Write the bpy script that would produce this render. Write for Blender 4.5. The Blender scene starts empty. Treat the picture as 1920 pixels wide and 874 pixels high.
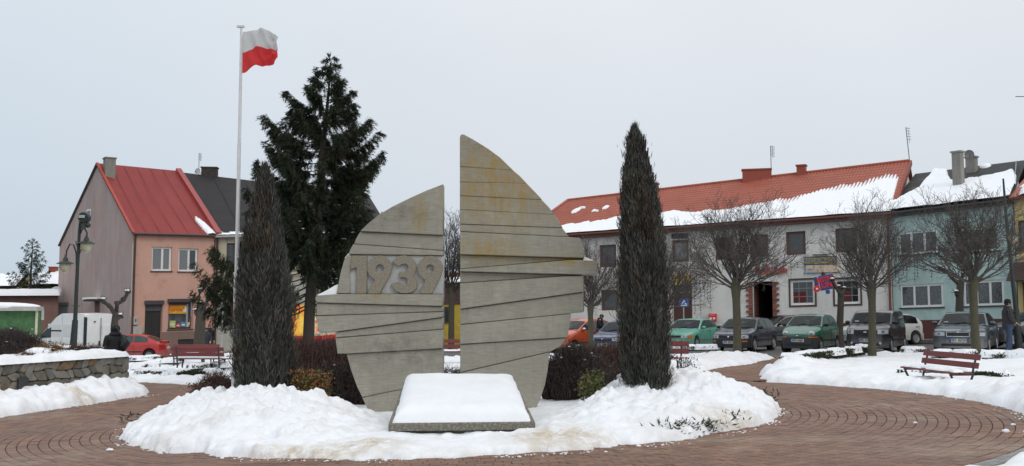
import bpy, bmesh, math, random
import numpy as np
from mathutils import Vector, Matrix
random.seed(7); RNG = np.random.default_rng(11)
SC = bpy.context.scene
COL = SC.collection
PI = math.pi
R = math.radians
# ------------------------------------------------------------------ camera
CAMZ = 1.6
PITCH = math.atan(149/1800)
FPX = 1800.0
cd = bpy.data.cameras.new('camera'); cam = bpy.data.objects.new('camera', cd); COL.objects.link(cam)
cam.location = (0, 0, CAMZ); cam.rotation_euler = (PI/2+PITCH, 0, 0)
cd.sensor_width = 36; cd.lens = 36*FPX/1920; cd.clip_end = 2000; cd.clip_start = .1
SC.camera = cam
# ------------------------------------------------------------------ overcast sky and soft sun
SUN_EL, SUN_AZ = R(38), R(150)
w = bpy.data.worlds.new('World'); SC.world = w; w.use_nodes = True
nt = w.node_tree; N = nt.nodes; LK = nt.links
for n in list(N): N.remove(n)
out = N.new('ShaderNodeOutputWorld'); bg = N.new('ShaderNodeBackground'); bg2 = N.new('ShaderNodeBackground')
sky = N.new('ShaderNodeTexSky'); sky.sky_type = 'NISHITA'; sky.sun_disc = False
sky.sun_elevation = SUN_EL; sky.sun_rotation = SUN_AZ; sky.air_density = 1; sky.dust_density = 4
LK.new(sky.outputs[0], bg.inputs[0]); bg.inputs[1].default_value = .05
tc = N.new('ShaderNodeTexCoord'); sx = N.new('ShaderNodeSeparateXYZ'); LK.new(tc.outputs['Generated'], sx.inputs[0])
cr = N.new('ShaderNodeValToRGB')        # cloud layer, brighter towards the zenith as overcast skies are
for q_ in (.12, .35): cr.color_ramp.elements.new(q_)
el = cr.color_ramp.elements
vals = sorted([(0, (.60,.675,.74,1)), (.12, (.67,.718,.78,1)), (.35, (.77,.80,.845,1)), (1, (1.22,1.23,1.25,1))])
for e, (p_, c_) in zip(sorted(el, key=lambda e: e.position), vals): e.position = p_; e.color = c_
LK.new(sx.outputs[2], cr.inputs[0])
nz = N.new('ShaderNodeTexNoise'); nz.inputs['Scale'].default_value = 1.6; nz.inputs['Detail'].default_value = 5
LK.new(tc.outputs['Generated'], nz.inputs['Vector'])
mr = N.new('ShaderNodeMapRange'); mr.inputs[1].default_value = .3; mr.inputs[2].default_value = .7; mr.inputs[3].default_value = .955; mr.inputs[4].default_value = 1.045
LK.new(nz.outputs[0], mr.inputs[0])
mx = N.new('ShaderNodeVectorMath'); mx.operation = 'SCALE'; LK.new(cr.outputs[0], mx.inputs[0]); LK.new(mr.outputs[0], mx.inputs[3])
hz = N.new('ShaderNodeValToRGB'); hz.color_ramp.elements[0].position = .22; hz.color_ramp.elements[0].color = (.885,.95,.985,1); hz.color_ramp.elements[1].position = .50; hz.color_ramp.elements[1].color = (1,1,1,1)   # cloud a little thinner and bluer to the left
hm = N.new('ShaderNodeMath'); hm.operation = 'MULTIPLY_ADD'; hm.inputs[1].default_value = .5; hm.inputs[2].default_value = .5; LK.new(sx.outputs[0], hm.inputs[0]); LK.new(hm.outputs[0], hz.inputs[0])
my = N.new('ShaderNodeVectorMath'); my.operation = 'MULTIPLY'; LK.new(mx.outputs[0], my.inputs[0]); LK.new(hz.outputs[0], my.inputs[1])
LK.new(my.outputs[0], bg2.inputs[0]); bg2.inputs[1].default_value = 1.0
ms = N.new('ShaderNodeMixShader'); ms.inputs[0].default_value = .96
LK.new(bg.outputs[0], ms.inputs[1]); LK.new(bg2.outputs[0], ms.inputs[2]); LK.new(ms.outputs[0], out.inputs[0])
sl = bpy.data.lights.new('sun', 'SUN'); sl.energy = .6; sl.angle = R(25); sl.color = (1, .97, .93)
so = bpy.data.objects.new('sun', sl); COL.objects.link(so)
so.rotation_euler = (PI/2-SUN_EL, 0, PI - SUN_AZ)
SC.view_settings.view_transform = 'Standard'; SC.view_settings.look = 'None'
SC.view_settings.exposure = .07; SC.view_settings.gamma = 1
# ------------------------------------------------------------------ terrain plane and photo rays
GA, GB = .0275, -.0072
def gz(x, y):
    return GA*np.clip(x, -45, 45) + GB*np.clip(y, -10, 85)
def gzf(x, y): return float(gz(x, y))
CPI, SPI = math.cos(PITCH), math.sin(PITCH)
def ray(px, py):
    u, v = (px-960)/FPX, (437-py)/FPX
    return Vector((u, CPI-v*SPI, SPI+v*CPI))
def at(px, py, Y):                       # point seen at a pixel at real distance Y
    d = ray(px, py); return Vector((0, 0, CAMZ)) + d*(Y/d.y)
def G(px, py, h=0.0):                    # point of the ground (plus h) seen at a pixel
    d = ray(px, py); t = (h-CAMZ)/(d.z-GA*d.x-GB*d.y)
    return Vector((d.x*t, d.y*t, CAMZ+d.z*t))
def xat(px, Y, py=600): return at(px, py, Y).x
# ------------------------------------------------------------------ materials
MATS = {}
def mat(name, col, rough=.7, metal=0, var=.18, scale=6, bump=0, bscale=40, coat=0, spec=.5, col2=None, thr=None, sscale=2, streak=False, sheen=0, coord='Object', rand=0, trans=0, alpha=1):
    """procedural material: base colour varied by noise, an optional second colour in patches, optional relief"""
    if name in MATS: return MATS[name]
    m = bpy.data.materials.new(name); m.use_nodes = True; MATS[name] = m
    nt = m.node_tree; n = nt.nodes; l = nt.links; b = n['Principled BSDF']
    b.inputs['Roughness'].default_value = rough; b.inputs['Metallic'].default_value = metal
    b.inputs['Coat Weight'].default_value = coat; b.inputs['Coat Roughness'].default_value = .06
    b.inputs['Specular IOR Level'].default_value = spec; b.inputs['Alpha'].default_value = alpha
    b.inputs['Transmission Weight'].default_value = trans
    tc = n.new('ShaderNodeTexCoord'); src = tc.outputs[coord]
    nz = n.new('ShaderNodeTexNoise'); nz.inputs['Scale'].default_value = scale; nz.inputs['Detail'].default_value = 6; nz.inputs['Roughness'].default_value = .65
    if streak:
        mp = n.new('ShaderNodeMapping'); mp.inputs['Scale'].default_value = streak; l.new(src, mp.inputs[0]); l.new(mp.outputs[0], nz.inputs['Vector'])
    else: l.new(src, nz.inputs['Vector'])
    r = n.new('ShaderNodeMapRange'); r.inputs[1].default_value = .25; r.inputs[2].default_value = .75; r.inputs[3].default_value = 1-var; r.inputs[4].default_value = 1+var
    l.new(nz.outputs[0], r.inputs[0])
    cur = None
    rgb = n.new('ShaderNodeRGB'); rgb.outputs[0].default_value = (*col, 1); cur = rgb.outputs[0]
    if col2 is not None:
        n2 = n.new('ShaderNodeTexNoise'); n2.inputs['Scale'].default_value = sscale; n2.inputs['Detail'].default_value = 7; n2.inputs['Roughness'].default_value = .7; l.new(src, n2.inputs['Vector'])
        r2 = n.new('ShaderNodeMapRange'); t = thr or .55; r2.inputs[1].default_value = t-.06; r2.inputs[2].default_value = t+.08; l.new(n2.outputs[0], r2.inputs[0])
        mx = n.new('ShaderNodeMix'); mx.data_type = 'RGBA'; l.new(r2.outputs[0], mx.inputs[0]); l.new(cur, mx.inputs[6]); mx.inputs[7].default_value = (*col2, 1); cur = mx.outputs[2]
    sc_ = n.new('ShaderNodeVectorMath'); sc_.operation = 'SCALE'; l.new(cur, sc_.inputs[0])
    fac = r.outputs[0]
    if rand:
        oi = n.new('ShaderNodeObjectInfo'); at_ = n.new('ShaderNodeAttribute'); at_.attribute_name = 'tint'
        ad = n.new('ShaderNodeMath'); ad.operation = 'ADD'; l.new(oi.outputs['Random'], ad.inputs[0]); l.new(at_.outputs['Fac'], ad.inputs[1])
        fr = n.new('ShaderNodeMath'); fr.operation = 'FRACT'; l.new(ad.outputs[0], fr.inputs[0])
        rr = n.new('ShaderNodeMapRange'); rr.inputs[3].default_value = 1-rand; rr.inputs[4].default_value = 1+rand; l.new(fr.outputs[0], rr.inputs[0])
        mu = n.new('ShaderNodeMath'); mu.operation = 'MULTIPLY'; l.new(rr.outputs[0], mu.inputs[0]); l.new(fac, mu.inputs[1]); fac = mu.outputs[0]
    l.new(fac, sc_.inputs[3]); l.new(sc_.outputs[0], b.inputs['Base Color'])
    m['out'] = 1
    if bump:
        n3 = n.new('ShaderNodeTexNoise'); n3.inputs['Scale'].default_value = bscale; n3.inputs['Detail'].default_value = 8; n3.inputs['Roughness'].default_value = .7; l.new(src, n3.inputs['Vector'])
        bp = n.new('ShaderNodeBump'); bp.inputs['Strength'].default_value = bump; bp.inputs['Distance'].default_value = .02; l.new(n3.outputs[0], bp.inputs['Height']); l.new(bp.outputs[0], b.inputs['Normal'])
    if sheen: b.inputs['Sheen Weight'].default_value = sheen
    return m
def stain(m, col, centers, scale=6, thr=.5, amt=.8, streak=None):
    """stains of their own shape round given spots (object space)"""
    nt = m.node_tree; n = nt.nodes; l = nt.links; b = n['Principled BSDF']
    src = b.inputs['Base Color'].links[0].from_socket
    tc = n.new('ShaderNodeTexCoord'); mask = None
    for (cx, cy, cz, rx, ry, rz) in centers:
        mp = n.new('ShaderNodeMapping'); mp.vector_type = 'POINT'
        mp.inputs['Scale'].default_value = (1/rx, 1/ry, 1/rz); mp.inputs['Location'].default_value = (-cx/rx, -cy/ry, -cz/rz)
        l.new(tc.outputs['Object'], mp.inputs[0])
        ln = n.new('ShaderNodeVectorMath'); ln.operation = 'LENGTH'; l.new(mp.outputs[0], ln.inputs[0])
        r = n.new('ShaderNodeMapRange'); r.inputs[1].default_value = .3; r.inputs[2].default_value = 1; r.inputs[3].default_value = 1; r.inputs[4].default_value = 0; l.new(ln.outputs['Value'], r.inputs[0])
        if mask is None: mask = r.outputs[0]
        else:
            mm = n.new('ShaderNodeMath'); mm.operation = 'MAXIMUM'; l.new(mask, mm.inputs[0]); l.new(r.outputs[0], mm.inputs[1]); mask = mm.outputs[0]
    nz = n.new('ShaderNodeTexNoise'); nz.inputs['Scale'].default_value = scale; nz.inputs['Detail'].default_value = 8; nz.inputs['Roughness'].default_value = .75
    if streak:
        mp = n.new('ShaderNodeMapping'); mp.inputs['Scale'].default_value = streak; l.new(tc.outputs['Object'], mp.inputs[0]); l.new(mp.outputs[0], nz.inputs['Vector'])
    else: l.new(tc.outputs['Object'], nz.inputs['Vector'])
    r = n.new('ShaderNodeMapRange'); r.inputs[1].default_value = thr-.08; r.inputs[2].default_value = thr+.14; r.inputs[4].default_value = amt; l.new(nz.outputs[0], r.inputs[0])
    f = r.outputs[0]
    if mask is not None:
        mu = n.new('ShaderNodeMath'); mu.operation = 'MULTIPLY'; l.new(f, mu.inputs[0]); l.new(mask, mu.inputs[1]); f = mu.outputs[0]
    mx = n.new('ShaderNodeMix'); mx.data_type = 'RGBA'; l.new(f, mx.inputs[0]); l.new(src, mx.inputs[6]); mx.inputs[7].default_value = (*col, 1)
    l.new(mx.outputs[2], b.inputs['Base Color'])
    return m
def glass(name, col, rough=.05):
    return mat(name, col, rough, 0, .25, 2.5, spec=.8, coat=.3)
# ------------------------------------------------------------------ objects and tags
def link(o, parent=None):
    COL.objects.link(o)
    if parent: o.parent = parent
    return o
def tag(o, label=None, cat=None, group=None, kind=None):
    if label: o['label'] = label
    if cat: o['category'] = cat
    if group: o['group'] = group
    if kind: o['kind'] = kind
    return o
def empty(name, loc, rz=0, label=None, cat=None, group=None, tilt=(0, 0)):
    o = bpy.data.objects.new(name, None); COL.objects.link(o); o.empty_display_size = .2
    o.location = loc; o.rotation_euler = (tilt[0], tilt[1], rz)
    return tag(o, label, cat, group)
def setmesh(me, V, F, mats, mi=None, smooth=False):
    """V (n,3) array; F (m,k) array of equal-size faces"""
    V = np.asarray(V, dtype=np.float32); F = np.asarray(F, dtype=np.int32)
    k = F.shape[1]; m = F.shape[0]
    me.vertices.add(len(V)); me.vertices.foreach_set('co', V.ravel())
    me.loops.add(m*k); me.loops.foreach_set('vertex_index', F.ravel())
    me.polygons.add(m); me.polygons.foreach_set('loop_start', np.arange(0, m*k, k, dtype=np.int32))
    me.polygons.foreach_set('loop_total', np.full(m, k, dtype=np.int32))
    if mi is not None: me.polygons.foreach_set('material_index', np.asarray(mi, dtype=np.int32))
    me.polygons.foreach_set('use_smooth', np.full(m, bool(smooth)))
    for x in (mats if isinstance(mats, (list, tuple)) else [mats]): me.materials.append(x)
    me.update(calc_edges=True); me.validate()
def npobj(name, V, F, mats, parent=None, mi=None, smooth=False, attr=None):
    me = bpy.data.meshes.new(name); setmesh(me, V, F, mats, mi, smooth)
    if attr is not None:
        a = me.attributes.new('tint', 'FLOAT', 'FACE'); a.data.foreach_set('value', np.asarray(attr, dtype=np.float32))
    return link(bpy.data.objects.new(name, me), parent)
class MB:
    def __init__(s): s.v = []; s.f = []; s.m = []; s.cur = 0
    def mi(s, i): s.cur = i; return s
    def add(s, vs, fs):
        b = len(s.v); s.v += [tuple(v) for v in vs]
        for f in fs: s.f.append(tuple(i+b for i in f)); s.m.append(s.cur)
        return s
    def hexa(s, c):                      # 8 corners: bottom ring 0-3, top ring 4-7
        return s.add(c, [(0,3,2,1),(4,5,6,7),(0,1,5,4),(1,2,6,5),(2,3,7,6),(3,0,4,7)])
    def box(s, c, d, M=None):
        x, y, z = d[0]/2, d[1]/2, d[2]/2
        cs = [Vector((a*x, b*y, g*z)) for g in (-1,1) for a, b in ((-1,-1),(1,-1),(1,1),(-1,1))]
        if M is not None: cs = [M @ q for q in cs]
        return s.hexa([q+Vector(c) for q in cs])
    def b2(s, a, b):
        return s.box(((a[0]+b[0])/2, (a[1]+b[1])/2, (a[2]+b[2])/2), (abs(b[0]-a[0]), abs(b[1]-a[1]), abs(b[2]-a[2])))
    def tube(s, pts, rad, n=8, caps=True):
        pts = [Vector(p) for p in pts]
        if not hasattr(rad, '__len__'): rad = [rad]*len(pts)
        rings = []; up = None
        for i, p in enumerate(pts):
            t = (pts[min(i+1, len(pts)-1)]-pts[max(i-1, 0)]).normalized()
            if up is None: up = Vector((0, 0, 1)) if abs(t.z) < .9 else Vector((1, 0, 0))
            a = t.cross(up).normalized(); b = t.cross(a).normalized(); up = -b if False else up
            rings.append([p+(a*math.cos(q)+b*math.sin(q))*rad[i] for q in [2*PI*k/n for k in range(n)]])
        vs = [q for r in rings for q in r]; fs = []
        for i in range(len(rings)-1):
            for k in range(n): fs.append((i*n+k, i*n+(k+1)%n, (i+1)*n+(k+1)%n, (i+1)*n+k))
        if caps: fs.append(tuple(range(n))[::-1]); fs.append(tuple((len(rings)-1)*n+k for k in range(n)))
        return s.add(vs, fs)
    def lathe(s, prof, c=(0,0,0), n=16, M=None):     # prof: (radius, z)
        vs = []
        for r, z in prof:
            for k in range(n):
                q = Vector((r*math.cos(2*PI*k/n), r*math.sin(2*PI*k/n), z))
                if M is not None: q = M @ q
                vs.append(q+Vector(c))
        fs = []
        for i in range(len(prof)-1):
            for k in range(n): fs.append((i*n+k, i*n+(k+1)%n, (i+1)*n+(k+1)%n, (i+1)*n+k))
        return s.add(vs, fs)
    def sphere(s, c, r, n=12, m=8, M=None):
        if not hasattr(r, '__len__'): r = (r, r, r)
        vs = []; fs = []
        for i in range(m+1):
            th = PI*i/m
            for k in range(n):
                ph = 2*PI*k/n; q = Vector((r[0]*math.sin(th)*math.cos(ph), r[1]*math.sin(th)*math.sin(ph), r[2]*math.cos(th)))
                if M is not None: q = M @ q
                vs.append(q+Vector(c))
        for i in range(m):
            for k in range(n): fs.append((i*n+k, (i+1)*n+k, (i+1)*n+(k+1)%n, i*n+(k+1)%n))
        return s.add(vs, fs)
    def build(s, name, mats, parent=None, smooth=None, bevel=0, world=False):
        me = bpy.data.meshes.new(name)
        vs = s.v
        if world and parent is not None:
            L = parent.location if parent.parent is None else parent.location+parent.parent.location
            vs = [(a-L.x, b-L.y, c-L.z) for a, b, c in vs]
        me.from_pydata(vs, [], s.f)
        for x in (mats if isinstance(mats, (list, tuple)) else [mats]): me.materials.append(x)
        me.polygons.foreach_set('material_index', s.m)
        bm = bmesh.new(); bm.from_mesh(me); bmesh.ops.remove_doubles(bm, verts=bm.verts, dist=1e-5)
        bmesh.ops.dissolve_degenerate(bm, dist=1e-6, edges=bm.edges)
        bmesh.ops.recalc_face_normals(bm, faces=bm.faces)
        if bevel:
            bmesh.ops.bevel(bm, geom=[e for e in bm.edges if len(e.link_faces) == 2 and e.calc_face_angle(0) > .6], offset=bevel, segments=1, affect='EDGES')
        bm.to_mesh(me); bm.free()
        if smooth is not None:
            me.polygons.foreach_set('use_smooth', [True]*len(me.polygons)); me.set_sharp_from_angle(angle=R(smooth))
        return link(bpy.data.objects.new(name, me), parent)
def ev_mesh(o):
    dg = bpy.context.evaluated_depsgraph_get(); dg.update()
    return bpy.data.meshes.new_from_object(o.evaluated_get(dg))
def copy_tree(o, parent=None):
    c = o.copy(); COL.objects.link(c); c.parent = parent
    for ch in list(o.children): copy_tree(ch, c)
    return c
def prism(name, loops, y0, y1, m, parent, bevel=0, axis='xz'):
    """filled outline(s) extruded: loops of (x,z); front at y0 and back at y1"""
    cu = bpy.data.curves.new('tmp', 'CURVE'); cu.dimensions = '2D'; cu.fill_mode = 'BOTH'
    cu.extrude = abs(y1-y0)/2-bevel; cu.bevel_depth = bevel; cu.bevel_resolution = 0
    cu.offset = -bevel
    for lp in loops:
        s_ = cu.splines.new('POLY'); s_.points.add(len(lp)-1); s_.use_cyclic_u = True
        for p_, q in zip(s_.points, lp): p_.co = (q[0], q[1], 0, 1)
    o = bpy.data.objects.new('tmp', cu); COL.objects.link(o)
    me = ev_mesh(o); COL.objects.unlink(o); bpy.data.objects.remove(o)
    n = len(me.vertices); a = np.empty(n*3, dtype=np.float32); me.vertices.foreach_get('co', a); a = a.reshape(-1, 3)
    b = a.copy(); b[:, 0] = a[:, 0]; b[:, 1] = (y0+y1)/2 - a[:, 2]; b[:, 2] = a[:, 1]
    me.vertices.foreach_set('co', b.ravel()); me.name = name
    me.materials.clear(); me.materials.append(m); me.update()
    return link(bpy.data.objects.new(name, me), parent)
def text(name, s, size, m, parent, loc, rot=(PI/2, 0, 0), extrude=.004, bold=0, sx=1, align='CENTER'):
    cu = bpy.data.curves.new('tmp', 'FONT'); cu.body = s; cu.size = size; cu.extrude = extrude; cu.align_x = align; cu.align_y = 'CENTER'; cu.offset = bold; cu.resolution_u = 3
    o = bpy.data.objects.new('tmp', cu); COL.objects.link(o); me = ev_mesh(o); COL.objects.unlink(o); bpy.data.objects.remove(o)
    me.name = name; me.materials.clear(); me.materials.append(m)
    t = link(bpy.data.objects.new(name, me), parent); t.location = loc; t.rotation_euler = rot; t.scale = (sx, 1, 1)
    return t
# many small shapes at once
def np_tubes(P0, P1, r0, r1, n=3):
    P0 = np.asarray(P0, float); P1 = np.asarray(P1, float); r0 = np.asarray(r0, float); r1 = np.asarray(r1, float)
    t = P1-P0; t /= np.linalg.norm(t, axis=1, keepdims=True)+1e-9
    up = np.where(np.abs(t[:, 2:3]) < .9, [[0, 0, 1.]], [[1., 0, 0]])
    a = np.cross(t, up); a /= np.linalg.norm(a, axis=1, keepdims=True)+1e-9; b = np.cross(t, a)
    m = len(P0); V = np.empty((m, 2*n, 3))
    for k in range(n):
        d = a*math.cos(2*PI*k/n)+b*math.sin(2*PI*k/n)
        V[:, k] = P0+d*r0[:, None]; V[:, n+k] = P1+d*r1[:, None]
    F = np.array([(k, (k+1) % n, n+(k+1) % n, n+k) for k in range(n)])
    F = (F[None]+(np.arange(m)*2*n)[:, None, None]).reshape(-1, 4)
    return V.reshape(-1, 3), F
def np_blades(P, D, L, Wd, fold=.35):
    """small leaf blades: diamond quads from P along D"""
    P = np.asarray(P, float); D = np.asarray(D, float); D = D/(np.linalg.norm(D, axis=1, keepdims=True)+1e-9)
    m = len(P); L = np.broadcast_to(np.asarray(L, float), (m,)); Wd = np.broadcast_to(np.asarray(Wd, float), (m,))
    rnd = RNG.normal(size=(m, 3)); s = np.cross(D, rnd); s /= np.linalg.norm(s, axis=1, keepdims=True)+1e-9
    mid = P+D*(L*.45)[:, None]
    V = np.stack([P, mid+s*(Wd/2)[:, None], P+D*L[:, None], mid-s*(Wd/2)[:, None]], 1)
    F = np.arange(m*4).reshape(m, 4)
    return V.reshape(-1, 3), F
def catVF(parts):
    Vs, Fs, o = [], [], 0
    for V, F in parts: Vs.append(V); Fs.append(F+o); o += len(V)
    return np.concatenate(Vs), np.concatenate(Fs)
def vnoise(x, y, seed=0, per=None):
    x = np.asarray(x, float); y = np.asarray(y, float)
    xi = np.floor(x).astype(np.int64); yi = np.floor(y).astype(np.int64); fx = x-xi; fy = y-yi
    fx = fx*fx*(3-2*fx); fy = fy*fy*(3-2*fy)
    def h(a, b):
        n = (a*374761393+b*668265263+seed*982451653) & 0x7fffffff
        n = ((n ^ (n >> 13))*1274126177) & 0x7fffffff
        return ((n ^ (n >> 16)) & 0xffff)/65535.0
    return (h(xi, yi)*(1-fx)+h(xi+1, yi)*fx)*(1-fy)+(h(xi, yi+1)*(1-fx)+h(xi+1, yi+1)*fx)*fy
def fbm(x, y, seed=0, octs=4, gain=.5):
    s = 0; a = 1; t = 0
    for i in range(octs):
        s = s+a*vnoise(x*2**i, y*2**i, seed+i*17); t += a; a *= gain
    return s/t-.5
def sdf(poly, X, Y):
    """signed distance, positive inside"""
    d = np.full(X.shape, 1e9); ins = np.zeros(X.shape, bool); n = len(poly)
    for i in range(n):
        x0, y0 = poly[i]; x1, y1 = poly[(i+1) % n]
        ex, ey = x1-x0, y1-y0; t = np.clip(((X-x0)*ex+(Y-y0)*ey)/(ex*ex+ey*ey+1e-12), 0, 1)
        d = np.minimum(d, np.hypot(X-x0-t*ex, Y-y0-t*ey))
        c = ((y0 > Y) != (y1 > Y)) & (X < (x1-x0)*(Y-y0)/((y1-y0) if y1 != y0 else 1e-12)+x0)
        ins ^= c
    return np.where(ins, d, -d)
def field(name, x0, x1, y0, y1, res, hfun, m, base=None, cut=-.03, smooth=True, parent=None):
    nx = int((x1-x0)/res)+1; ny = int((y1-y0)/res)+1
    X, Y = np.meshgrid(np.linspace(x0, x1, nx), np.linspace(y0, y1, ny))
    H = hfun(X, Y); Z = (gz(X, Y) if base is None else base(X, Y))+np.maximum(H, cut*1.5)
    V = np.stack([X.ravel(), Y.ravel(), Z.ravel()], 1)
    idx = np.arange(nx*ny).reshape(ny, nx)
    F = np.stack([idx[:-1, :-1], idx[:-1, 1:], idx[1:, 1:], idx[1:, :-1]], -1).reshape(-1, 4)
    keep = (H.ravel()[F] > cut).any(1); F = F[keep]
    used = np.unique(F); mp = np.full(nx*ny, -1); mp[used] = np.arange(len(used))
    return npobj(name, V[used], mp[F], m, parent, smooth=smooth)
# ================================================================== GROUND
CX, CY, RI, RO = -.92, 16.5, 5.3, 8.7
def g2(px, py): q = G(px, py); return (q.x, q.y)
asph = mat('wet_asphalt', (.085,.08,.078), .55, var=.35, scale=1.2, bump=.4, bscale=60, col2=(.30,.29,.28), thr=.62, sscale=.6)
gm = mat('bare_ground', (.10,.09,.08), .85, var=.3, scale=.8, bump=.4, bscale=20)
def sheet(name, x0, x1, y0, y1, n, m, dz, far=False):
    xs = np.unique(np.concatenate([np.linspace(x0, x1, n), [-45, 45]])) if far else np.linspace(x0, x1, n)
    ys = np.unique(np.concatenate([np.linspace(y0, y1, n), [-10, 85]])) if far else np.linspace(y0, y1, n)
    X, Y = np.meshgrid(xs, ys); Z = gz(X, Y)+dz; i = np.arange(X.size).reshape(X.shape)
    F = np.stack([i[:-1,:-1], i[:-1,1:], i[1:,1:], i[1:,:-1]], -1).reshape(-1, 4)
    return npobj(name, np.stack([X.ravel(), Y.ravel(), Z.ravel()], 1), F, m)
tag(sheet('ground', -600, 600, -300, 900, 14, gm, -.05, True), kind='structure')
def poly_sheet(name, pts, m, dz, kind='structure', thick=0):
    b = MB(); n = len(pts)
    top = [(x, y, gzf(x, y)+dz) for x, y in pts]
    if thick:
        bot = [(x, y, z-thick) for x, y, z in top]
        b.add(top+bot, [tuple(range(n))]+[(i, (i+1) % n, n+(i+1) % n, n+i) for i in range(n)])
    else: b.add(top, [tuple(range(n))])
    return tag(b.build(name, m), kind=kind)
road_pts = [(-44,44),(-20,47),(-4,41),(4,37.5),(11,34.3),(24,30.5),(44,25),(44,34),(26,39.5),(16,44.5),(4,51),(-10,58),(-22,53),(-44,63)]
poly_sheet('road', road_pts, asph, -.02)
pave = mat('pavement_slabs', (.20,.185,.175), .8, var=.25, scale=2, bump=.4, bscale=30, col2=(.5,.5,.5), thr=.64, sscale=.7)
# path base under the pavers
pbase = mat('path_bedding_sand', (.10,.082,.068), .9, var=.3, scale=8, bump=.5, bscale=60)
b = MB(); n = 96
vs = [(CX+RO*1.02*math.cos(2*PI*i/n), CY+RO*1.02*math.sin(2*PI*i/n)) for i in range(n)]
vs = [(x, y, gzf(x, y)) for x, y in vs]
b.add(vs, [tuple(range(n))])
path = tag(b.build('path', pbase), kind='structure')
# right branch and left branch polygons (ground coordinates)
BR = [(4.2,23.3),(6.2,22.6),(7.35,27.1),(8.8,30.7),(11.4,35.6),(9.9,35.8),(8.9,33.2),(7.5,30.4),(5.7,27.8),(3.9,25.0)]
BL = [(-6.4,22.3),(-8.3,20.4),(-9.6,20.5),(-10.6,25.3),(-14.5,30),(-19,34),(-21,36),(-18,38),(-11.4,29.6),(-8.6,26.9),(-6.6,24.7)]
BF = [(-9.6,20.5),(-8.3,20.4),(-9.0,16),(-8.5,12),(-6.5,9.6),(-11,9),(-12,16)]
for nm, P_ in (('path', BR), ('path', BL), ('path', BF)): poly_sheet(nm, P_, pbase, -.004)
# ---------------- pavers
pv = mat('red_brown_paver', (.205,.106,.066), .62, var=.30, scale=1.3, bump=.5, bscale=90, col2=(.25,.175,.125), thr=.60, sscale=.55, rand=.24, coord='Object')
pvw = mat('red_brown_paver_field', (.205,.106,.066), .62, var=.30, scale=1.1, bump=.5, bscale=90, col2=(.26,.18,.125), thr=.57, sscale=.45, rand=.24, coord='Object')
stain(pvw, (.36,.27,.20), [(5.2,10.9,.1,2.2,.8,2),(-7.3,12.2,-.2,2.6,1.2,2),(3.4,12.1,0,1.4,.5,2)], scale=1.6, thr=.47, amt=.7, streak=(1,3,1))
for m_ in (pv, pvw): stain(m_, (.10,.062,.048), [], scale=.55, thr=.52, amt=.55); stain(m_, (.33,.27,.21), [], scale=3.5, thr=.64, amt=.5)
PL, PW, PH = .196, .125, .05
def paver_unit(L, W_, top=.022):
    c = .006; x, y = L/2, W_/2
    return np.array([(-x,-y,-.02),(x,-y,-.02),(x,y,-.02),(-x,y,-.02),(-x,-y,top-c),(x,-y,top-c),(x,y,top-c),(-x,y,top-c),(-x+c,-y+c,top),(x-c,-y+c,top),(x-c,y-c,top),(-x+c,y-c,top)])
PF = np.array([(8,9,10,11),(4,5,9,8),(5,6,10,9),(6,7,11,10),(7,4,8,11),(0,1,5,4),(1,2,6,5),(2,3,7,6),(3,0,4,7)])
pos = []                                       # x, y, angle
pitch = PW+.009
r = RI-.45; k = 0
while r < RO-.04:
    nn = int(2*PI*r/(PL+.008)); off = RNG.random()*2*PI/nn
    for i in range(nn):
        a = 2*PI*i/nn+(k % 2)*PI/nn+off*.1
        pos.append((CX+r*math.cos(a), CY+r*math.sin(a), a+PI/2))
    r += pitch; k += 1
def fill(poly, ang):
    P_ = np.array(poly); c0 = P_.mean(0); rad = np.abs(P_-c0).max()*1.5; ca, sa = math.cos(ang), math.sin(ang)
    rows = int(rad/pitch); colsn = int(rad/(PL+.008)); pts = []
    for j in range(-rows, rows):
        for i in range(-colsn, colsn):
            u = (i+(j % 2)*.5)*(PL+.008); v = j*pitch
            pts.append((c0[0]+u*ca-v*sa, c0[1]+u*sa+v*ca))
    pts = np.array(pts); s_ = sdf(poly, pts[:, 0], pts[:, 1]); q = np.hypot(pts[:, 0]-CX, pts[:, 1]-CY)
    for x, y in pts[(s_ > -.02) & (q > RO+.02)]: pos.append((x, y, ang))
fill(BR, R(57+90)); fill(BL, R(135+90)); fill(BF, R(80))
pos = np.array(pos)
dz = RNG.normal(0, .0022, len(pos)); dd = np.hypot(pos[:, 0], pos[:, 1])
inring = np.hypot(pos[:, 0]-CX, pos[:, 1]-CY) > RI+.02
ang = np.abs(np.arctan2(pos[:, 0], pos[:, 1])) < R(28.5)
# the 300 that show largest: nearest visible ones
pxy = 586+1.6/pos[:, 1]*1800-GA*pos[:, 0]/pos[:, 1]*1800
score = np.where(inring & ang & (pxy < 888) , dd, 1e6)
near = set(np.argsort(score)[:300].tolist())
unit = paver_unit(PL, PW); me = bpy.data.meshes.new('paver'); setmesh(me, unit, PF, pv)
slope = Matrix(((1,0,0),(0,1,0),(GA,GB,1)))
for i in near:
    x, y, a = pos[i]; o = link(bpy.data.objects.new('paver', me), path)
    o.location = (x, y, gzf(x, y)+dz[i]); o.rotation_euler = (GB, -GA, a)
rest = np.array([i for i in range(len(pos)) if i not in near])
p = pos[rest]; ca, sa = np.cos(p[:, 2])[:, None], np.sin(p[:, 2])[:, None]
X = p[:, :1]+unit[None, :, 0]*ca-unit[None, :, 1]*sa; Y = p[:, 1:2]+unit[None, :, 0]*sa+unit[None, :, 1]*ca
Z = gz(X, Y)+unit[None, :, 2]+dz[rest][:, None]
F = (PF[None]+(np.arange(len(rest))*12)[:, None, None]).reshape(-1, 4)
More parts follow.
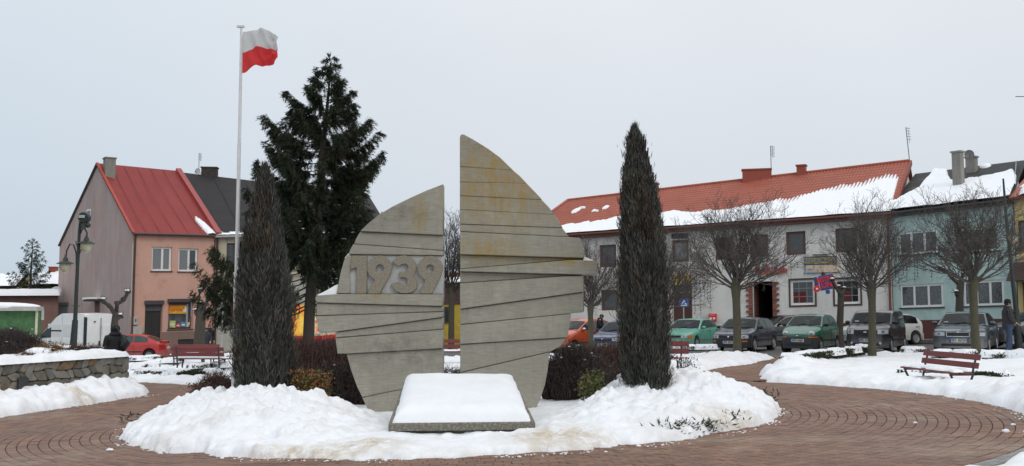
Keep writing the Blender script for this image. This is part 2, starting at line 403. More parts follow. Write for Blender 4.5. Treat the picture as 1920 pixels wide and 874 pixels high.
o = npobj('pavers', np.stack([X, Y, Z], -1).reshape(-1, 3), F, pvw, path, attr=np.repeat(RNG.random(len(rest)), 9)); o['kind'] = 'stuff'
# ================================================================== SNOW
snow = mat('packed_snow', (.86,.875,.90), .6, var=.045, scale=3, bump=.75, bscale=14, col2=(.80,.80,.80), thr=.60, sscale=2.5, spec=.25)
snow.node_tree.nodes['Principled BSDF'].inputs['Subsurface Weight'].default_value = .0
stain(snow, (.50,.40,.26), [(-1.75,11.75,-.1,.75,.5,.6),(.55,12.0,0,.95,.7,.6),(-4.9,12.6,.1,.5,.5,.5),(3.1,13.1,.3,.8,.9,.6),(-8.9,20.9,-.2,1.2,.5,.6),(-2.6,11.6,0,1.2,.4,.5),(4.9,20.2,0,2,.5,.5)], scale=5, thr=.45, amt=.85)
stain(snow, (.60,.56,.50), [], scale=1.2, thr=.57, amt=.5)
stain(snow, (.22,.19,.16), [], scale=21, thr=.70, amt=.65)
def ang_amp(th, table):
    t = np.array(table); return np.interp(th, t[:, 0], t[:, 1])
def clod(X, Y, s):            # lumpy broken snow
    return np.abs(fbm(X*s, Y*s, 5, 4, .6))
def h_island(X, Y):
    dx, dy = X-CX, Y-CY; r = np.hypot(dx, dy); th = np.degrees(np.arctan2(dy, dx)) % 360      # 270 = towards the camera
    edge = RI-.10+fbm(th/9, r*0+3, 3, 4)*.40+fbm(X*3, Y*3, 9, 3)*.30+fbm(X*11, Y*11, 19, 3)*.16
    d = edge-r
    A = ang_amp(th, [(0,.60),(25,.45),(50,.2),(100,.15),(150,.2),(175,.38),(190,.50),(205,.54),(222,.56),(232,.48),(243,.32),(254,.15),(262,.10),(270,.09),(283,.10),(292,.16),(300,.24),(312,.30),(325,.44),(340,.62),(352,.64),(360,.60)])
    wdt = ang_amp(th, [(0,1.5),(180,1.3),(225,1.9),(250,1.5),(262,.5),(275,.4),(295,.8),(325,1.4),(360,1.5)])
    up = np.clip(d/wdt, 0, 1); rise = np.sqrt(np.clip(1-(1-up)**2, 0, 1))*.6+up*.4
    inner = np.clip((d-wdt-.35)/1.5, 0, 1); inner = inner*inner*(3-2*inner)
    base = .11+.02*fbm(X*.8, Y*.8, 21, 3)
    h = (A*rise)*(1-inner)+base*inner
    steep = np.clip(d/.12, 0, 1)
    h = np.maximum(h, 0)+.055*steep
    wx_, wy_ = X+.25*fbm(X*2, Y*2, 71, 3), Y+.25*fbm(X*2, Y*2, 72, 3)
    clods = np.clip(fbm(wx_*5.5, wy_*5.5, 73, 3, .6)-.04, 0, .3)
    rough_ = (fbm(X*1.3, Y*1.3, 31, 3)*.20+(.10-np.abs(fbm(wx_*2.2, wy_*2.2, 35, 4)))*.22+fbm(wx_*5, wy_*5, 36, 4, .6)*.13+clods*.32+fbm(X*15, Y*15, 33, 3, .6)*.055)*np.clip(d/.5, 0, 1)*(1-.82*inner)*np.clip(A/.35, .35, 1)
    # smooth drift right of the plinth and round the mahonia
    h = h+rough_+.07*np.exp(-((X-1.35)/.55)**2-((Y-14.2)/.7)**2)
    return np.where(d > 0, h, -.1)
snowobj = tag(field('snow_island', CX-5.9, CX+5.9, CY-5.9, CY+5.9, .032, h_island, snow), kind='structure')
def arc(a0, a1, rr=RO, n=24):
    return [(CX+rr*math.cos(R(a0+(a1-a0)*i/n)), CY+rr*math.sin(R(a0+(a1-a0)*i/n))) for i in range(n+1)]
Z_R = [(5.95,23.0),(7.25,27.1),(8.7,30.7),(10.4,33.4),(12.5,33.6),(18,31.6),(24,29.6),(34,26),(30,6),(5.5,4.5)]+arc(-60, -40, RO+.35, 8)+arc(-30, 40, RO+.05)
Z_B = [(3.9,25.0),(5.75,27.8),(7.55,30.4),(9.0,33.1),(9.2,35.6),(5,37.4),(-3,41),(-8,43.5),(-19,46.5),(-30,44.5),(-26,38),(-18.6,37.4),(-11.5,29.4),(-8.6,26.8),(-6.6,24.6)]+arc(128, 60)
Z_W = [(-9.7,18.2),(-8.75,23.3),(-9.1,24.6),(-10.2,24.8),(-11.2,20),(-12,14),(-10.9,13.5)]
def zone(poly, H, wd, ridge=0, rw=.6, seed=0, bumps=.05):
    def f(X, Y):
        d = sdf(poly, X, Y)+fbm(X*1.1, Y*1.1, seed+3, 4)*.42+fbm(X*4, Y*4, seed+4, 3)*.18
        up = np.clip(d/wd, 0, 1); h = H*np.where(Y > 27, .55, 1)*np.sqrt(np.clip(1-(1-up)**2, 0, 1))
        rg = ridge(X, Y) if callable(ridge) else ridge
        h = h+rg*np.exp(-((d-rw)/(rw*.75))**2)*(.65+1.1*fbm(X*.9, Y*.9, seed+8, 3)+.3)
        h = h+(fbm(X*.7, Y*.7, seed+5, 3)*.08+(fbm(X*3.1, Y*3.1, seed+6, 4, .6)*.8+np.clip(fbm(X*4.3, Y*4.3, seed+9, 3), 0, .4))*bumps*3.2*(.35+1.3*np.exp(-(d/1.1)**2))+fbm(X*9, Y*9, seed+7, 3)*bumps*.8)*np.clip(d/.4, 0, 1)
        return np.where(d > 0, np.maximum(h, .02), -.1)
    return f
def ridge_r(X, Y):
    near_ = np.exp(-((Y-13.2)/2.9)**2)*.34                      # heaped bank close to the right edge
    corr = np.exp(-((X-7.6)/1.8)**2)*(Y > 24)*.16
    return .05+near_+corr
tag(field('snow_field', 3.5, 34, 5, 34.5, .085, zone(Z_R, .15, .35, ridge_r, .7, 40), snow), kind='structure')
def ridge_b(X, Y):
    return .07+.26*np.exp(-((X-4.8)/3.6)**2)*np.exp(-((Y-29.5)/5)**2)+.06*(X < -6)
tag(field('snow_field', -30, 10, 23.5, 47, .095, zone(Z_B, .14, .35, ridge_b, .7, 60), snow), kind='structure')
tag(field('snow_bank', -12.6, -8, 12.5, 25.5, .05, zone(Z_W, .30, .9, .12, .8, 80, .09), snow), kind='structure')
# small crumbs of snow on the paving
def crumbs(pts, lab):
    for i, (px, py, s) in enumerate(pts):
        q = G(px, py); b = MB()
        b.sphere((0,0,s*.25), (s, s*.75, s*.45), 9, 6)
        b.v = [(x+random.uniform(-1,1)*s*.15, y+random.uniform(-1,1)*s*.15, z+random.uniform(-1,1)*s*.12) for x, y, z in b.v]
        o = b.build('snow_lump', snow, None, 60); o.location = q+Vector((0,0,.025)); tag(o, lab[i], 'snow')
crumbs([(1886,814,.055),(1716,797,.03),(206,849,.05),(30,780,.05),(1900,801,.035),(2,786,.05)],
       ['larger snow crumb on the paving at the far right edge', 'tiny snow crumb alone on the ring paving at the right', 'snow crumb on the paving left of the big snow heap',
        'right of two snow crumbs below the snow bank by the stone wall', 'flat snow crumb beside the outer snow edge at right', 'left of two snow crumbs below the snow bank by the stone wall'])
# loose crumbs fallen along the edges of the heaps
unit_s = MB(); unit_s.sphere((0,0,0), (1,.8,.6), 7, 5); us = np.array(unit_s.v); uf = np.array([f for f in unit_s.f])
cc = []
for k in range(330):
    a = RNG.choice([172,190,203,214,226,243,251,262,280,287,301,318,330,345,352])+RNG.normal()*2.2; r_ = RI-.12+abs(RNG.normal())*.11+.06; cc.append((CX+r_*math.cos(R(a)), CY+r_*math.sin(R(a)), RNG.uniform(.004, .019)*(1 if RNG.random() < .94 else 2.0)))
for k in range(110):
    a = RNG.choice([-32,-20,-11,2,9,21,33])+RNG.normal()*2; r_ = RO-.0-abs(RNG.normal())*.12; cc.append((CX+r_*math.cos(R(a)), CY+r_*math.sin(R(a)), RNG.uniform(.005, .018)))
for k in range(60):
    t = RNG.random(); cc.append((-9.8+t*1.1+abs(RNG.normal())*.12, 18.2+t*5.1, RNG.uniform(.006, .02)))
cc = np.array(cc); P_ = us[None]*cc[:, 2][:, None, None]*RNG.uniform(.7, 1.3, (len(cc), 1, 3)); P_[..., 0] += cc[:, :1]; P_[..., 1] += cc[:, 1:2]; P_[..., 2] += gz(cc[:, 0], cc[:, 1])[:, None]+.024
F_ = (uf[None]+(np.arange(len(cc))*len(us))[:, None, None]).reshape(-1, 4)
tag(npobj('snow_crumbs', P_.reshape(-1, 3), F_, snow, smooth=True), kind='stuff')
# kerb-like drain of grey cobbles at the right front
cob = mat('grey_granite_sett', (.24,.235,.225), .8, var=.3, scale=9, bump=.6, bscale=50, rand=.25)
b = MB()
for i in range(260):
    a = R(-66+i*.14)
    for j in range(2):
        rr = RO+.02+.09*j; x, y = CX+(rr+.04)*math.cos(a), CY+(rr+.04)*math.sin(a)
        b.box((x, y, gzf(x, y)+.005), (.078, .072, .05+.01*random.random()), Matrix.Rotation(a, 3, 'Z'))
o = b.build('kerb_setts', cob, path, None); o['kind'] = 'stuff'
# ================================================================== MONUMENT
MY = 15.7
conc = mat('board_marked_concrete', (.305,.287,.232), .85, var=.20, scale=5, bump=.55, bscale=45, col2=(.35,.33,.27), thr=.54, sscale=1.7, streak=(1.0,1,9))
_o = -gzf(-.9, 15.7)
stain(conc, (.34,.22,.055), [(.75,0,3.75+_o,1.25,3,1.05),(.55,0,2.62+_o,.75,3,.30),(-1.3,0,1.98+_o,.5,3,.2),(1.75,0,2.45+_o,.9,3,.12),(-.62,0,3.2+_o,.18,3,.4)], scale=1.3, thr=.45, amt=.8, streak=(6,1,2.6))
stain(conc, (.10,.095,.085), [(.55,0,4.38+_o,.5,3,.25),(-.9,0,1.0+_o,1.0,3,.5),(-1.2,0,3.2+_o,1.1,3,.35)], scale=4, thr=.5, amt=.55)
stain(conc, (.15,.14,.125), [], scale=2.2, thr=.60, amt=.4, streak=(6,1,.7))
dig_m = mat('pebbled_concrete', (.27,.24,.185), .9, var=.38, scale=38, bump=.9, bscale=70, col2=(.33,.22,.15), thr=.6, sscale=9)
back_m = mat('smooth_pale_concrete', (.44,.445,.43), .85, var=.14, scale=5, bump=.25, bscale=40, col2=(.30,.295,.25), thr=.58, sscale=3)
def m2(px, py, dx=0):                           # pixel on the slab plane -> (x,z)
    q = at(px, py, MY); return (q.x, q.z)
mono = empty('monument', (0,0,0), 0, 'tall concrete monument of two layered quarter discs bearing the number 1939', 'monument')
mono.location = (-.9, MY, gzf(-.9, MY))
def mon_part(name, loops, f0, f1, m=conc, bev=.008):
    o = prism(name, [[m2(*p) for p in lp] for lp in loops], f0, f1, m, mono, bev)
    o.data.transform(Matrix.Translation((-mono.location.x, -0.0, -mono.location.z)))
    # y already relative to the slab plane
    return o
def inset(poly, d=1.0):
    """shrink a pixel polygon slightly so joints stay open"""
    P_ = np.array(poly, float); n = len(P_); area = .5*sum(P_[i][0]*P_[(i+1) % n][1]-P_[(i+1) % n][0]*P_[i][1] for i in range(n))
    s = 1 if area > 0 else -1; outp = []
    for i in range(n):
        a, b_, c = P_[i-1], P_[i], P_[(i+1) % n]
        e1 = b_-a; e2 = c-b_; e1 /= np.hypot(*e1)+1e-9; e2 /= np.hypot(*e2)+1e-9
        n1 = s*np.array([-e1[1], e1[0]]); n2 = s*np.array([-e2[1], e2[0]]); m_ = n1+n2; L_ = m_@m_
        m_ = m_*(2/L_) if L_ > .5 else n1
        outp.append(tuple(b_+m_*d*.5))
    return outp
LP = [
 ([(831.5,345),(801,356.5),(771,370),(737,386.5),(711,402),(692,417.5),(674.5,434),(831.5,441.5)], -.02),
 ([(674.5,434),(667,446),(662,457.5),(831.5,470),(831.5,441.5)], .02),
 ([(662,457.5),(656,468),(652.5,477),(831.5,479.5),(831.5,470)], .0),
 ([(630,551),(594,554),(591,562),(595,568),(830,574.6),(831.5,551.5)], -.02),
 ([(595,568),(592,572),(592,592.6),(831,584.5),(831,574.6)], .015),
 ([(592,592.6),(598,624),(627.6,623),(831,595),(831,584.5)], -.015),
 ([(627.6,623),(628.5,634),(831,617.5),(831,595)], .015),
 ([(628.5,634),(632,664),(648,664),(831,653.5),(831,617.5)], -.005),
 ([(648,664),(657,696),(668,726),(678,746),(735,734.6),(831,716),(831,653.5)], .03),
 ([(678,746),(691,772),(702,792),(831,792),(831,716)], .01)]
RP = [
 ([(862,258),(864,252),(870,252),(888.5,262),(915,278.3),(937.6,295),(962,319),(862,312.3)], .0),
 ([(962,319),(975,330),(988,344),(862,341.5),(862,312.3)], .004),
 ([(988,344),(1013,370),(1016,374.5),(862,367),(862,341.5)], -.003),
 ([(1016,374.5),(1029,388),(1040,402.5),(862,393),(862,367)], .004),
 ([(1040,402.5),(1048,414),(1055,427),(862,420),(862,393)], .0),
 ([(1055,427),(1068,444.5),(862,434.5),(862,420)], .006),
 ([(1068,444.5),(1087,446),(1092.5,456.6),(1096,484.5),(862,477.4),(862,434.5)], -.02),
 ([(862,477.4),(1096,484.5),(1074,487),(862,504.5)], .05),
 ([(862,509.5),(862,504.5),(1070,487.5),(1120,488.3),(1120,516.3)], -.035),
 ([(862,509.5),(1090,516),(1055,518),(862,531)], .05),
 ([(862,531),(1055,518),(1094.5,516.5),(1095,547.6),(862,580)], -.01),
 ([(862,580),(1095,547.6),(1095,586),(862,609)], .02),
 ([(862,609),(1071.5,588),(1069,611),(1064,633),(862,646)], .0),
 ([(862,646),(1064,633),(1051,650),(1033,660),(862,699.5)], .025),
 ([(862,699.5),(1030,660.5),(1028,692),(1022,723),(1013,750),(1004,768),(994,792),(862,792)], .0)]
for k, (poly, off) in enumerate(LP+RP):
    thin = k in range(10, 15)
    mon_part('panel', [inset(poly, .35 if thin else 1.15)], off if thin else min(off*1.5, .052), .30)
# cores behind the joints
mon_part('core', [inset([(831,346),(771,371.5),(711,404),(676,435),(656,476),(645,505),(632,552),(595,556),(594,592),(599,622),(629,622),(634,662),(650,664),(670,726),(704,792),(831,792)], 4)], .06, .27)
mon_part('core', [inset([(862,258),(888,263),(937,296),(988,345),(1040,404),(1068,446),(1086,448),(1094,484),(1094,585),(1070,589),(1063,632),(1033,659),(1028,692),(1012,750),(994,792),(862,792)], 4)], .075, .27)
# digit field: raised margin, pale recessed ground, four digits
mon_part('digit_ground', [[(655,478),(648,495),(640,520),(632,550.5),(831,551),(831,480)]], .045, .29, back_m, .004)
def d5(p): return (640+p[0]/9.6, 470+p[1]/9.6)
mon_part('panel', [[d5(p) for p in [(118,75),(172,85),(185,160),(170,235),(165,345),(135,420),(160,560),(150,690),(160,768),(-90,768),(-60,640),(-20,420),(40,200),(80,110)]]], .005, .28, conc, .005)
def arcp(c, r, a0, a1, n=20): return [(c[0]+r*math.cos(R(a0+(a1-a0)*i/n)), c[1]-r*math.sin(R(a0+(a1-a0)*i/n))) for i in range(n+1)]
one = [(205,100),(465,95),(460,775),(272,780),(283,300),(230,318),(172,335),(170,235),(185,160)]
nine = arcp((690,312), 225, -4, 248, 30)+[(470,778),(690,776),(870,470)]
three = [(915,205),(980,135),(1060,95),(1150,85),(1240,110),(1310,170),(1348,250),(1345,350),(1305,455),(1345,520),(1370,600),(1355,680),(1300,740),(1200,770),(1090,770),(1000,735),(935,680),(893,608),(960,575),(1045,560),(1075,600),(1125,622),(1175,595),(1195,540),(1175,495),(1120,478),(1050,492),(1045,375),(1095,382),(1150,375),(1195,340),(1210,290),(1185,250),(1130,235),(1085,255),(1050,283),(980,250)]
nine2 = arcp((1603,322), 226, 2, 246, 28)+[(1412,778),(1630,776),(1790,470)]
hole = lambda c, r: arcp(c, r, 0, 342, 18)
for nm, lps in (('digit', [one]), ('digit', [nine, hole((697,322), 72)]), ('digit', [three]), ('digit', [nine2, hole((1600,325), 72)])):
    o = mon_part(nm, [[d5(p) for p in lp] for lp in lps], -.03, .10, dig_m, .006)
for (o, lb) in zip([c for c in mono.children if c.name.startswith('digit') and 'ground' not in c.name], ['numeral 1 of pebbled concrete', 'first numeral 9, left of the 3', 'numeral 3 of pebbled concrete', 'second numeral 9, right of the 3']): o['label'] = lb
# ledge snow on the monument
b = MB()
def wedge(px0, py0, px1, py1, h_, bb, y0=.03, y1=.25):
    a = m2(px0, py0); c = m2(px1, py1); n = 8; vs = []
    for i in range(n+1):
        t = i/n; x = a[0]+(c[0]-a[0])*t; z = a[1]+(c[1]-a[1])*t; hh = h_*(t**1.1)*(1 if t < 1 else .96)+.004
        vs += [(x-mono.location.x, y0, z-mono.location.z-.01), (x-mono.location.x, y0+.01, z-mono.location.z+hh), (x-mono.location.x, y1, z-mono.location.z+hh), (x-mono.location.x, y1, z-mono.location.z-.01)]
    fs = [(i*4+k, (i+1)*4+k, (i+1)*4+(k+1) % 4, i*4+(k+1) % 4) for i in range(n) for k in range(4)]+[(0,1,2,3), (n*4, n*4+3, n*4+2, n*4+1)]
    bb.add(vs, fs)
_cs = mat('clean_snow', (.86,.875,.90), .55, var=.04, scale=4, bump=.4, bscale=20)
for a_ in ((595,553,632,550,.15),(646,483,656,477,.05),(1112,488,1094,487,.06)):
    b = MB(); wedge(*a_, b); b.build('snow_cap', _cs, mono, 40)
clean = MATS['clean_snow']
# ---------------- plinth: sloping tablet under snow
agg = mat('exposed_aggregate', (.17,.155,.125), .95, var=.6, scale=70, bump=1.0, bscale=55, col2=(.33,.31,.26), thr=.55, sscale=30)
FLx, FRx = at(728, 795, 12.6), at(1004, 792, 12.6)
BLx, BRx = at(757, 716, 14.3), at(967, 716, 14.3)
tab = empty('memorial_tablet', (.0, 12.6, gzf(-.5, 12.6)), 0, 'low sloping concrete tablet under a thick pad of snow in front of the monument', 'tablet')
o0 = tab.location
def rel(v): return Vector(v)-o0
fz = FLx.z; bz = BLx.z
th = .10
def slab(name, fl, fr, bl, br, t, m, bev):
    b = MB(); lo = [rel(fl)-Vector((0,0,t)), rel(fr)-Vector((0,0,t)), rel(br)-Vector((0,0,t)), rel(bl)-Vector((0,0,t))]
    b.hexa(lo+[rel(fl), rel(fr), rel(br), rel(bl)]); return b.build(name, m, tab, None, bev)
slab('slab', FLx, FRx, BLx, BRx, th, agg, .012)
b = MB()
q = [FLx+Vector((.10,.07,-th)), FRx+Vector((-.10,.07,-th)), BRx+Vector((-.08,-.06,-th)), BLx+Vector((.08,-.06,-th))]
b.hexa([Vector((v.x, v.y, gzf(v.x, v.y)-.05))-o0 for v in q]+[v-o0-Vector((0,0,.001)) for v in q])
b.build('base', mat('dark_concrete', (.10,.095,.085), .9, var=.3, scale=10, bump=.4), tab)  # recessed base in a darker concrete colour than the slab
nu, nv = 70, 56
U, V_ = np.meshgrid(np.linspace(0, 1, nu), np.linspace(0, 1, nv))
f0, f1, b0, b1 = [np.array(v) for v in (FLx+Vector((.06,.03,0)), FRx+Vector((-.06,.03,0)), BLx+Vector((.02,0,0)), BRx+Vector((-.02,0,0)))]
P3 = ((1-U)*(1-V_))[..., None]*f0+(U*(1-V_))[..., None]*f1+((1-U)*V_)[..., None]*b0+(U*V_)[..., None]*b1
ed = np.minimum(np.minimum(U, 1-U)*1.9, np.minimum(V_, 1-V_)*1.75)
hh = .17*np.clip(1-(1-np.clip(ed/.26, 0, 1))**2.2, 0, 1)**.5+fbm(U*4, V_*4, 3, 3)*.045*np.clip(ed/.1, 0, 1)
P3[..., 2] += hh+.004
P3[..., 0] += np.where((ed < .05), fbm(U*9, V_*9, 8, 2)*.03, 0)
i = np.arange(nu*nv).reshape(nv, nu); F = np.stack([i[:-1,:-1], i[:-1,1:], i[1:,1:], i[1:,:-1]], -1).reshape(-1, 4)
npobj('snow_pad', P3.reshape(-1, 3)-np.array(o0), F, clean, tab, smooth=True)
# ================================================================== BUILDINGS
class Fac:
    """a facade line from A to B on the sloping street; u along, v up from the pavement, w outwards"""
    def __init__(s, A, B, back=None):
        s.A = Vector((A[0], A[1])); s.B = Vector((B[0], B[1])); s.L = (s.B-s.A).length; s.e = (s.B-s.A)/s.L
        s.n = Vector((s.e.y, -s.e.x))
        if s.n.dot(-s.A) < 0: s.n = -s.n
        s.back = Vector(back).normalized() if back else -s.n
    def P(s, u, v, w=0):
        q = s.A+s.e*u; z = gzf(q.x, q.y)+v
        q = q+(s.n*w if w >= 0 else s.back*(-w)); return Vector((q.x, q.y, z))
    def uv(s, px, py):
        d = ray(px, py); k = d.x/d.y; u = (k*s.A.y-s.A.x)/(s.e.x-k*s.e.y); q = s.A+s.e*u
        return u, CAMZ+d.z/d.y*q.y-gzf(q.x, q.y)
    def box(s, b, u0, u1, v0, v1, w0, w1):
        b.hexa([s.P(u0,v0,w0), s.P(u1,v0,w0), s.P(u1,v0,w1), s.P(u0,v0,w1), s.P(u0,v1,w0), s.P(u1,v1,w0), s.P(u1,v1,w1), s.P(u0,v1,w1)])
    def wall(s, b, u0, u1, v0, v1, holes, dep=.18, w=0):
        us = sorted({u0, u1, *[h[0] for h in holes], *[h[1] for h in holes]}); vs = sorted({v0, v1, *[h[2] for h in holes], *[h[3] for h in holes]})
        us = [u for u in us if u0 <= u <= u1]; vs = [v for v in vs if v0 <= v <= v1]
        for i in range(len(us)-1):
            for j in range(len(vs)-1):
                cu, cv = (us[i]+us[i+1])/2, (vs[j]+vs[j+1])/2
                if any(h[0] < cu < h[1] and h[2] < cv < h[3] for h in holes): continue
                b.add([s.P(us[i],vs[j],w), s.P(us[i+1],vs[j],w), s.P(us[i+1],vs[j+1],w), s.P(us[i],vs[j+1],w)], [(0,1,2,3)])
        for h in holes:
            a = [s.P(h[0],h[2],w), s.P(h[1],h[2],w), s.P(h[1],h[3],w), s.P(h[0],h[3],w)]; c = [s.P(h[0],h[2],w-dep), s.P(h[1],h[2],w-dep), s.P(h[1],h[3],w-dep), s.P(h[0],h[3],w-dep)]
            b.add(a+c, [(0,1,5,4),(1,2,6,5),(2,3,7,6),(3,0,4,7)])
glassd = glass('dark_window_glass', (.022,.026,.03))
glassc = mat('curtained_glass', (.16,.17,.17), .22, 0, .55, 14, streak=(9,9,.8), coat=.5, spec=.6)
lace = mat('glass_with_lace', (.055,.06,.062), .12, 0, .7, 11, coat=.6, col2=(.14,.145,.145), thr=.53, sscale=16)
pvc = mat('white_frame', (.72,.72,.71), .5, var=.06)
brownf = mat('brown_frame', (.10,.042,.03), .6, var=.2)
sillm = mat('dark_sill', (.06,.05,.045), .6, var=.2)
def window(F, root, u0, u1, v0, v1, fm, gm_, cols=2, rows=1, dep=.12, fw=.07, sill=None, name='window', label=None, surround=None, uw=None, pane_mats=None):
    b = MB(); w = -dep
    F.box(b, u0, u1, v0, v0+fw, w-.05, w); F.box(b, u0, u1, v1-fw, v1, w-.05, w)
    F.box(b, u0, u0+fw, v0+fw, v1-fw, w-.05, w); F.box(b, u1-fw, u1, v0+fw, v1-fw, w-.05, w)
    us = uw or [u0+(u1-u0)*i/cols for i in range(cols+1)]; vs = [v0+(v1-v0)*j/rows for j in range(rows+1)]
    for u in us[1:-1]: F.box(b, u-fw*.55, u+fw*.55, v0+fw, v1-fw, w-.05, w-.002)
    for v in vs[1:-1]: F.box(b, u0+fw, u1-fw, v-fw*.4, v+fw*.4, w-.048, w-.004)
    wn = b.build(name, fm, root, world=True)
    if label: wn['label'] = label
    k = 0
    for i in range(len(us)-1):
        p_ = MB(); F.box(p_, us[i]+fw*.5, us[i+1]-fw*.5, v0+fw*.5, v1-fw*.5, w-.04, w-.025)
        g_ = (pane_mats[i] if pane_mats else gm_)
        o = p_.build('pane', g_, None); L = root.location; o.data.transform(Matrix.Translation(-L)); o.parent = wn
    if sill is not None:
        s_ = MB(); F.box(s_, u0-.06, u1+.06, v0-.07, v0-.004, -.02, .07); o = s_.build('sill', sill, None); o.data.transform(Matrix.Translation(-root.location)); o.parent = wn
    if surround is not None:
        t = .09; s_ = MB()
        F.box(s_, u0-t, u1+t, v1+.002, v1+t, .003, .035); F.box(s_, u0-t, u1+t, v0-t, v0-.002, .003, .035)
        F.box(s_, u0-t, u0-.002, v0, v1, .003, .033); F.box(s_, u1+.002, u1+t, v0, v1, .003, .033)
        o = s_.build('surround', surround, None); o.data.transform(Matrix.Translation(-root.location)); o.parent = wn
    return wn
def wpart(b, name, m, root, label=None, smooth=None, kind=None):
    o = b.build(name, m, root, smooth, world=True)
    if label: o['label'] = label
    if kind: o['kind'] = kind
    return o
class Slope:
    """roof plane: s along the eaves, t from eaves to ridge"""
    def __init__(s, e0, e1, r0, r1): s.c = [np.array(v, float) for v in (e0, e1, r0, r1)]
    def p(s, a, t):
        a = np.asarray(a)[..., None]; t = np.asarray(t)[..., None]; e0, e1, r0, r1 = s.c
        return (1-a)*(1-t)*e0+a*(1-t)*e1+(1-a)*t*r0+a*t*r1
    @property
    def n(s):
        v = np.cross(s.c[1]-s.c[0], s.c[2]-s.c[0]); v /= np.linalg.norm(v); return v if v[2] > 0 else -v
def roof_tiles(S, cols, rows, m, root, name='tile_sheet', wave=.022, step=.03, sub=5):
    na = cols*sub+1; a = np.linspace(0, 1, na); ts = []; hs = []
    for j in range(rows): ts += [j/rows, (j+.93)/rows]; hs += [step, 0.004]
    ts.append(1); hs.append(0); A, T = np.meshgrid(a, ts); H = np.array(hs)[:, None]+wave*(np.cos(A*cols*2*PI))
    P_ = S.p(A, T)+H[..., None]*S.n; i = np.arange(P_.shape[0]*P_.shape[1]).reshape(P_.shape[:2])
    F = np.stack([i[:-1,:-1], i[:-1,1:], i[1:,1:], i[1:,:-1]], -1).reshape(-1, 4)
    o = npobj(name, P_.reshape(-1, 3)-np.array(root.location), F, m, root); o['kind'] = 'stuff'; return o
def roof_plain(S, m, root, name='roof', th=.08, seams=0, sh=.03):
    b = MB(); n = Vector(S.n); c = [Vector(v) for v in S.c]
    q = [c[0], c[1], c[3], c[2]]; b.hexa([v-n*th for v in q]+q)
    for k in range(1, seams):
        a = k/seams; p0 = Vector(S.p(a, 0)); p1 = Vector(S.p(a, 1)); d = (c[1]-c[0]).normalized()*.02
        b.hexa([p0-d, p0+d, p1+d, p1-d, p0-d+n*sh, p0+d+n*sh, p1+d+n*sh, p1-d+n*sh])
    return wpart(b, name, m, root)
def roof_snow(S, root, mask, th=.10, res=(260, 70), m=None, name='roof_snow', lift=.03, skirt=.03, rim=0):
    na, nt_ = res; A, T = np.meshgrid(np.linspace(0, 1, na), np.linspace(0, 1, nt_))
    M = mask(A, T); W_ = np.linalg.norm(S.c[1]-S.c[0])
    if rim: M = np.minimum(M, np.minimum(np.minimum(T, 1-T)*rim-.04, (np.minimum(A, 1-A)*W_-.03)*.6))
    H = th*np.clip(M/.05, 0, 1)**.6*(1+fbm(A*W_, T*6, 3, 3)*.5)
    P_ = S.p(A, T)+(np.where(M > 0, H+lift, -skirt))[..., None]*S.n
    i = np.arange(na*nt_).reshape(nt_, na); F = np.stack([i[:-1,:-1], i[:-1,1:], i[1:,1:], i[1:,:-1]], -1).reshape(-1, 4)
    keep = (M.ravel()[F] > 0).any(1); F = F[keep]; used = np.unique(F); mp = np.full(na*nt_, -1); mp[used] = np.arange(len(used))
    o = npobj(name, P_.reshape(-1, 3)[used]-np.array(root.location), mp[F], m or clean, root, smooth=True); return o
def antenna(label, foot, h, lean=0, arms=7, al=.5, dirx=(1, .3)):
    t = empty('roof_antenna', foot, 0, label, 'antenna', 'antennas on the roofs')
    m = mat('antenna_metal', (.16,.16,.17), .5, .6)
    b = MB(); b.tube([(0,0,-.3),(lean,0,h)], .022, 6); b.build('mast', m, t)
    b = MB(); d = Vector((dirx[0], dirx[1], 0)).normalized()
    for k in range(arms):
        z = h*(.98-.42*k/arms); x = lean*z/h
        b.tube([(x-d.x*.03, -d.y*.03, z), (x+d.x*al, d.y*al, z-.04)], .011, 4)
    b.tube([(lean*.55+d.x*al*.5, d.y*al*.5, h*.52), (lean+d.x*al*.5, d.y*al*.5, h)], .011, 4)
    b.build('elements', m, t)
def dish(label, c, r, aim, m=None):
    t = empty('satellite_dish', c, 0, label, 'satellite dish'); a = Vector(aim).normalized(); M = a.to_track_quat('Z', 'Y').to_matrix()
    b = MB(); b.lathe([(0, 0), (r*.4, r*.035), (r*.75, r*.12), (r, r*.22), (r*1.0, r*.19), (r*.75, r*.09), (r*.4, 0), (0, -.03)], n=24, M=M); b.build('reflector', m or mat('dish_grey', (.42,.43,.44), .5, var=.1), t, 50)
    b = MB(); b.tube([M @ Vector((0, -r*.9, r*.1)), M @ Vector((0, -r*.2, r*.9))], .015, 5); b.sphere(M @ Vector((0, -r*.2, r*.9)), .05, 8, 6); b.build('receiver_arm', mat('antenna_metal', (.16,.16,.17), .5), t)
    b = MB(); b.tube([M @ Vector((0, 0, -.03)), M @ Vector((0, 0, -.25)), M @ Vector((0, 0, -.25))+Vector((0,0,-r*1.1))], .03, 6); b.build('bracket', mat('antenna_metal', (.16,.16,.17), .5), t)
def pipe(F, root, u, v0, v1, m, name='downpipe', r=.05, w=.09):
    b = MB(); b.tube([F.P(u, v0, w), F.P(u, v1-.35, w), F.P(u, v1, w+.12)], r, 8)
    wpart(b, name, m, root, smooth=40)
def gutter(F, root, u0, u1, v, w, m, r=.07):
    b = MB(); b.tube([F.P(u0, v, w), F.P(u1, v, w)], r, 8); wpart(b, 'gutter', m, root, smooth=40)
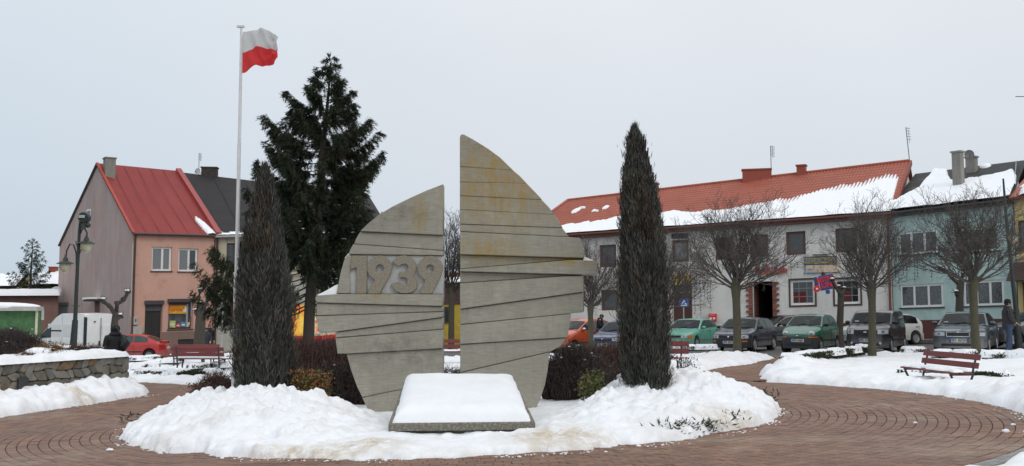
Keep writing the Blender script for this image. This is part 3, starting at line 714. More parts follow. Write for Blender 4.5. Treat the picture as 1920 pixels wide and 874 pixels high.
def chimney(root, c, dx, dy, h, m, cap=None, ang=0, label=None, capm=None, name='chimney', pots=0):
    M = Matrix.Rotation(ang, 3, 'Z'); b = MB(); b.box(Vector(c)+Vector((0,0,h/2-.4)), (dx, dy, h+.8), M)
    o = wpart(b, name, m, root, label)
    b = MB(); b.box(Vector(c)+Vector((0,0,h+.03)), (dx+.1, dy+.1, .08), M); k = b.build('cap', capm or m, None); k.data.transform(Matrix.Translation(-root.location)); k.parent = o
# ---------------------------------------------------------------- white inn with the red tile roof
A_ = at(1070, 440, 55.4); B_ = at(1668, 401, 48)
e_ = (Vector((B_.x, B_.y))-Vector((A_.x, A_.y))).normalized(); A2 = Vector((A_.x, A_.y))-e_*3.0
kb = (.50, .86)
FW = Fac(A2, (B_.x, B_.y), kb)
EAV = FW.uv(1600, 404)[1]
wallw = mat('white_plaster', (.67,.66,.63), .9, var=.07, scale=1.6, bump=.3, bscale=30, col2=(.47,.46,.44), thr=.6, sscale=.9)
stain(wallw, (.46,.44,.41), [], scale=.8, thr=.53, amt=.5, streak=(1.4,1.4,.25))
inn = empty('inn_building', FW.P(0,0,0), 0, 'long white two-storey inn with red tiled roof, brown windows and snow along the eaves', 'building')
plin = mat('brown_plinth', (.075,.035,.03), .85, var=.25, scale=4, bump=.3)
H = []; WIN = []
def pxwin(F, x0, x1, y0, y1, ref=None):
    u0, v0 = F.uv(x0, y1); u1, v1 = F.uv(x1, y0); um, vb = F.uv((x0+x1)/2, y1); _, vt = F.uv((x0+x1)/2, y0); return [min(u0, u1), max(u0, u1), vb, vt]
for q in [(1124,1155,459,501),(1260,1291,450,491),(1342,1374,445,487),(1407,1440,440,482),(1474,1510,434,478),(1567,1606,428,473)]:
    h = pxwin(FW, *q); H.append(h); WIN.append((h, 'up'))
for q in [(1055,1095,546,584),(1127,1160,544,582)]: h = pxwin(FW, *q); H.append(h); WIN.append((h, 'low'))
for q in [(1483,1527,525,572),(1566,1612,523,570)]: h = pxwin(FW, *q); H.append(h); WIN.append((h, 'bar'))
dn = pxwin(FW, 1262,1297,533,600); dn[2] = 0; arch = pxwin(FW, 1412,1448,528,600); arch[2] = 0
b = MB(); FW.wall(b, 0, FW.L, 0, EAV, H+[dn, arch], .22)
# end walls, back, and gable
for u in (0, FW.L):
    b.add([FW.P(u,0,0), FW.P(u,EAV,0), FW.P(u,EAV+3.3,-6) if u else FW.P(u,EAV,-6), FW.P(u,EAV,-12), FW.P(u,0,-12)], [(0,1,2,3,4)])
FW.box(b, 0, FW.L, 0, .01, -12, -.3)
wpart(b, 'wall', wallw, inn)
b = MB(); FW.wall(b, 0, FW.L, 0, .95, [dn, arch], .05, .04); b2_ = MB(); wpart(b, 'plinth', plin, inn)
for h, k in WIN:
    if k == 'up': window(FW, inn, *h, brownf, glassc if h is WIN[1][0] else glassd, 1, 1, .10, .15)
    elif k == 'low': window(FW, inn, *h, brownf, glassd, 1, 1, .10, .15)
    else: window(FW, inn, *h, pvc, glassd, 1, 1, .06, .11, surround=mat('brown_surround', (.07,.045,.035), .7))
for h, k in WIN:                       # leading bars and red seats seen through the two bar windows
    if k == 'bar':
        b = MB(); 
        for i in (1, 2): FW.box(b, h[0]+(h[1]-h[0])*i/3-.015, h[0]+(h[1]-h[0])*i/3+.015, h[2]+.12, h[3]-.12, -.084, -.07)
        for j in (1, 2): FW.box(b, h[0]+.12, h[1]-.12, h[2]+(h[3]-h[2])*j/3-.015, h[2]+(h[3]-h[2])*j/3+.015, -.087, -.073)
        wpart(b, 'glazing_bar', mat('pale_bar', (.22,.23,.24), .5), inn)
        b = MB(); FW.box(b, h[0]+.14, h[0]+.75, h[2]+.14, h[2]+.68, -.083, -.082); wpart(b, 'red_curtain', mat('deep_red_cloth', (.11,.012,.012), .8, var=.4, scale=9), inn)
# door on the left under the yellow sign
doorm = mat('brown_door', (.085,.033,.022), .5, var=.35, scale=3, streak=(14,14,1))
b = MB(); FW.box(b, dn[0], dn[1], 0, dn[3]-.45, -.2, -.14)
for k in range(6):
    u = dn[0]+(dn[1]-dn[0])*(k+.5)/6; FW.box(b, u-.04, u+.04, .1, dn[3]-.55, -.14, -.12)
wpart(b, 'door', doorm, inn); b = MB(); FW.box(b, dn[0], dn[1], dn[3]-.44, dn[3], -.2, -.15); wpart(b, 'transom', glassd, inn)
# passage with brick quoins
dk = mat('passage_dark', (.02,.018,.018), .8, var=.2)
b = MB(); u0, u1, _, v1 = arch
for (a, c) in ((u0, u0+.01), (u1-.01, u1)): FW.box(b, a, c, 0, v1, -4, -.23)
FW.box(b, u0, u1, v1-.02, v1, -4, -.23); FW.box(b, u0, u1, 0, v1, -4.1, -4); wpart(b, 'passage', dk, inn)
brk = mat('red_brick', (.20,.07,.05), .85, var=.3, scale=12, bump=.4, rand=.25)
nb = int((v1)/.145); bm_ = {}
for j in range(nb):
    for sd in (0, 1):
        ln = .34 if j % 2 else .20
        a, c = ((u0-ln, u0-.004) if sd == 0 else (u1+.004, u1+ln))
        b = MB(); FW.box(b, a, c, j*.145+.008, j*.145+.135, .043, .075); wpart(b, 'brick', brk, inn)
b = MB()
for j in range(nb):
    for k in range(3): FW.box(b, u0+.002, u0+.04, j*.145+.01, j*.145+.135, -.26-k*.27-.24, -.26-k*.27)
o = wpart(b, 'reveal_bricks', brk, inn); o['kind'] = 'stuff'
# roof
tile = mat('terracotta_tile_metal', (.33,.080,.045), .55, var=.14, scale=1.5, col2=(.29,.07,.036), thr=.56, sscale=.8, spec=.5)
ov = .45
e0 = FW.P(-.3, EAV-.05, ov); e1 = FW.P(FW.L+.12, EAV-.05, ov)
rU0 = 1.9; r1 = at(1706, 302, FW.P(FW.L,0,-6).y); rz1 = r1.z
rp1 = FW.P(FW.L+.12, 0, -6); rp1.x = r1.x; rp1.y = r1.y; rp1.z = rz1
r0a = at(1065, 376, 61.0); 
S = Slope(e0, e1, r0a, rp1)
tiles = roof_tiles(S, 112, 17, tile, inn, 'roof_tiles')
# left hip and back slope
b = MB(); bl = FW.P(-.3, EAV, -12); br = FW.P(FW.L, EAV, -12)
b.add([e0, r0a, bl], [(0,1,2)]); b.add([r0a, rp1, br, bl], [(0,1,2,3)]); wpart(b, 'roof_back', tile, inn)
b = MB(); b.tube([Vector(r0a)+Vector((0,0,.03)), Vector(rp1)+Vector((0,0,.03))], .09, 6); b.tube([Vector(r0a)+Vector((0,0,.03)), Vector(e0)+Vector((0,0,.03))], .09, 6); wpart(b, 'ridge_cap', tile, inn, smooth=60)
b = MB(); d = Vector((.12,0,0)); q0, q1 = Vector(e1), Vector(rp1); n_ = Vector(S.n)
b.hexa([q0-n_*.22, q0-n_*.22+d, q1-n_*.22+d, q1-n_*.22, q0+n_*.05, q0+n_*.05+d, q1+n_*.05+d, q1+n_*.05]); wpart(b, 'verge_board', mat('verge_red', (.22,.05,.03), .6), inn)
brownp = mat('brown_metal', (.12,.04,.03), .5, var=.15)
b = MB(); FW.box(b, -.3, FW.L+.1, EAV-.27, EAV-.10, ov-.05, ov-.01); FW.box(b, -.3, FW.L+.1, EAV-.27, EAV-.235, 0.004, ov-.06); wpart(b, 'fascia', brownp, inn)
gutter(FW, inn, -.3, FW.L+.1, EAV-.08, ov+.07, brownp)
pipe(FW, inn, FW.L-.10, .1, EAV-.1, mat('rust_pipe', (.20,.06,.04), .5), r=.06)
b = MB()
FW.box(b, 0, FW.L-.2, EAV-1.95+.0, EAV-1.93, .002, .03) if False else FW.box(b, 0, FW.L-.2, EAV-.34, EAV-.28, .004, .10)
wpart(b, 'cornice', wallw, inn)
def msk(A, T):
    top = np.interp(A, [0,.10,.2,.32,.40,.5,.58,.66,.74,.82,.90,.96,.985,1], [.18,.22,.28,.40,.36,.30,.34,.42,.47,.56,.66,.74,.70,.0])
    d = top-T+fbm(A*26, T*5, 4, 4)*.13+fbm(A*90, T*12, 6, 2)*.05
    rib = (np.cos(A*112*2*PI)*.5+.5)*np.clip((A-.55)*5, 0, 1)*(.11+.30*fbm(A*22, T*3, 61, 3))*np.clip((T-top+.28)/.2, 0, 1)
    d = d-rib
    d = np.where((A > .90) & (T < .93*.0+.0), -1, d)
    for (a, t, ra, rt) in [(.085,.63,.010,.07),(.093,.70,.012,.02),(.15,.58,.006,.03),(.178,.64,.008,.05),(.162,.56,.004,.02)]:
        d = np.maximum(d, .03*(1-((A-a)/ra)**2-((T-t)/rt)**2)+fbm(A*300, T*30, 9, 2)*.02)
    return d
roof_snow(S, inn, msk, .09, (900, 110), lift=.045)
# ridge furniture
def onroof(px, py, Y): return at(px, py, Y)
redch = mat('red_sheet_chimney', (.27,.055,.03), .55, var=.12)
ang_f = math.atan2(FW.e.y, FW.e.x)
c = at(1419, 340, 56.4); chimney(inn, (c.x, c.y, c.z-.3), 1.65, .6, .95, redch, ang=ang_f+.2)
c = at(1503, 322, 55.4); chimney(inn, (c.x, c.y, c.z-.1), .5, .5, .42, redch, ang=ang_f)
c = at(1226, 362, 59.5); chimney(inn, (c.x, c.y, c.z-.2), .5, .5, .75, redch, ang=ang_f)
q = at(1446, 322, 56.0); antenna('tall comb-like antenna beside the wide red chimney on the tiled roof', q, 1.55, .0, 8, .25, (1,.2))
q = at(1706, 300, 53.2); antenna('leaning antenna mast on the right end of the red tiled ridge', q, 1.85, -.16, 5, .22, (1,-.1))
# white upper gable peak over the neighbour roof
# facade signs
def fsign(F, name, label, cat, x0, x1, y0, y1, m, w0=.05, w1=.1, dy=0):
    """flat board fixed on a facade, corners from pixels; dy = pixel drop of the right end"""
    h = pxwin(F, x0, x1, y0, y1); root = empty(name, F.P(h[0], h[2], w1), math.atan2(F.e.y, F.e.x), label, cat)
    return root, h
def sboard(root, W_, H_, m, name='board', t=.05, z=0, y=0, x=0):
    b = MB(); b.b2((x, y, z), (x+W_, y+t, z+H_)); return b.build(name, m, root)
yel = mat('sign_yellow', (.72,.55,.03), .5, var=.08); redp = mat('sign_red', (.62,.03,.03), .45, var=.1); blup = mat('sign_blue', (.03,.06,.22), .5, var=.1)
wht = mat('sign_white', (.75,.75,.75), .5, var=.04); lblue = mat('sign_light_blue', (.20,.45,.68), .5, var=.2, scale=20); blk = mat('sign_black', (.02,.02,.02), .5)
beige = mat('sign_beige', (.60,.48,.36), .6, var=.4, scale=9)
rt, h = fsign(FW, 'shop_sign', 'yellow board with red arched lettering over the brown door', 'sign', 1264,1296,514,534, yel)
W_, H_ = h[1]-h[0], h[3]-h[2]; sboard(rt, W_, H_, yel)
text('lettering', 'OCCOLA', .26, mat('dark_red_paint', (.30,.02,.02), .5), rt, (W_/2, -.006, H_*.78), bold=.006, sx=.9)
b = MB(); b.b2((W_*.3, -.006, H_*.2), (W_*.75, -.002, H_*.5)); b.build('picture', mat('sign_picture', (.5,.52,.35), .5, var=.6, scale=14), rt)
rt, h = fsign(FW, 'inn_sign', 'wide yellow and blue painted sign above the two bar windows', 'sign', 1510,1568,482,494, yel)
W_, H_ = h[1]-h[0], h[3]-h[2]; sboard(rt, W_, H_, mat('painted_ochre', (.42,.33,.06), .6, var=.45, scale=5, col2=(.10,.13,.25), thr=.57, sscale=5)); 
b = MB(); b.b2((-.08, -.012, H_+.002), (W_+.05, .04, H_+.05)); b.b2((-.08, -.012, -.05), (W_+.05, .04, -.002)); b.build('border', blup, rt)
b = MB(); b.b2((W_*.25, -.10, H_+.12), (W_*.75, .06, H_+.16)); b.build('lamp_rail', sillm, rt)
text('lettering', 'RESTAURACJA', .27, mat('sign_navy', (.05,.08,.25), .5), rt, (W_/2, -.006, H_/2), bold=.004, sx=.95)
rt, h = fsign(FW, 'picture_board', 'beige picture strip below the wide yellow sign', 'sign', 1512,1573,496,510, beige)
sboard(rt, h[1]-h[0], h[3]-h[2], beige)
rt, h = fsign(FW, 'blue_letter_sign', 'three pale blue square letters left below the picture strip', 'sign', 1511,1535,504,512, lblue)
W_, H_ = h[1]-h[0], h[3]-h[2]
for k, ch in enumerate('BAR'):
    sboard(rt, W_*.27, H_, lblue, 'letter_tile', .04, 0, 0, W_*k/3); text('letter', ch, H_*1.05, wht, rt, (W_*(k/3+.135), -.006, H_/2))
rt, h = fsign(FW, 'wall_lamp', 'small black wall lamp under the picture strip', 'lamp', 1541,1547,512,518, blk)
W_, H_ = h[1]-h[0], h[3]-h[2]; b = MB(); b.b2((0,-.12,0), (W_,.06,H_)); b.build('housing', blk, rt, None, .02); b = MB(); b.b2((W_*.3,.0,H_), (W_*.7,.06,H_+.1)); b.build('bracket', blk, rt)
rt, h = fsign(FW, 'entrance_sign', 'red lettered sign over the brick-edged passage', 'sign', 1428,1465,502,513, redp)
W_, H_ = h[1]-h[0], h[3]-h[2]; sboard(rt, W_, H_*.2, mat('sign_orange', (.6,.25,.04), .5), 'strip', .05, -.02)
text('lettering', 'BAR 24h', .46, redp, rt, (W_/2, -.02, H_*.6), extrude=.03, bold=.015)
rt, h = fsign(FW, 'letter_box', 'small red wall box with white marks between the door and the passage', 'post box', 1331,1344,588,602, redp)
W_, H_ = h[1]-h[0], h[3]-h[2]; b = MB(); b.b2((0,-.12,0), (W_,.1,H_)); b.build('box', redp, rt, None, .015)
b = MB(); b.b2((W_*.1,-.124,H_*.2), (W_*.42,-.12,H_*.5)); b.build('label_plate', wht, rt); b = MB(); b.b2((W_*.58,-.124,H_*.25), (W_*.9,-.12,H_*.5)); b.b2((W_*.2,-.124,H_*.8), (W_*.8,-.12,H_*.84)); b.build('label_plate', wht, rt)
rt, h = fsign(FW, 'name_plate', 'dark narrow name plate above the curtained upper window', 'sign', 1260,1290,438,447, blk)
sboard(rt, h[1]-h[0], h[3]-h[2], mat('plate_dark', (.03,.03,.045), .5, var=.5, scale=20))
# projecting red and blue sign, tilted
qd = at(1547, 530, 47.0)
rt = empty('projecting_sign', qd, R(-12), 'tilted dark blue sign with big red lettering between the two bar windows', 'sign')
rt.rotation_euler = (0, R(-11), R(-12))
b = MB(); b.b2((-.44,-.04,-.36), (.44,.04,.36)); b.build('board', blup, rt, None, .01)
text('lettering', 'BISTRO', .33, redp, rt, (.06, -.05, .15), extrude=.02, bold=.012, sx=.78); text('lettering', 'LUNA', .36, redp, rt, (.08, -.05, -.14), extrude=.02, bold=.012, sx=.95)
b = MB(); b.lathe([(0,.03),(.16,.03),(.16,-.03),(0,-.03)], (-.45,-.07,-.22), 20, Matrix.Rotation(PI/2, 3, 'X')); b.build('red_disc', redp, rt)
b = MB(); b.lathe([(0,.035),(.05,.035)], (-.45,-.105,-.22), 12, Matrix.Rotation(PI/2, 3, 'X')); b.build('disc_mark', wht, rt)
b = MB(); b.b2((-.07,-.05,-.56), (.12,.03,-.37)); b.build('pendant', blup, rt); b = MB(); b.b2((-.33,-.046,-.36), (-.27,-.042,.36)); b.build('stripe', lblue, rt)
b = MB(); b.tube([(.1,.02,.36),(.1,.8,.45)], .02, 6); b.build('bracket', blk, rt)
# ---------------------------------------------------------------- teal house
C_ = at(1668.6, 401, 48); D_ = at(1899, 372, 43.3)
FT = Fac((C_.x+.02, C_.y), (D_.x, D_.y), kb)
EVT = .5*(FT.uv(1690, 396)[1]+FT.uv(1885, 373)[1])
teal = mat('teal_plaster', (.45,.59,.565), .9, var=.06, scale=1.5, bump=.3, bscale=30, col2=(.32,.45,.42), thr=.6, sscale=.8)
stain(teal, (.28,.36,.34), [], scale=.8, thr=.54, amt=.45, streak=(1.4,1.4,.25))
th_ = empty('teal_house', FT.P(0,0,0), 0, 'pale teal house with white lace-curtained windows and snow-covered black roof', 'building')
tw = [pxwin(FT, 1689,1768,533,576), pxwin(FT, 1808,1882,526,573), pxwin(FT, 1686,1758,433,476), pxwin(FT, 1789,1872,427,472)]
b = MB(); FT.wall(b, 0, FT.L, 0, EVT, tw, .16)
for u in (0, FT.L): b.add([FT.P(u,0,0), FT.P(u,EVT,0), FT.P(u,EVT+2.5,-5), FT.P(u,EVT,-10), FT.P(u,0,-10)], [(0,1,2,3,4)])
wpart(b, 'wall', teal, th_)
b = MB(); FT.wall(b, 0, FT.L, 0, 1.02, [], .03, .035); wpart(b, 'plinth', mat('maroon_plinth', (.10,.035,.03), .8, var=.15, scale=3), th_)
b = MB(); u_, v_ = FT.uv(1722, 606); FT.box(b, u_-.2, u_+.25, .25, .62, .037, .05); wpart(b, 'cellar_window', blk, th_)
for k, q in enumerate(tw): window(FT, th_, *q, pvc, lace, 3, 1, .05, .10, sillm)
EV2 = EVT-.05
te0, te1 = FT.P(-.02, EV2, .35), FT.P(FT.L+.05, EV2, .35)
rl = at(1716, 326, 53.0); rr_ = at(1924, 300, 48.3)
blackr = mat('black_roof_felt', (.030,.028,.028), .75, var=.3, scale=3, bump=.3, col2=(.075,.07,.068), thr=.62, sscale=1.2)
ST = Slope(te0, te1, rl, rr_); roof_plain(ST, blackr, th_, seams=0)
b = MB(); b.add([rl, rr_, FT.P(FT.L, EVT, -10), FT.P(0, EVT, -10)], [(0,1,2,3)]); wpart(b, 'roof_back', blackr, th_)
def msk2(A, T):
    top = np.interp(A, [0,.05,.12,.17,.19,.30,.36,.42,.55,.7,.86,.93,.97,1], [.24,.36,.46,.55,1.02,1.02,.84,.66,.62,.66,.70,.72,.55,.3])
    d = top-T+fbm(A*11, T*4, 14, 4)*.14+fbm(A*40, T*12, 16, 2)*.03
    d = np.maximum(d, .03*(1-((A-.66)/.05)**2-((T-.96)/.05)**2))
    return d
roof_snow(ST, th_, msk2, .16, (420, 120), lift=.01)
gutter(FT, th_, 0, FT.L, EV2-.06, .42, mat('black_gutter', (.03,.03,.03), .5))
b = MB(); FT.box(b, 0, FT.L, EV2-.22, EV2-.1, 0.004, .33); wpart(b, 'fascia', sillm, th_)
grc = mat('grey_render', (.235,.225,.20), .9, var=.25, scale=2.5, bump=.4, streak=(3,3,.6))
ang_t = math.atan2(FT.e.y, FT.e.x)
c = at(1797, 330, 47.6); chimney(th_, (c.x, c.y, c.z), .44, .36, 1.18, grc, ang=ang_t, label='tall grey rendered chimney', capm=grc)
c = at(1822, 312, 49.6); chimney(th_, (c.x, c.y, c.z), .48, .36, .45, grc, ang=ang_t, label='lower grey chimney behind the tall one')
q = at(1817, 290, 48.9); dish('small mesh dish beside the tall grey chimney on the teal house', q, .24, (-.3,-1,.15), mat('mesh_dish', (.12,.12,.125), .6, var=.3))
# ---------------------------------------------------------------- yellow house at the right edge
E_ = at(1899.5, 372, 43.2); F_ = Vector((D_.x, D_.y))+(Vector((D_.x, D_.y))-Vector((C_.x, C_.y))).normalized()*9
FY = Fac((E_.x+.03, E_.y), (F_.x, F_.y), kb)
yw = mat('yellow_plaster', (.55,.43,.19), .9, var=.08, scale=1.5, bump=.3)
yh = empty('yellow_house', FY.P(0,0,0), 0, 'yellow plastered house cut by the right edge of the photo', 'building')
EVY = EVT+.05
q1 = pxwin(FY, 1911, 1945, 412, 466)
b = MB(); FY.wall(b, 0, FY.L, 0, EVY, [q1], .16)
for u in (0, FY.L): b.add([FY.P(u,0,0), FY.P(u,EVY,0), FY.P(u,EVY+.5,-4), FY.P(u,EVY,-10), FY.P(u,0,-10)], [(0,1,2,3,4)])
wpart(b, 'wall', yw, yh); window(FY, yh, *q1, brownf, lace, 2, 1, .08, .1, sillm)
b = MB(); FY.wall(b, 0, FY.L, 0, 1.0, [], .03, .035); wpart(b, 'plinth', plin, yh)
ye0, ye1 = FY.P(-.05, EVY-.05, .4), FY.P(FY.L, EVY-.05, .4); _q = FY.P(.2, 0, -4.5); yr0 = at(1934, 318, _q.y); yr1 = FY.P(FY.L, EVY+2.2, -4.5)
SY = Slope(ye0, ye1, yr0, yr1); roof_plain(SY, tile, yh)
roof_snow(SY, yh, lambda A, T: np.minimum(.9-T, A-.035+fbm(A*0, T*9, 3, 2)*.03)+fbm(A*10, T*5, 24, 3)*.1, .14, (120, 60))
b = MB(); u_, v_ = FY.uv(1912, 492); 
c8 = [FY.P(u_-.25, v_-.85, .05), FY.P(u_+3, v_-.85, .05), FY.P(u_+3, v_-.85, .9), FY.P(u_-.25, v_-.85, .9), FY.P(u_-.25, v_, .05), FY.P(u_+3, v_, .05), FY.P(u_+3, v_-.1, .25), FY.P(u_-.25, v_-.1, .25)]
b.hexa(c8); wpart(b, 'awning', mat('dark_brown_awning', (.05,.028,.025), .8), yh)
b = MB(); FY.box(b, u_+.1, u_+2.5, 0, v_-.9, .005, .04); wpart(b, 'shop_door', doorm, yh)
# ---------------------------------------------------------------- pink corner house
P1 = at(250, 437, 58); P2 = at(402, 441, 60.8); P0 = at(112, 460, 65)
FP = Fac((P1.x, P1.y), (P2.x, P2.y))
# gable wall
FG = Fac((P0.x, P0.y), (P1.x-.01, P1.y))
gl = (P0.x-P1.x, P0.y-P1.y); FP.back = Vector(gl).normalized(); GD = Vector(gl).length
EVP = FP.uv(320, 439)[1]
pink = mat('salmon_plaster', (.59,.345,.27), .9, var=.06, scale=1.2, bump=.3, bscale=25, col2=(.46,.25,.185), thr=.6, sscale=.7)
pgab = mat('weathered_pink_render', (.40,.325,.305), .92, var=.12, scale=1.2, bump=.35, bscale=25, col2=(.40,.295,.27), thr=.52, sscale=.5, streak=(2,2,.35))
stain(pgab, (.22,.19,.18), [], scale=.9, thr=.56, amt=.45, streak=(1.6,1.6,.25))
stain(pink, (.40,.24,.19), [], scale=.8, thr=.55, amt=.4, streak=(1.4,1.4,.25))
ph = empty('pink_house', FP.P(0,0,0), 0, 'salmon pink corner house with steep red sheet roof and a shop below', 'building')
pw_ = [pxwin(FP, 284,323,463,508), pxwin(FP, 334,372,466,509)]
shop = pxwin(FP, 315,362,567,617); pdoor = pxwin(FP, 270,305,571,648); pdoor[2] = .0; cell = pxwin(FP, 333,365,636,654)
b = MB(); FP.wall(b, 0, FP.L, 0, EVP, pw_+[shop, pdoor, cell], .2); FP.box(b, 0, FP.L, 0, .02, -GD+.3, -.3); wpart(b, 'wall', pink, ph)
b = MB(); FP.wall(b, 0, FP.L, 0, FP.uv(330, 622)[1], [pdoor, cell, (shop[0]-.02, shop[1]+.02, shop[2]-.1, shop[3])], .02, .02); wpart(b, 'plinth', mat('brown_render', (.215,.145,.12), .9, var=.12, scale=2), ph)
RGZ = at(183, 307, (P0.y+P1.y)/2-.2); rgv = RGZ.z-gzf(RGZ.x, RGZ.y)
b = MB(); uR = FG.uv(183, 307)[0]; vR = FG.uv(183, 307)[1]; v0_ = FG.uv(112, 460)[1]
b.add([FG.P(0,0,0), FG.P(FG.L,0,0), FG.P(FG.L,EVP,0), FG.P(uR,vR,0), FG.P(0,v0_,0)], [(0,1,2,3,4)]); wpart(b, 'gable_wall', pgab, ph, 'weathered grey-pink gable wall')
# string course line and small gable window
b = MB(); u_, v_ = FG.uv(166, 393); u2_, v2_ = FG.uv(171, 410)
gw = (FG.uv(163,400)[0], FG.uv(171,400)[0], FG.uv(167,412)[1], FG.uv(167,393)[1])
FG.box(b, gw[0], gw[1], gw[2], gw[3], .01, .04); wpart(b, 'gable_window', pvc, ph); b = MB(); FG.box(b, gw[0]+.07, gw[1]-.07, gw[2]+.1, gw[3]-.1, .042, .05); wpart(b, 'gable_pane', glassd, ph)
b = MB(); g2_ = (FG.uv(112,580)[0], FG.uv(127,580)[0], FG.uv(120,598)[1], FG.uv(120,573)[1]); FG.box(b, *g2_, .01, .05); wpart(b, 'gable_window', mat('grey_shutter', (.12,.13,.14), .6), ph)
b = MB(); FG.box(b, g2_[0]-.12, g2_[1]+.12, g2_[3]+.01, g2_[3]+.2, .01, .12); wpart(b, 'shutter_box', mat('shutter_brown', (.10,.085,.08), .6), ph)
b = MB(); q_ = FG.uv(183, 565); FG.box(b, q_[0]-.45, q_[0]+.45, q_[1], q_[1]+.12, .02, .7); wpart(b, 'porch_roof', sillm, ph); b = MB(); FG.box(b, q_[0]-.5, q_[0]+.5, q_[1]+.12, q_[1]+.24, .02, .75); o=wpart(b, 'porch_snow', clean, ph)
b = MB(); FG.box(b, q_[0]-.25, q_[0]+.35, 0, q_[1]-.02, .01, .05); wpart(b, 'side_door', mat('side_door_brown', (.11,.06,.05), .7), ph)
for k in range(2):
    window(FP, ph, *pw_[k], pvc, glassc if k == 0 else None, 2, 1, .12, .11, sillm, pane_mats=[glassc, glassc] if k == 0 else [glassc, glassd], uw=[pw_[k][0], pw_[k][0]+(pw_[k][1]-pw_[k][0])*.56, pw_[k][1]])
# shop window with roller box, banner and goods
window(FP, ph, *shop, mat('dark_frame', (.045,.035,.035), .5), glassd, 1, 1, .22, .10, sillm, name='shop_window', label='shop window with dark frame')
b = MB(); FP.box(b, shop[0]-.08, shop[1]+.08, shop[3]+.003, shop[3]+.22, .0, .20); wpart(b, 'shutter_box', mat('roller_dark', (.05,.045,.05), .5), ph)
b = MB(); FP.box(b, shop[1]-.30, shop[1]-.22, shop[2]+.12, shop[3]-.1, -.24, -.18); wpart(b, 'curtain_rail', mat('pale_reveal', (.35,.36,.35), .6), ph)
b = MB(); FP.box(b, pdoor[0]-.05, pdoor[1]+.05, pdoor[3]+.003, pdoor[3]+.24, 0, .20); wpart(b, 'shutter_box', MATS['roller_dark'], ph)
b = MB(); FP.box(b, pdoor[0], pdoor[1], 0, pdoor[3], -.3, -.2)
for k in range(9):
    for j in range(4): FP.box(b, pdoor[0]+.1+j*.26, pdoor[0]+.28+j*.26, .25+k*.26, .42+k*.26, -.2, -.18)
FP.box(b, pdoor[0]+.5, pdoor[0]+.54, .1, pdoor[3]-.3, -.2, -.16)
wpart(b, 'shop_door', mat('dark_door', (.022,.018,.018), .5, var=.3), ph)
b = MB(); FP.box(b, pdoor[0], pdoor[1], pdoor[3]-.4, pdoor[3], -.14, -.10); wpart(b, 'door_shutter', mat('roller_grey', (.07,.07,.075), .5), ph)
window(FP, ph, *cell, MATS['dark_frame'], glassd, 2, 1, .1, .06, name='cellar_window')
hb = pxwin(FP, 317, 354, 569, 588)
rt = empty('shop_banner', FP.P(shop[0]+.1, hb[2], -.19), math.atan2(FP.e.y, FP.e.x), 'orange banner with yellow lettering and a white bird hung inside the shop window', 'banner')
orb = mat('banner_orange', (.75,.30,.01), .5, var=.15, scale=5, col2=(.80,.44,.03), thr=.55, sscale=4)
Wb, Hb = (hb[1]-hb[0])*.97, hb[3]-hb[2]
b = MB(); b.b2((0,0,0), (Wb, .01, Hb)); b.build('cloth', orb, rt)
b = MB(); b.b2((0,-.006,Hb*.82), (Wb, -.001, Hb)); b.build('top_band', mat('banner_brown', (.25,.07,.02), .6), rt)
text('lettering', 'Kurczak', .33, mat('banner_red_brown', (.50,.12,.01), .5), rt, (Wb*.42, -.005, Hb*.42), bold=.008)
b = MB(); b.sphere((Wb*.85, -.005, Hb*.33), (.16,.006,.10), 12, 6); b.sphere((Wb*.89, -.008, Hb*.58), (.06,.006,.12), 10, 6); b.build('bird', mat('bird_white', (.7,.72,.65), .6), rt)
gcols = [((.55,.6,.2), .42, .42), ((.5,.10,.05), .3, .25), ((.08,.22,.4), .42, .34), ((.4,.42,.2), .36, .26), ((.6,.6,.58), .35, .30), ((.25,.1,.06), .3, .5)]
u_ = shop[0]+.12
gl_ = ['pale green packet at the left end of the shop window', 'small dark red packet beside the pale green packet in the shop window', 'blue box in the middle of the shop window', 'olive packet right of the blue box in the shop window', 'white box near the right end of the shop window', 'narrow brown box at the far right of the shop window']
for k, (c_, w_, h_) in enumerate(gcols):
    if u_+w_ > shop[1]-.3: w_ = max(.08, shop[1]-.3-u_)
    rt = empty('shop_goods', FP.P(u_+w_/2, shop[2]+.1, -.17), 0, gl_[k], 'packet', 'goods in the pink house shop window')
    b = MB(); b.b2((-w_*.46,-.02,0), (w_*.46,.02,h_)); b.build('carton', mat('goods_%d' % k, c_, .5, var=.35, scale=12), rt, None, .006)
    b = MB(); b.b2((-w_*.3,-.024,h_*.3), (w_*.3,-.0205,h_*.6)); b.build('print', wht, rt); u_ += w_*.98
# meter boxes
for (x0, x1, y0, y1, nm, lb) in ((249,258,594,609,'gas meter box', 'small white wall meter box with dark window left of the shop door'), (248,266,612,635,'cabinet', 'grey utility cabinet on the wall left of the shop door')):
    h = pxwin(FP, x0, x1, y0, y1); rt = empty('utility_box', FP.P(h[0], h[2], .12), math.atan2(FP.e.y, FP.e.x), lb, 'utility box')
    b = MB(); b.b2((0,-.03,0), (h[1]-h[0], .09, h[3]-h[2])); b.build('housing', mat('cabinet_grey', (.42,.41,.38), .6, var=.1), rt, None, .01)
    b = MB(); b.b2(((h[1]-h[0])*.35,-.034,(h[3]-h[2])*.35), ((h[1]-h[0])*.62, -.031, (h[3]-h[2])*.75)); b.build('door_panel', sillm if y1 < 610 else mat('cabinet_grey2', (.38,.37,.34), .6), rt)
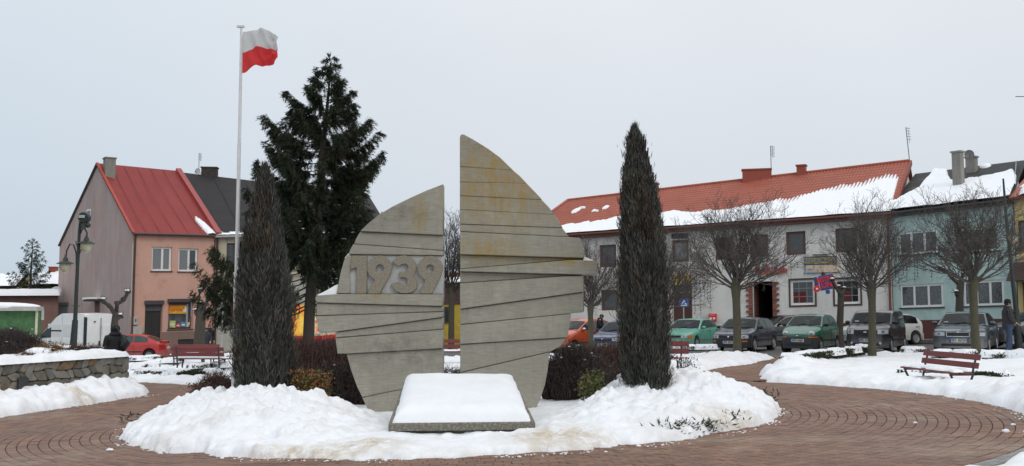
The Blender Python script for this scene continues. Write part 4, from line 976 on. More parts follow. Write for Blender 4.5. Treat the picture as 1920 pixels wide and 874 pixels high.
# red sheet roof
redr = mat('red_sheet_roof', (.235,.020,.016), .6, var=.10, scale=1.2, col2=(.25,.022,.02), thr=.56, sscale=.8, spec=.5)
pe0, pe1 = FP.P(-.12, EVP, .25), FP.P(FP.L+.02, EVP, .25)
pr0 = FG.P(uR, vR+.03, .12); pr1 = at(329, 320, 66.0)
SP = Slope(pe0, pe1, pr0, pr1); roof_plain(SP, redr, ph, seams=6, sh=.006)
b = MB(); b.add([pr0, pr1, FP.P(FP.L, v0_, -GD), FP.P(0, v0_, -GD)], [(0,1,2,3)]); wpart(b, 'roof_back', redr, ph)
n_ = Vector(SP.n)
def strip(S_, a, wd, h_, name, m, root):
    p0, p1 = Vector(S_.p(a, 0)), Vector(S_.p(a, 1)); d = (Vector(S_.c[1])-Vector(S_.c[0])).normalized()*wd; nn = Vector(S_.n); b = MB()
    b.hexa([p0-nn*.05, p0+d-nn*.05, p1+d-nn*.05, p1-nn*.05, p0+nn*h_, p0+d+nn*h_, p1+d+nn*h_, p1+nn*h_]); wpart(b, name, m, root)
strip(SP, 0, .16, .06, 'verge_strip', mat('bright_red_trim', (.40,.055,.03), .5), ph)
strip(SP, 1.0, .34, .22, 'parapet', mat('dull_red_trim', (.33,.06,.055), .5, var=.15), ph)
b = MB(); b.tube([FG.P(uR, vR-.04, .05), FG.P(0, v0_-.03, .05)], .09, 6); wpart(b, 'rear_verge', sillm, ph)
gutter(FP, ph, -.1, FP.L, EVP-.06, .33, sillm); pipe(FP, ph, .1, .1, EVP-.1, sillm, r=.065)
def msk3(A, T): return .03*(1.2-((A-.93-T*.0+ (T-.08)*.28)/.05)**2-((T-.06)/.17)**2)+fbm(A*60, T*20, 2, 3)*.03
roof_snow(SP, ph, msk3, .16, (300, 120), name='roof_snow')
c = at(205, 316, 61.3); chimney(ph, (c.x, c.y, c.z), .62, .75, .62, grc, ang=math.atan2(FP.e.y, FP.e.x), label='grey rendered chimney', capm=grc)
dq = at(105, 548, 64.0); dish('large pale dish on the rear corner of the pink gable', dq, .38, (-.05,-1,.35), mat('dish_pale', (.50,.51,.52), .5, var=.08))
# ---------------------------------------------------------------- cream house with the black roof
Q1 = at(404.5, 443, 60.9); Q2 = at(735, 436, 62.6)
FC = Fac((Q1.x, Q1.y), (Q2.x, Q2.y), (-.35, .94))
EVC = FC.uv(500, 442)[1]
cream = mat('cream_plaster', (.50,.45,.33), .92, var=.10, scale=1.2, bump=.4, col2=(.40,.36,.28), thr=.56, sscale=.8)
greyl = mat('grey_green_render', (.42,.41,.35), .92, var=.1, scale=2, bump=.4)
ch_ = empty('cream_house', FC.P(0,0,0), 0, 'cream house with long black felt roof behind the spruce', 'building')
cw = [pxwin(FC, 424,452,456,500), pxwin(FC, 502,530,456,500), pxwin(FC, 608,636,454,498), pxwin(FC, 412,440,580,608), pxwin(FC, 480,520,575,610)]
cmid = FC.uv(420, 520)[1]
b = MB(); FC.wall(b, 0, FC.L, cmid, EVC, cw, .2); wpart(b, 'upper_wall', cream, ch_)
b = MB(); FC.wall(b, 0, FC.L, 0, cmid, cw, .2); wpart(b, 'lower_wall', greyl, ch_)
b = MB()
for px_ in (425, 470, 560, 640): u_ = FC.uv(px_, 480)[0]; FC.box(b, u_-.02, u_+.02, cmid, EVC, .003, .02)
FC.box(b, 0, FC.L, cmid-.03, cmid+.03, .003, .05); wpart(b, 'wall_joint', mat('joint_dark', (.25,.23,.19), .9), ch_)
for u in (0.01, FC.L):
    b = MB(); b.add([FC.P(u,0,0), FC.P(u,EVC,0), FC.P(u,EVC+(3.6 if u < 1 else 1.8),-5.4 if u < 1 else -3), FC.P(u,EVC,-11), FC.P(u,0,-11)], [(0,1,2,3,4)]); wpart(b, 'side_wall', cream, ch_)
for q in cw: window(FC, ch_, *q, sillm, glassd, 2, 1, .12, .09, clean if q is cw[0] else sillm)
ce0, ce1 = FC.P(0.05, EVC, .3), FC.P(FC.L, EVC, .3); cr0 = at(338, 323, 66.5); cr1 = at(690, 364, 68.5)
slate = mat('charcoal_roof_felt', (.022,.020,.022), .7, var=.25, scale=1.5, bump=.25, spec=.4)
SCm = Slope(ce0, ce1, cr0, cr1); roof_plain(SCm, slate, ch_, seams=6, sh=.008)
b = MB(); b.add([cr0, cr1, FC.P(FC.L, EVC, -11), FC.P(0, EVC, -11)], [(0,1,2,3)]); wpart(b, 'roof_back', slate, ch_)
gutter(FC, ch_, 0, FC.L, EVC-.05, .38, mat('pale_gutter', (.38,.38,.37), .5)); pipe(FC, ch_, .12, .1, EVC-.1, mat('maroon_pipe', (.10,.03,.03), .6), r=.07)
roof_snow(SCm, ch_, lambda A, T: .04-T+fbm(A*30, T*4, 5, 3)*.08, .08, (300, 60))
brkc = mat('sooty_brick', (.05,.042,.038), .95, var=.5, scale=5, bump=.6, col2=(.13,.10,.085), thr=.6, sscale=4)
c = at(393, 332, 67.0); chimney(ch_, (c.x, c.y, c.z), 1.05, .6, .62, brkc, ang=.1, label='wide sooty brick chimney')
q = at(371, 322, 66.6); dish('small dish beside the sooty chimney on the black roof', q, .24, (-.4,-1,.15), mat('dish_pale', (.5,.51,.52), .5))
q = at(373, 320, 67.3); antenna('thin antenna mast beside the sooty chimney on the black roof', q, 1.25, -.02, 6, .2, (1,.2))
# ---------------------------------------------------------------- low annex, kiosk and far roofs at the left
AX = Fac((at(-60, 600, 60).x, 60), (at(108, 600, 63.5).x, 63.5))
ann = empty('low_annex', AX.P(0,0,0), 0, 'low pink annex with thick snow on its flat roof, left of the gable', 'building')
vA = AX.uv(60, 556)[1]
dgw = pxwin(AX, 76, 84, 580, 600)
b = MB(); AX.wall(b, 0, AX.L, 0, vA, [dgw], .15); AX.box(b, 0, AX.L, vA-.1, vA, -5, -.01); wpart(b, 'wall', mat('dull_pink_render', (.25,.15,.13), .92, var=.12, scale=1.5), ann)
window(AX, ann, *dgw, pvc, pvc, 1, 1, .08, .05, name='shutter_window')
b = MB(); AX.box(b, -.1, AX.L-.05, vA, vA+.14, -5, .5); wpart(b, 'roof', sillm, ann)
for k in range(0):
    u0 = AX.L*k/n; hh = .34+.07*math.sin(k*.7)+random.uniform(-.03,.03)
    AX.box(b, u0-.12, u0+AX.L/n-.12, vA+.145-random.uniform(0,.12), vA+.145+hh*.8, -5, .53+random.uniform(0,.05))
_z = vA+.15; roof_snow(Slope(AX.P(-.2,_z,.6), AX.P(AX.L-.02,_z,.6), AX.P(-.2,_z,-5), AX.P(AX.L-.02,_z,-5)), ann, lambda A, T: 1+0*A, .30, (120, 30), lift=.03, skirt=.10, rim=3)
kx = at(30, 600, 45.0)
kio = empty('green_kiosk', (kx.x, kx.y, gzf(kx.x, kx.y)), R(8), 'green market kiosk with pale fascia and snow on top at the left edge', 'kiosk')
z0 = at(30, 583, 45).z-kio.location.z; b = MB(); b.b2((-2.2,0,.2), (.95,.5,z0)); b.build('panel_wall', mat('kiosk_green', (.045,.125,.045), .6, var=.35, scale=4, col2=(.06,.17,.05), thr=.55, sscale=5), kio)
b = MB(); b.b2((-2.4,-.4,z0+.004), (1.02,.6,z0+.20)); b.build('fascia', mat('kiosk_fascia', (.40,.39,.36), .7), kio)
b = MB(); b.box((.92,-.03,z0/2+.1), (.09,.09,z0-.2)); b.build('post', mat('kiosk_post', (.50,.50,.35), .6), kio)
b = MB(); b.sphere((-.75,.1,z0+.2), (1.8,.55,.2), 20, 10); b.build('snow_top', clean, kio, 60)
def far_house(name, label, px0, px1, yb, ye, yr, Y, wc, rc, snowy=.8, chim=None):
    a = at(px0, ye, Y); c = at(px1, ye, Y); F = Fac((a.x, Y), (c.x, Y+.5)); v = F.uv((px0+px1)/2, ye)[1]; rv = F.uv((px0+px1)/2, yr)[1]*1.02
    rt = empty(name, F.P(0,0,0), 0, label, 'building'); b = MB(); F.box(b, 0, F.L, 0, v, -6, 0); wpart(b, 'wall', wc, rt)
    S_ = Slope(F.P(-.2, v, .3), F.P(F.L+.2, v, .3), F.P(-.2, rv, -3), F.P(F.L+.2, rv, -3)); roof_plain(S_, rc, rt, seams=4)
    b = MB(); b.add([F.P(0,v,0), F.P(0,rv,-3), F.P(0,v,-6)], [(0,1,2)]); b.add([F.P(F.L,v,0), F.P(F.L,rv,-3), F.P(F.L,v,-6)], [(0,1,2)]); wpart(b, 'gable', wc, rt)
    roof_snow(S_, rt, lambda A, T: snowy-T+fbm(A*9, T*4, 31, 3)*.3, .2, (60, 30))
    if chim: q = at(*chim, Y+3); chimney(rt, (q.x, q.y, q.z), .6, .6, .5, redch)
    return rt, F, v
fh, Fx, vx = far_house('far_house', 'far yellowish house with snowy roof and red chimney behind the pink annex', 58, 130, 600, 537, 512, 84, mat('far_ochre', (.42,.32,.14), .9), slate, .95, (100, 512))
fh2, Fx, vx = far_house('far_house', 'far low house with snow-covered roof at the left edge', -60, 22, 600, 540, 515, 95, mat('far_ochre', (.42,.32,.14), .9), slate, .9)
# building seen through the slit of the monument
sh, Fs, vs_ = far_house('background_house', 'yellow house with brown upper wall seen through the slit of the monument', 780, 1000, 640, 534, 510, 66, mat('ochre_wall', (.50,.36,.05), .8, var=.3, scale=1.5), mat('far_tile', (.30,.14,.09), .8, var=.3, scale=6), .42)
h = pxwin(Fs, 770, 1010, 537, 569); b = MB(); Fs.box(b, 0, Fs.L, h[2], h[3], .01, .08); wpart(b, 'brown_band', mat('brown_cladding', (.085,.05,.045), .8, var=.2), sh)
for (x0, x1) in ((832,845),(868,884),(905,920),(940,955)):
    h = pxwin(Fs, x0, x1, 575, 606); window(Fs, sh, h[0], h[1], h[2], h[3], sillm, glassd, 1, 1, -.06, .1)
# ---------------------------------------------------------------- pavement slabs in front of the houses, with a kerb
def strip_pave(F, u0, u1, wd, lab):
    b = MB(); n = 14
    for i in range(n):
        a = u0+(u1-u0)*i/n; c = u0+(u1-u0)*(i+1)/n
        F.box(b, a, c-.02, -.06, .11+.004*(i % 3), .05, wd)
    o = b.build('pavement', pave); tag(o, kind='structure')
strip_pave(FW, 0, FW.L, 2.2, ''); strip_pave(FT, .02, FT.L, 2.2, ''); strip_pave(FY, .02, FY.L, 2.2, ''); strip_pave(FP, -1, FP.L, 2.4, ''); strip_pave(FC, 0.05, FC.L, 2.4, '')
# ================================================================== VEGETATION
bark = mat('grey_brown_bark', (.060,.052,.042), .95, var=.35, scale=14, bump=.8, bscale=40, streak=(3,3,.6))
barkg = mat('olive_bark', (.075,.068,.042), .95, var=.35, scale=10, bump=.7, bscale=40, streak=(3,3,.6))
twigm = mat('bare_twig', (.078,.067,.060), .95, var=.3, scale=8)
needle = mat('spruce_needles', (.030,.041,.022), .8, var=.35, scale=1.5, rand=.45, col2=(.036,.032,.018), thr=.57, sscale=.9, spec=.25)
junm = mat('juniper_foliage', (.078,.080,.070), .9, var=.35, scale=4, rand=.62, col2=(.088,.062,.044), thr=.56, sscale=1.6, spec=.15)
boxm = mat('box_hedge_leaves', (.035,.045,.018), .8, var=.3, scale=6, rand=.5, spec=.25)
brh = mat('red_brown_twigs', (.075,.042,.033), .9, var=.35, scale=5, rand=.4)
darktw = mat('dark_shrub_twigs', (.062,.047,.042), .9, var=.35, scale=5, rand=.4)
leafy = mat('yellow_green_leaves', (.085,.095,.020), .6, var=.4, scale=6, rand=.45, col2=(.13,.10,.02), thr=.56, sscale=4)
orl = mat('orange_leaves', (.26,.075,.020), .6, var=.4, scale=8, rand=.4)
dgl = mat('dark_green_leaves', (.025,.040,.014), .5, var=.4, scale=8, rand=.4)
drl = mat('dry_brown_leaves', (.10,.038,.022), .8, var=.4, scale=8, rand=.4)
def root_at(x, y, name, label, cat, group=None, rz=0): return empty(name, (x, y, gzf(x, y)), rz, label, cat, group)
def unit_rand(n):
    v = RNG.normal(size=(n, 3)); return v/np.linalg.norm(v, axis=1, keepdims=True)
def spruce(root, H, radf, z0=1.8, dens=1.0, lean=(0, 0), seed=1, branches=150, tw=26, trunk_r=.17, low=()):
    rg = np.random.default_rng(seed); P0s, Ds, Ls, Ws, T = [], [], [], [], []; tu = []; sn = []
    for k in range(branches+len(low)):
        f = (k+.5)/branches
        if k < branches: z = z0+(H-z0)*(1-(1-f)**.85); az = k*2.39996+rg.normal()*.3; L = max(.12, radf(z/H, az)*rg.uniform(.80, 1.10))
        else: z, az, L = low[k-branches]
        d = np.array([math.cos(az), math.sin(az), 0]); side = np.array([-d[1], d[0], 0])
        base = np.array([lean[0]*z/H, lean[1]*z/H, z])
        up0 = .55*(z/H)-.22; droop = .20*(1-z/H)+.05
        def bp(s): return base+d*L*s+np.array([0, 0, L*(up0*s-droop*4*s*(1-s)*.6+.26*s**3)])
        ss = np.linspace(0, 1, 7); pts = [bp(s) for s in ss]
        r0 = .008+.014*L/3
        for a, b_ in zip(range(6), range(1, 7)): tu.append((pts[a], pts[b_], r0*(1-a/6.5), r0*(1-b_/6.5)))
        n = max(6, int(tw*min(1.6, L)*dens))
        for j in range(n):
            s = rg.uniform(.12, 1)**.75; p = bp(s); sg = 1 if j % 2 else -1
            tl = (.16+.34*(1-s)+.10*rg.random())*min(1, .45+L*.4)
            hang = rg.random() < .55*(1-z/H)+.25
            td = d*.75+side*sg*rg.uniform(.2, .9)+np.array([0, 0, (-1.5 if hang else -.15)*rg.uniform(.5, 1)])
            td /= np.linalg.norm(td); m = int(26*dens*(tl/.3)+8); t = rg.random(m)
            q = p+td*(t*tl)[:, None]+np.array([0, 0, -1])*(t**2*tl*.25)[:, None]
            dv = td+rg.normal(size=(m, 3))*.42+np.array([0, 0, -.25])
            P0s.append(q+rg.normal(size=(m, 3))*.015); Ds.append(dv); Ls.append(rg.uniform(.07, .15, m)); Ws.append(rg.uniform(.010, .024, m)); T.append(np.full(m, rg.random()))
            if rg.random() < .02 and not hang and z/H < .62: sn.append(p+td*tl*.4)
    for k in range(int(60*dens)):      # leader
        z = H-rg.random()*.9; P0s.append(np.array([[lean[0]*z/H, lean[1]*z/H, z]])); v = rg.normal(size=(1, 3)); v[0, 2] = abs(v[0, 2])+.6; Ds.append(v); Ls.append(np.array([.2])); Ws.append(np.array([.03])); T.append(np.array([.5]))
    V, F = np_blades(np.concatenate(P0s), np.concatenate(Ds), np.concatenate(Ls), np.concatenate(Ws))
    o = npobj('crown', V, F, needle, root, attr=np.concatenate(T)); 
    t4 = [np.array([q[i] for q in tu]) for i in range(4)]; V, F = np_tubes(*t4, 4); npobj('branches', V, F, bark, root)['kind'] = 'stuff'
    b = MB(); n = 12; b.tube([(lean[0]*i/n+.03*math.sin(i*1.3), lean[1]*i/n, H*i/n*.985-.1) for i in range(n+1)], [trunk_r*(1-i/n)**.8+.012 for i in range(n+1)], 10); b.build('trunk', bark, root, 60)
    if sn:
        b = MB()
        for p in sn[:60]: b.sphere(p, (random.uniform(.04,.11), random.uniform(.03,.07), .02), 7, 4)
        b.build('branch_snow', clean, root)['kind'] = 'stuff'
sx_, sy_ = xat(572, 27), 27
rt = root_at(sx_, sy_, 'spruce_tree', 'tall dark spruce with drooping branches and open top behind the flagpole', 'spruce tree')
Hs = at(610, 106, 27).z-rt.location.z
def rf(f, az):
    base = np.interp(f, [0,.18,.30,.42,.52,.62,.72,.80,.88,.95,1], [2.3,3.0,2.6,2.1,1.8,1.75,1.5,1.02,.60,.34,.03])
    if math.cos(az) < -.5 and f < .42: base *= 1.16
    if math.cos(az) > .3 and f < .60: base *= .86
    return base*(1+.12*math.sin(az*3+f*20))
spruce(rt, Hs, rf, 2.45, 1.25, (.58, 0), 3, 98, 44, .17, [(2.35,R(176),3.1),(2.2,R(192),2.7),(2.5,R(163),3.0),(2.55,R(205),2.6),(2.1,R(181),3.3)])
q = at(57, 545, 82)
rt = empty('spruce_tree', (q.x, q.y, gzf(q.x, q.y)), 0, 'small far spruce rising behind the pink annex at the left', 'spruce tree')
Hf = at(57, 448, 82).z-rt.location.z
spruce(rt, Hf, lambda f, az: 2.9*(1-f)**.8*(1+.25*math.sin(az*4+f*30))+.1, Hf*.25, 1.1, (0, 0), 8, 90, 16, .2)
def juniper(name_label, outline, Y, seed, plumes=1300, per=30, tip=None):
    rg = np.random.default_rng(seed); pts = [(at((a+c)/2, y, Y), (c-a)/2/FPX*Y) for y, a, c in outline]
    x0, = [pts[-1][0].x]; rt = root_at(x0, Y, 'columnar_juniper', name_label, 'juniper'); z0 = rt.location.z
    zs = np.array([p.z-z0 for p, r in pts])[::-1]; cxs = np.array([p.x-x0 for p, r in pts])[::-1]; rs = np.array([r for p, r in pts])[::-1]
    H = zs[-1]; P_, D_, L_, W_, T = [], [], [], [], []
    for k in range(plumes):
        z = H*rg.random()**1.0; r = np.interp(z, zs, rs); cx = np.interp(z, zs, cxs); a = rg.random()*2*PI
        rr = r*(.50+.45*rg.random()**.5); ln = rg.uniform(.30, .75)*(.5+.6*(1-z/H)); tip_r = np.interp(min(z+ln, H), zs, rs)*(rg.uniform(.74, 1.05) if rg.random() < .86 else rg.uniform(1.0, 1.22))
        cx2 = np.interp(min(z+ln, H), zs, cxs)
        p0 = np.array([cx+rr*math.cos(a)*.85, rr*math.sin(a)*.85, z-.12]); p1 = np.array([cx2+tip_r*math.cos(a+rg.normal()*.15), tip_r*math.sin(a), min(z+ln, H+rg.uniform(-.1,.12))])
        ax = p1-p0; m = per; t = rg.random(m); w_ = .055*(1-t)+.012
        q = p0+ax*t[:, None]+rg.normal(size=(m, 3))*w_[:, None]*[1, 1, .5]
        dv = ax/np.linalg.norm(ax)+rg.normal(size=(m, 3))*.22
        P_.append(q); D_.append(dv); L_.append(rg.uniform(.07, .16, m)); W_.append(rg.uniform(.007, .015, m)); T.append(np.full(m, rg.random()))
    V, F = np_blades(np.concatenate(P_), np.concatenate(D_), np.concatenate(L_), np.concatenate(W_)); npobj('crown', V, F, junm, rt, attr=np.concatenate(T))
    n = 10; b = MB(); b.tube([(float(np.interp(H*i/n, zs, cxs)), 0, H*i/n*.96) for i in range(n+1)], [.09*(1-i/n)+.01 for i in range(n+1)], 8); b.build('trunk', bark, rt, 60)
    # inner dead mass of stems so that the column is dense
    m = 900; z = rg.random(m)*H*.93; a = rg.random(m)*2*PI; r = np.interp(z, zs, rs)*rg.random(m)**.5*.72; cx = np.interp(z, zs, cxs)
    P0 = np.stack([cx+r*np.cos(a), r*np.sin(a), z], 1); P1 = P0+np.stack([np.cos(a)*.04, np.sin(a)*.04, rg.uniform(.25, .6, m)], 1); P1[:, 2] = np.minimum(P1[:, 2], H)
    V, F = np_tubes(P0, P1, np.full(m, .035)*(.4+(1-z/H)), np.full(m, .01), 4); npobj('inner_stems', V, F, mat('dead_inner', (.028,.022,.018), .95, var=.4, scale=6), rt)['kind'] = 'stuff'
    return rt
juniper('dark columnar juniper close behind the flagpole, left of the monument', [(326,495,498),(345,489,504),(366,481,511),(420,466,524),(500,452,536),(560,446,543),(620,443,548),(700,443,550),(760,452,548),(790,465,535)], 15.8, 4, 1600, 52)
juniper('slender dark columnar juniper right of the monument with spiky tip', [(252,1189,1191),(268,1187,1195),(288,1181,1203),(315,1175,1213),(355,1170,1227),(400,1168,1236),(500,1163,1246),(600,1161,1252),(700,1167,1252),(760,1178,1246),(800,1190,1236)], 14.9, 5, 1600, 52)
# ---------------- bare trees with broom crowns
def bare_mesh(seed, H0=2.50, nl=24, R_=2.6, up=2.75, dens=1.0, levels=3):
    rg = np.random.default_rng(seed); seg = []
    def grow(p, d, L, r, lv):
        n = 5 if lv < 2 else 3; q = p; dd = d.copy()
        pts = [p]
        for i in range(n):
            dd = dd+rg.normal(size=3)*(.10+.05*lv)+np.array([0, 0, .07]); dd /= np.linalg.norm(dd); q = q+dd*L/n; pts.append(q)
            rr0 = r*(1-.62*i/n); rr1 = r*(1-.62*(i+1)/n); seg.append((pts[-2], q, rr0, rr1, lv))
            if lv < levels:
                for _ in range(2 if rg.random() < (.22 if lv else .5) else 1):
                    if i == 0 and lv == 0 and rg.random() < .5: continue
                    s = rg.normal(size=3); s -= dd*np.dot(s, dd); s /= np.linalg.norm(s)+1e-9
                    a = R(rg.uniform(18, 46)); nd = dd*math.cos(a)+s*math.sin(a); nd[2] += .05
                    grow(q, nd/np.linalg.norm(nd), L*rg.uniform(.46, .66)*(1-.25*i/n), max(rr1*.62, .0045), lv+1)
        return
    top = np.array([0, 0, H0])
    for k in range(nl):
        az = k*2.399+rg.normal()*.2; f = (k+.5)/nl; el = R(12+70*f**.8)
        d = np.array([math.cos(az)*math.cos(el), math.sin(az)*math.cos(el), math.sin(el)])
        L = (R_*math.cos(el)**2+up*math.sin(el)**2)**1.0*rg.uniform(.60, .80)
        grow(top+np.array([0, 0, .28*f-.1]), d, L, .042*rg.uniform(.7, 1.1), 0)
    t = [np.array([q[i] for q in seg]) for i in range(4)]
    r = np.maximum(t[2], .0052), np.maximum(t[3], .0042)
    return np_tubes(t[0], t[1], r[0], r[1], 3), seg
BM = []
for sd in (21, 22):
    (V, F), sg = bare_mesh(sd); me = bpy.data.meshes.new('crown'); setmesh(me, V, F, twigm); BM.append(me)
tm = []
for sd in (0, 1):
    b = MB(); rr = [.175,.15,.135,.128,.13,.17,.10]; zz = [-.1,.15,.6,1.3,2.1,2.52,2.85]
    b.tube([(.015*math.sin(z*2+sd), .02*math.cos(z*1.7), z) for z in zz], rr, 12); o = b.build('trunk', barkg, None, 60); tm.append(o.data); COL.objects.unlink(o); bpy.data.objects.remove(o)
def bare_tree(px, Y, sc, var, rz, label, lean=(0, 0), scz=1):
    x = xat(px, Y, 640); rt = root_at(x, Y, 'bare_tree', label, 'tree', 'leafless broom-crowned trees', rz)
    rt.rotation_euler = (lean[1], lean[0], rz); rt.scale = (sc, sc, sc*scz)
    for nm, me in (('trunk', tm[var]), ('crown', BM[var])): link(bpy.data.objects.new(nm, me), rt)
    return rt
bare_tree(1382, 33, 1.03, 0, .3, 'leafless broom-crowned tree standing in front of the dark blue hatchback', scz=.96)
bare_tree(1636, 32, .94, 1, 1.9, 'leafless broom-crowned tree standing in front of the black tall hatchback', scz=.96)
bare_tree(1829, 31, .98, 0, 3.6, 'leafless broom-crowned tree behind the right bench', scz=.98)
bare_tree(1108, 38, .82, 1, 4.4, 'smaller leafless tree in front of the orange car', scz=.97)
bare_tree(1242, 30, .80, 0, 5.2, 'leafless tree mostly hidden behind the right juniper', scz=.90)
bare_tree(846, 52, 1.25, 1, .9, 'leafless tree seen through the slit of the monument')
# ---------------- pollards
def pollard(base, joints, arms, label, r0=.17, snowk=3):
    rt = root_at(base[0], base[1], 'pollard_tree', label, 'tree', 'pollarded trees'); rg = random.Random(len(label)); b = MB()
    b.tube([Vector(p) for p in joints], [r0*(1-.3*i/len(joints))*rg.uniform(.93,1.1) for i in range(len(joints))], 10); b.build('trunk', bark, rt, 60)
    for a in arms:
        b = MB(); m_ = len(a); b.tube(a, [.085*(1-.3*i/m_) for i in range(m_)], 8)
        for p in a[1:]:
            for _ in range(4): b.sphere(Vector(p)+Vector((rg.uniform(-.07,.07), rg.uniform(-.07,.07), rg.uniform(-.06,.08))), rg.uniform(.035,.085), 7, 5)
        for _ in range(14):
            p = Vector(a[-1]); d = Vector((rg.gauss(0,1), rg.gauss(0,1), abs(rg.gauss(0,1))+.2)).normalized(); b.tube([p, p+d*rg.uniform(.12,.3)], [.018, .006], 4)
        b.build('limb', bark, rt, 60)
    b = MB()
    for a in arms:
        p = Vector(a[-1]); b.sphere(p+Vector((0,-.04,.11)), (.10,.08,.04), 8, 5)
    o = b.build('limb_snow', clean, rt, 60); o['kind'] = 'stuff'
def loc(px, py, Y, x, y): q = at(px, py, Y); return (q.x-x, 0+random.uniform(-.1,.1), q.z-gzf(x, y))
Yp = 36; x = xat(213, Yp); 
pollard((x, Yp), [(0,0,-.1),loc(214,640,Yp,x,Yp),loc(216,610,Yp,x,Yp),loc(217,585,Yp,x,Yp)], [[loc(217,590,Yp,x,Yp),loc(208,575,Yp,x,Yp),loc(195,565,Yp,x,Yp)],[loc(217,585,Yp,x,Yp),loc(222,570,Yp,x,Yp),loc(232,562,Yp,x,Yp),loc(240,550,Yp,x,Yp)],[loc(217,600,Yp,x,Yp),loc(224,594,Yp,x,Yp)]], 'forked pollard tree behind the person in the black hooded coat', .14)
Yp = 43; x = xat(374, Yp)
pollard((x, Yp), [(0,0,-.1),loc(374,640,Yp,x,Yp),loc(375,600,Yp,x,Yp),loc(377,570,Yp,x,Yp)], [[loc(377,575,Yp,x,Yp),loc(373,560,Yp,x,Yp),loc(376,545,Yp,x,Yp)],[loc(377,580,Yp,x,Yp),loc(386,572,Yp,x,Yp),loc(388,560,Yp,x,Yp)],[loc(376,600,Yp,x,Yp),loc(369,590,Yp,x,Yp),loc(366,584,Yp,x,Yp)]], 'thick pollard tree in front of the pink shop beside the walking couple', .26)
Yp = 42; x = xat(1575, Yp)
pollard((x, Yp), [(0,0,-.1),loc(1575,620,Yp,x,Yp),loc(1576,580,Yp,x,Yp),loc(1577,552,Yp,x,Yp)], [[loc(1577,555,Yp,x,Yp),loc(1566,538,Yp,x,Yp),loc(1559,527,Yp,x,Yp)],[loc(1577,552,Yp,x,Yp),loc(1572,540,Yp,x,Yp)],[loc(1577,552,Yp,x,Yp),loc(1583,543,Yp,x,Yp)]], 'pollard tree with snow-topped knobs beside the tilted sign of the inn', .17)
Yp = 41; x = xat(1798, Yp)
pollard((x, Yp), [(0,0,-.1),loc(1798,600,Yp,x,Yp),loc(1799,560,Yp,x,Yp),loc(1800,525,Yp,x,Yp)], [[loc(1799,535,Yp,x,Yp),loc(1785,520,Yp,x,Yp),loc(1774,508,Yp,x,Yp),loc(1761,503,Yp,x,Yp)],[loc(1799,530,Yp,x,Yp),loc(1805,515,Yp,x,Yp)],[loc(1799,560,Yp,x,Yp),loc(1791,550,Yp,x,Yp)]], 'pollard tree with one long arm in front of the teal house', .19)
# ---------------- twiggy shrubs and clipped hedges
def twigs(label, name, cat, x, y, rx, ry, h, m, n=1400, group=None, snowf=0, box=False, rad=.006, z0=0):
    rt = root_at(x, y, name, label, cat, group); rt.location.z += z0
    a = RNG.random(n)*2*PI; rr = RNG.random(n)**.5
    px_, py_ = rr*np.cos(a)*rx, rr*np.sin(a)*ry
    if box: px_, py_ = RNG.uniform(-rx, rx, n), RNG.uniform(-ry, ry, n)
    P0 = np.stack([px_*.75, py_*.75, np.zeros(n)-.05], 1); top = h*(np.sqrt(np.clip(1-(px_/rx)**2*(0 if box else .75)-(py_/ry)**2*(0 if box else .75), .05, 1)))*RNG.uniform(.72, 1.05, n)
    P1 = np.stack([px_*(1.0), py_, top*.6], 1)+RNG.normal(size=(n, 3))*.04
    P2 = np.stack([px_, py_, top], 1)+RNG.normal(size=(n, 3))*[.09, .09, .03]
    s = [np_tubes(P0, P1, np.full(n, rad*1.4), np.full(n, rad), 3), np_tubes(P1, P2, np.full(n, rad), np.full(n, rad*.5), 3)]
    k = 3*n; i = RNG.integers(0, n, k); t = RNG.random((k, 1)); B = P1[i]*(1-t)+P2[i]*t; D = RNG.normal(size=(k, 3))*[.08, .08, .06]+[0, 0, .05]
    s.append(np_tubes(B, B+D, np.full(k, rad*.6), np.full(k, rad*.35), 3))
    V, F = catVF(s); npobj('twigs', V, F, m, rt, attr=np.repeat(RNG.random(len(F)//3+1), 3)[:len(F)])
    k = 2*n; i = RNG.integers(0, n, k); t = RNG.random((k, 1))*.8+.2; B = P0[i]*(1-t)+P2[i]*t
    V, F = np_blades(B, RNG.normal(size=(k, 3)), .05, .03); npobj('dead_leaves', V, F, m, rt, attr=RNG.random(len(F)))['kind'] = 'stuff'
    if snowf:
        k = int(n*snowf*.5); i = RNG.integers(0, n, k); b = MB()
        for p in P2[i]: b.sphere(p*np.array([.97,.97,.95]), (random.uniform(.015,.045), random.uniform(.015,.04), random.uniform(.008,.018)), 6, 4)
        b.build('twig_snow', clean, rt)['kind'] = 'stuff'
    return rt
def pz(px, py, Y): q = at(px, py, Y); return q.z-gzf(q.x, Y)
twigs('low clipped red-brown hedge behind the left slab of the monument', 'clipped_hedge', 'hedge', xat(622, 20.3), 20.3, 1.05, .4, pz(620,636,20.3), brh, 2600, box=True)
twigs('dark twiggy shrub in front of the clipped brown hedge at the left slab', 'twiggy_shrub', 'shrub', xat(640, 17.6), 17.6, .85, .5, pz(640,682,17.6), darktw, 1500, snowf=.02)
twigs('dark dome-shaped twiggy shrub dusted with snow right of the monument', 'twiggy_shrub', 'shrub', xat(1080, 17.3), 17.3, .66, .55, pz(1080,642,17.3), darktw, 1700, snowf=.03)
twigs('red-brown twiggy shrub between the snow-dusted dome shrub and the right juniper', 'twiggy_shrub', 'shrub', xat(1140, 18.0), 18.0, .5, .5, pz(1140,642,18.0), brh, 1500)
twigs('small round brown clipped shrub at the foot of the flagpole', 'twiggy_shrub', 'shrub', xat(409, 18.2), 18.2, .36, .34, pz(409,700,18.2), brh, 1100)
twigs('low brown shrub seen low in the slit of the monument', 'twiggy_shrub', 'shrub', xat(850, 20.5), 20.5, .5, .4, pz(850,690,20.5), darktw, 700, snowf=.05)
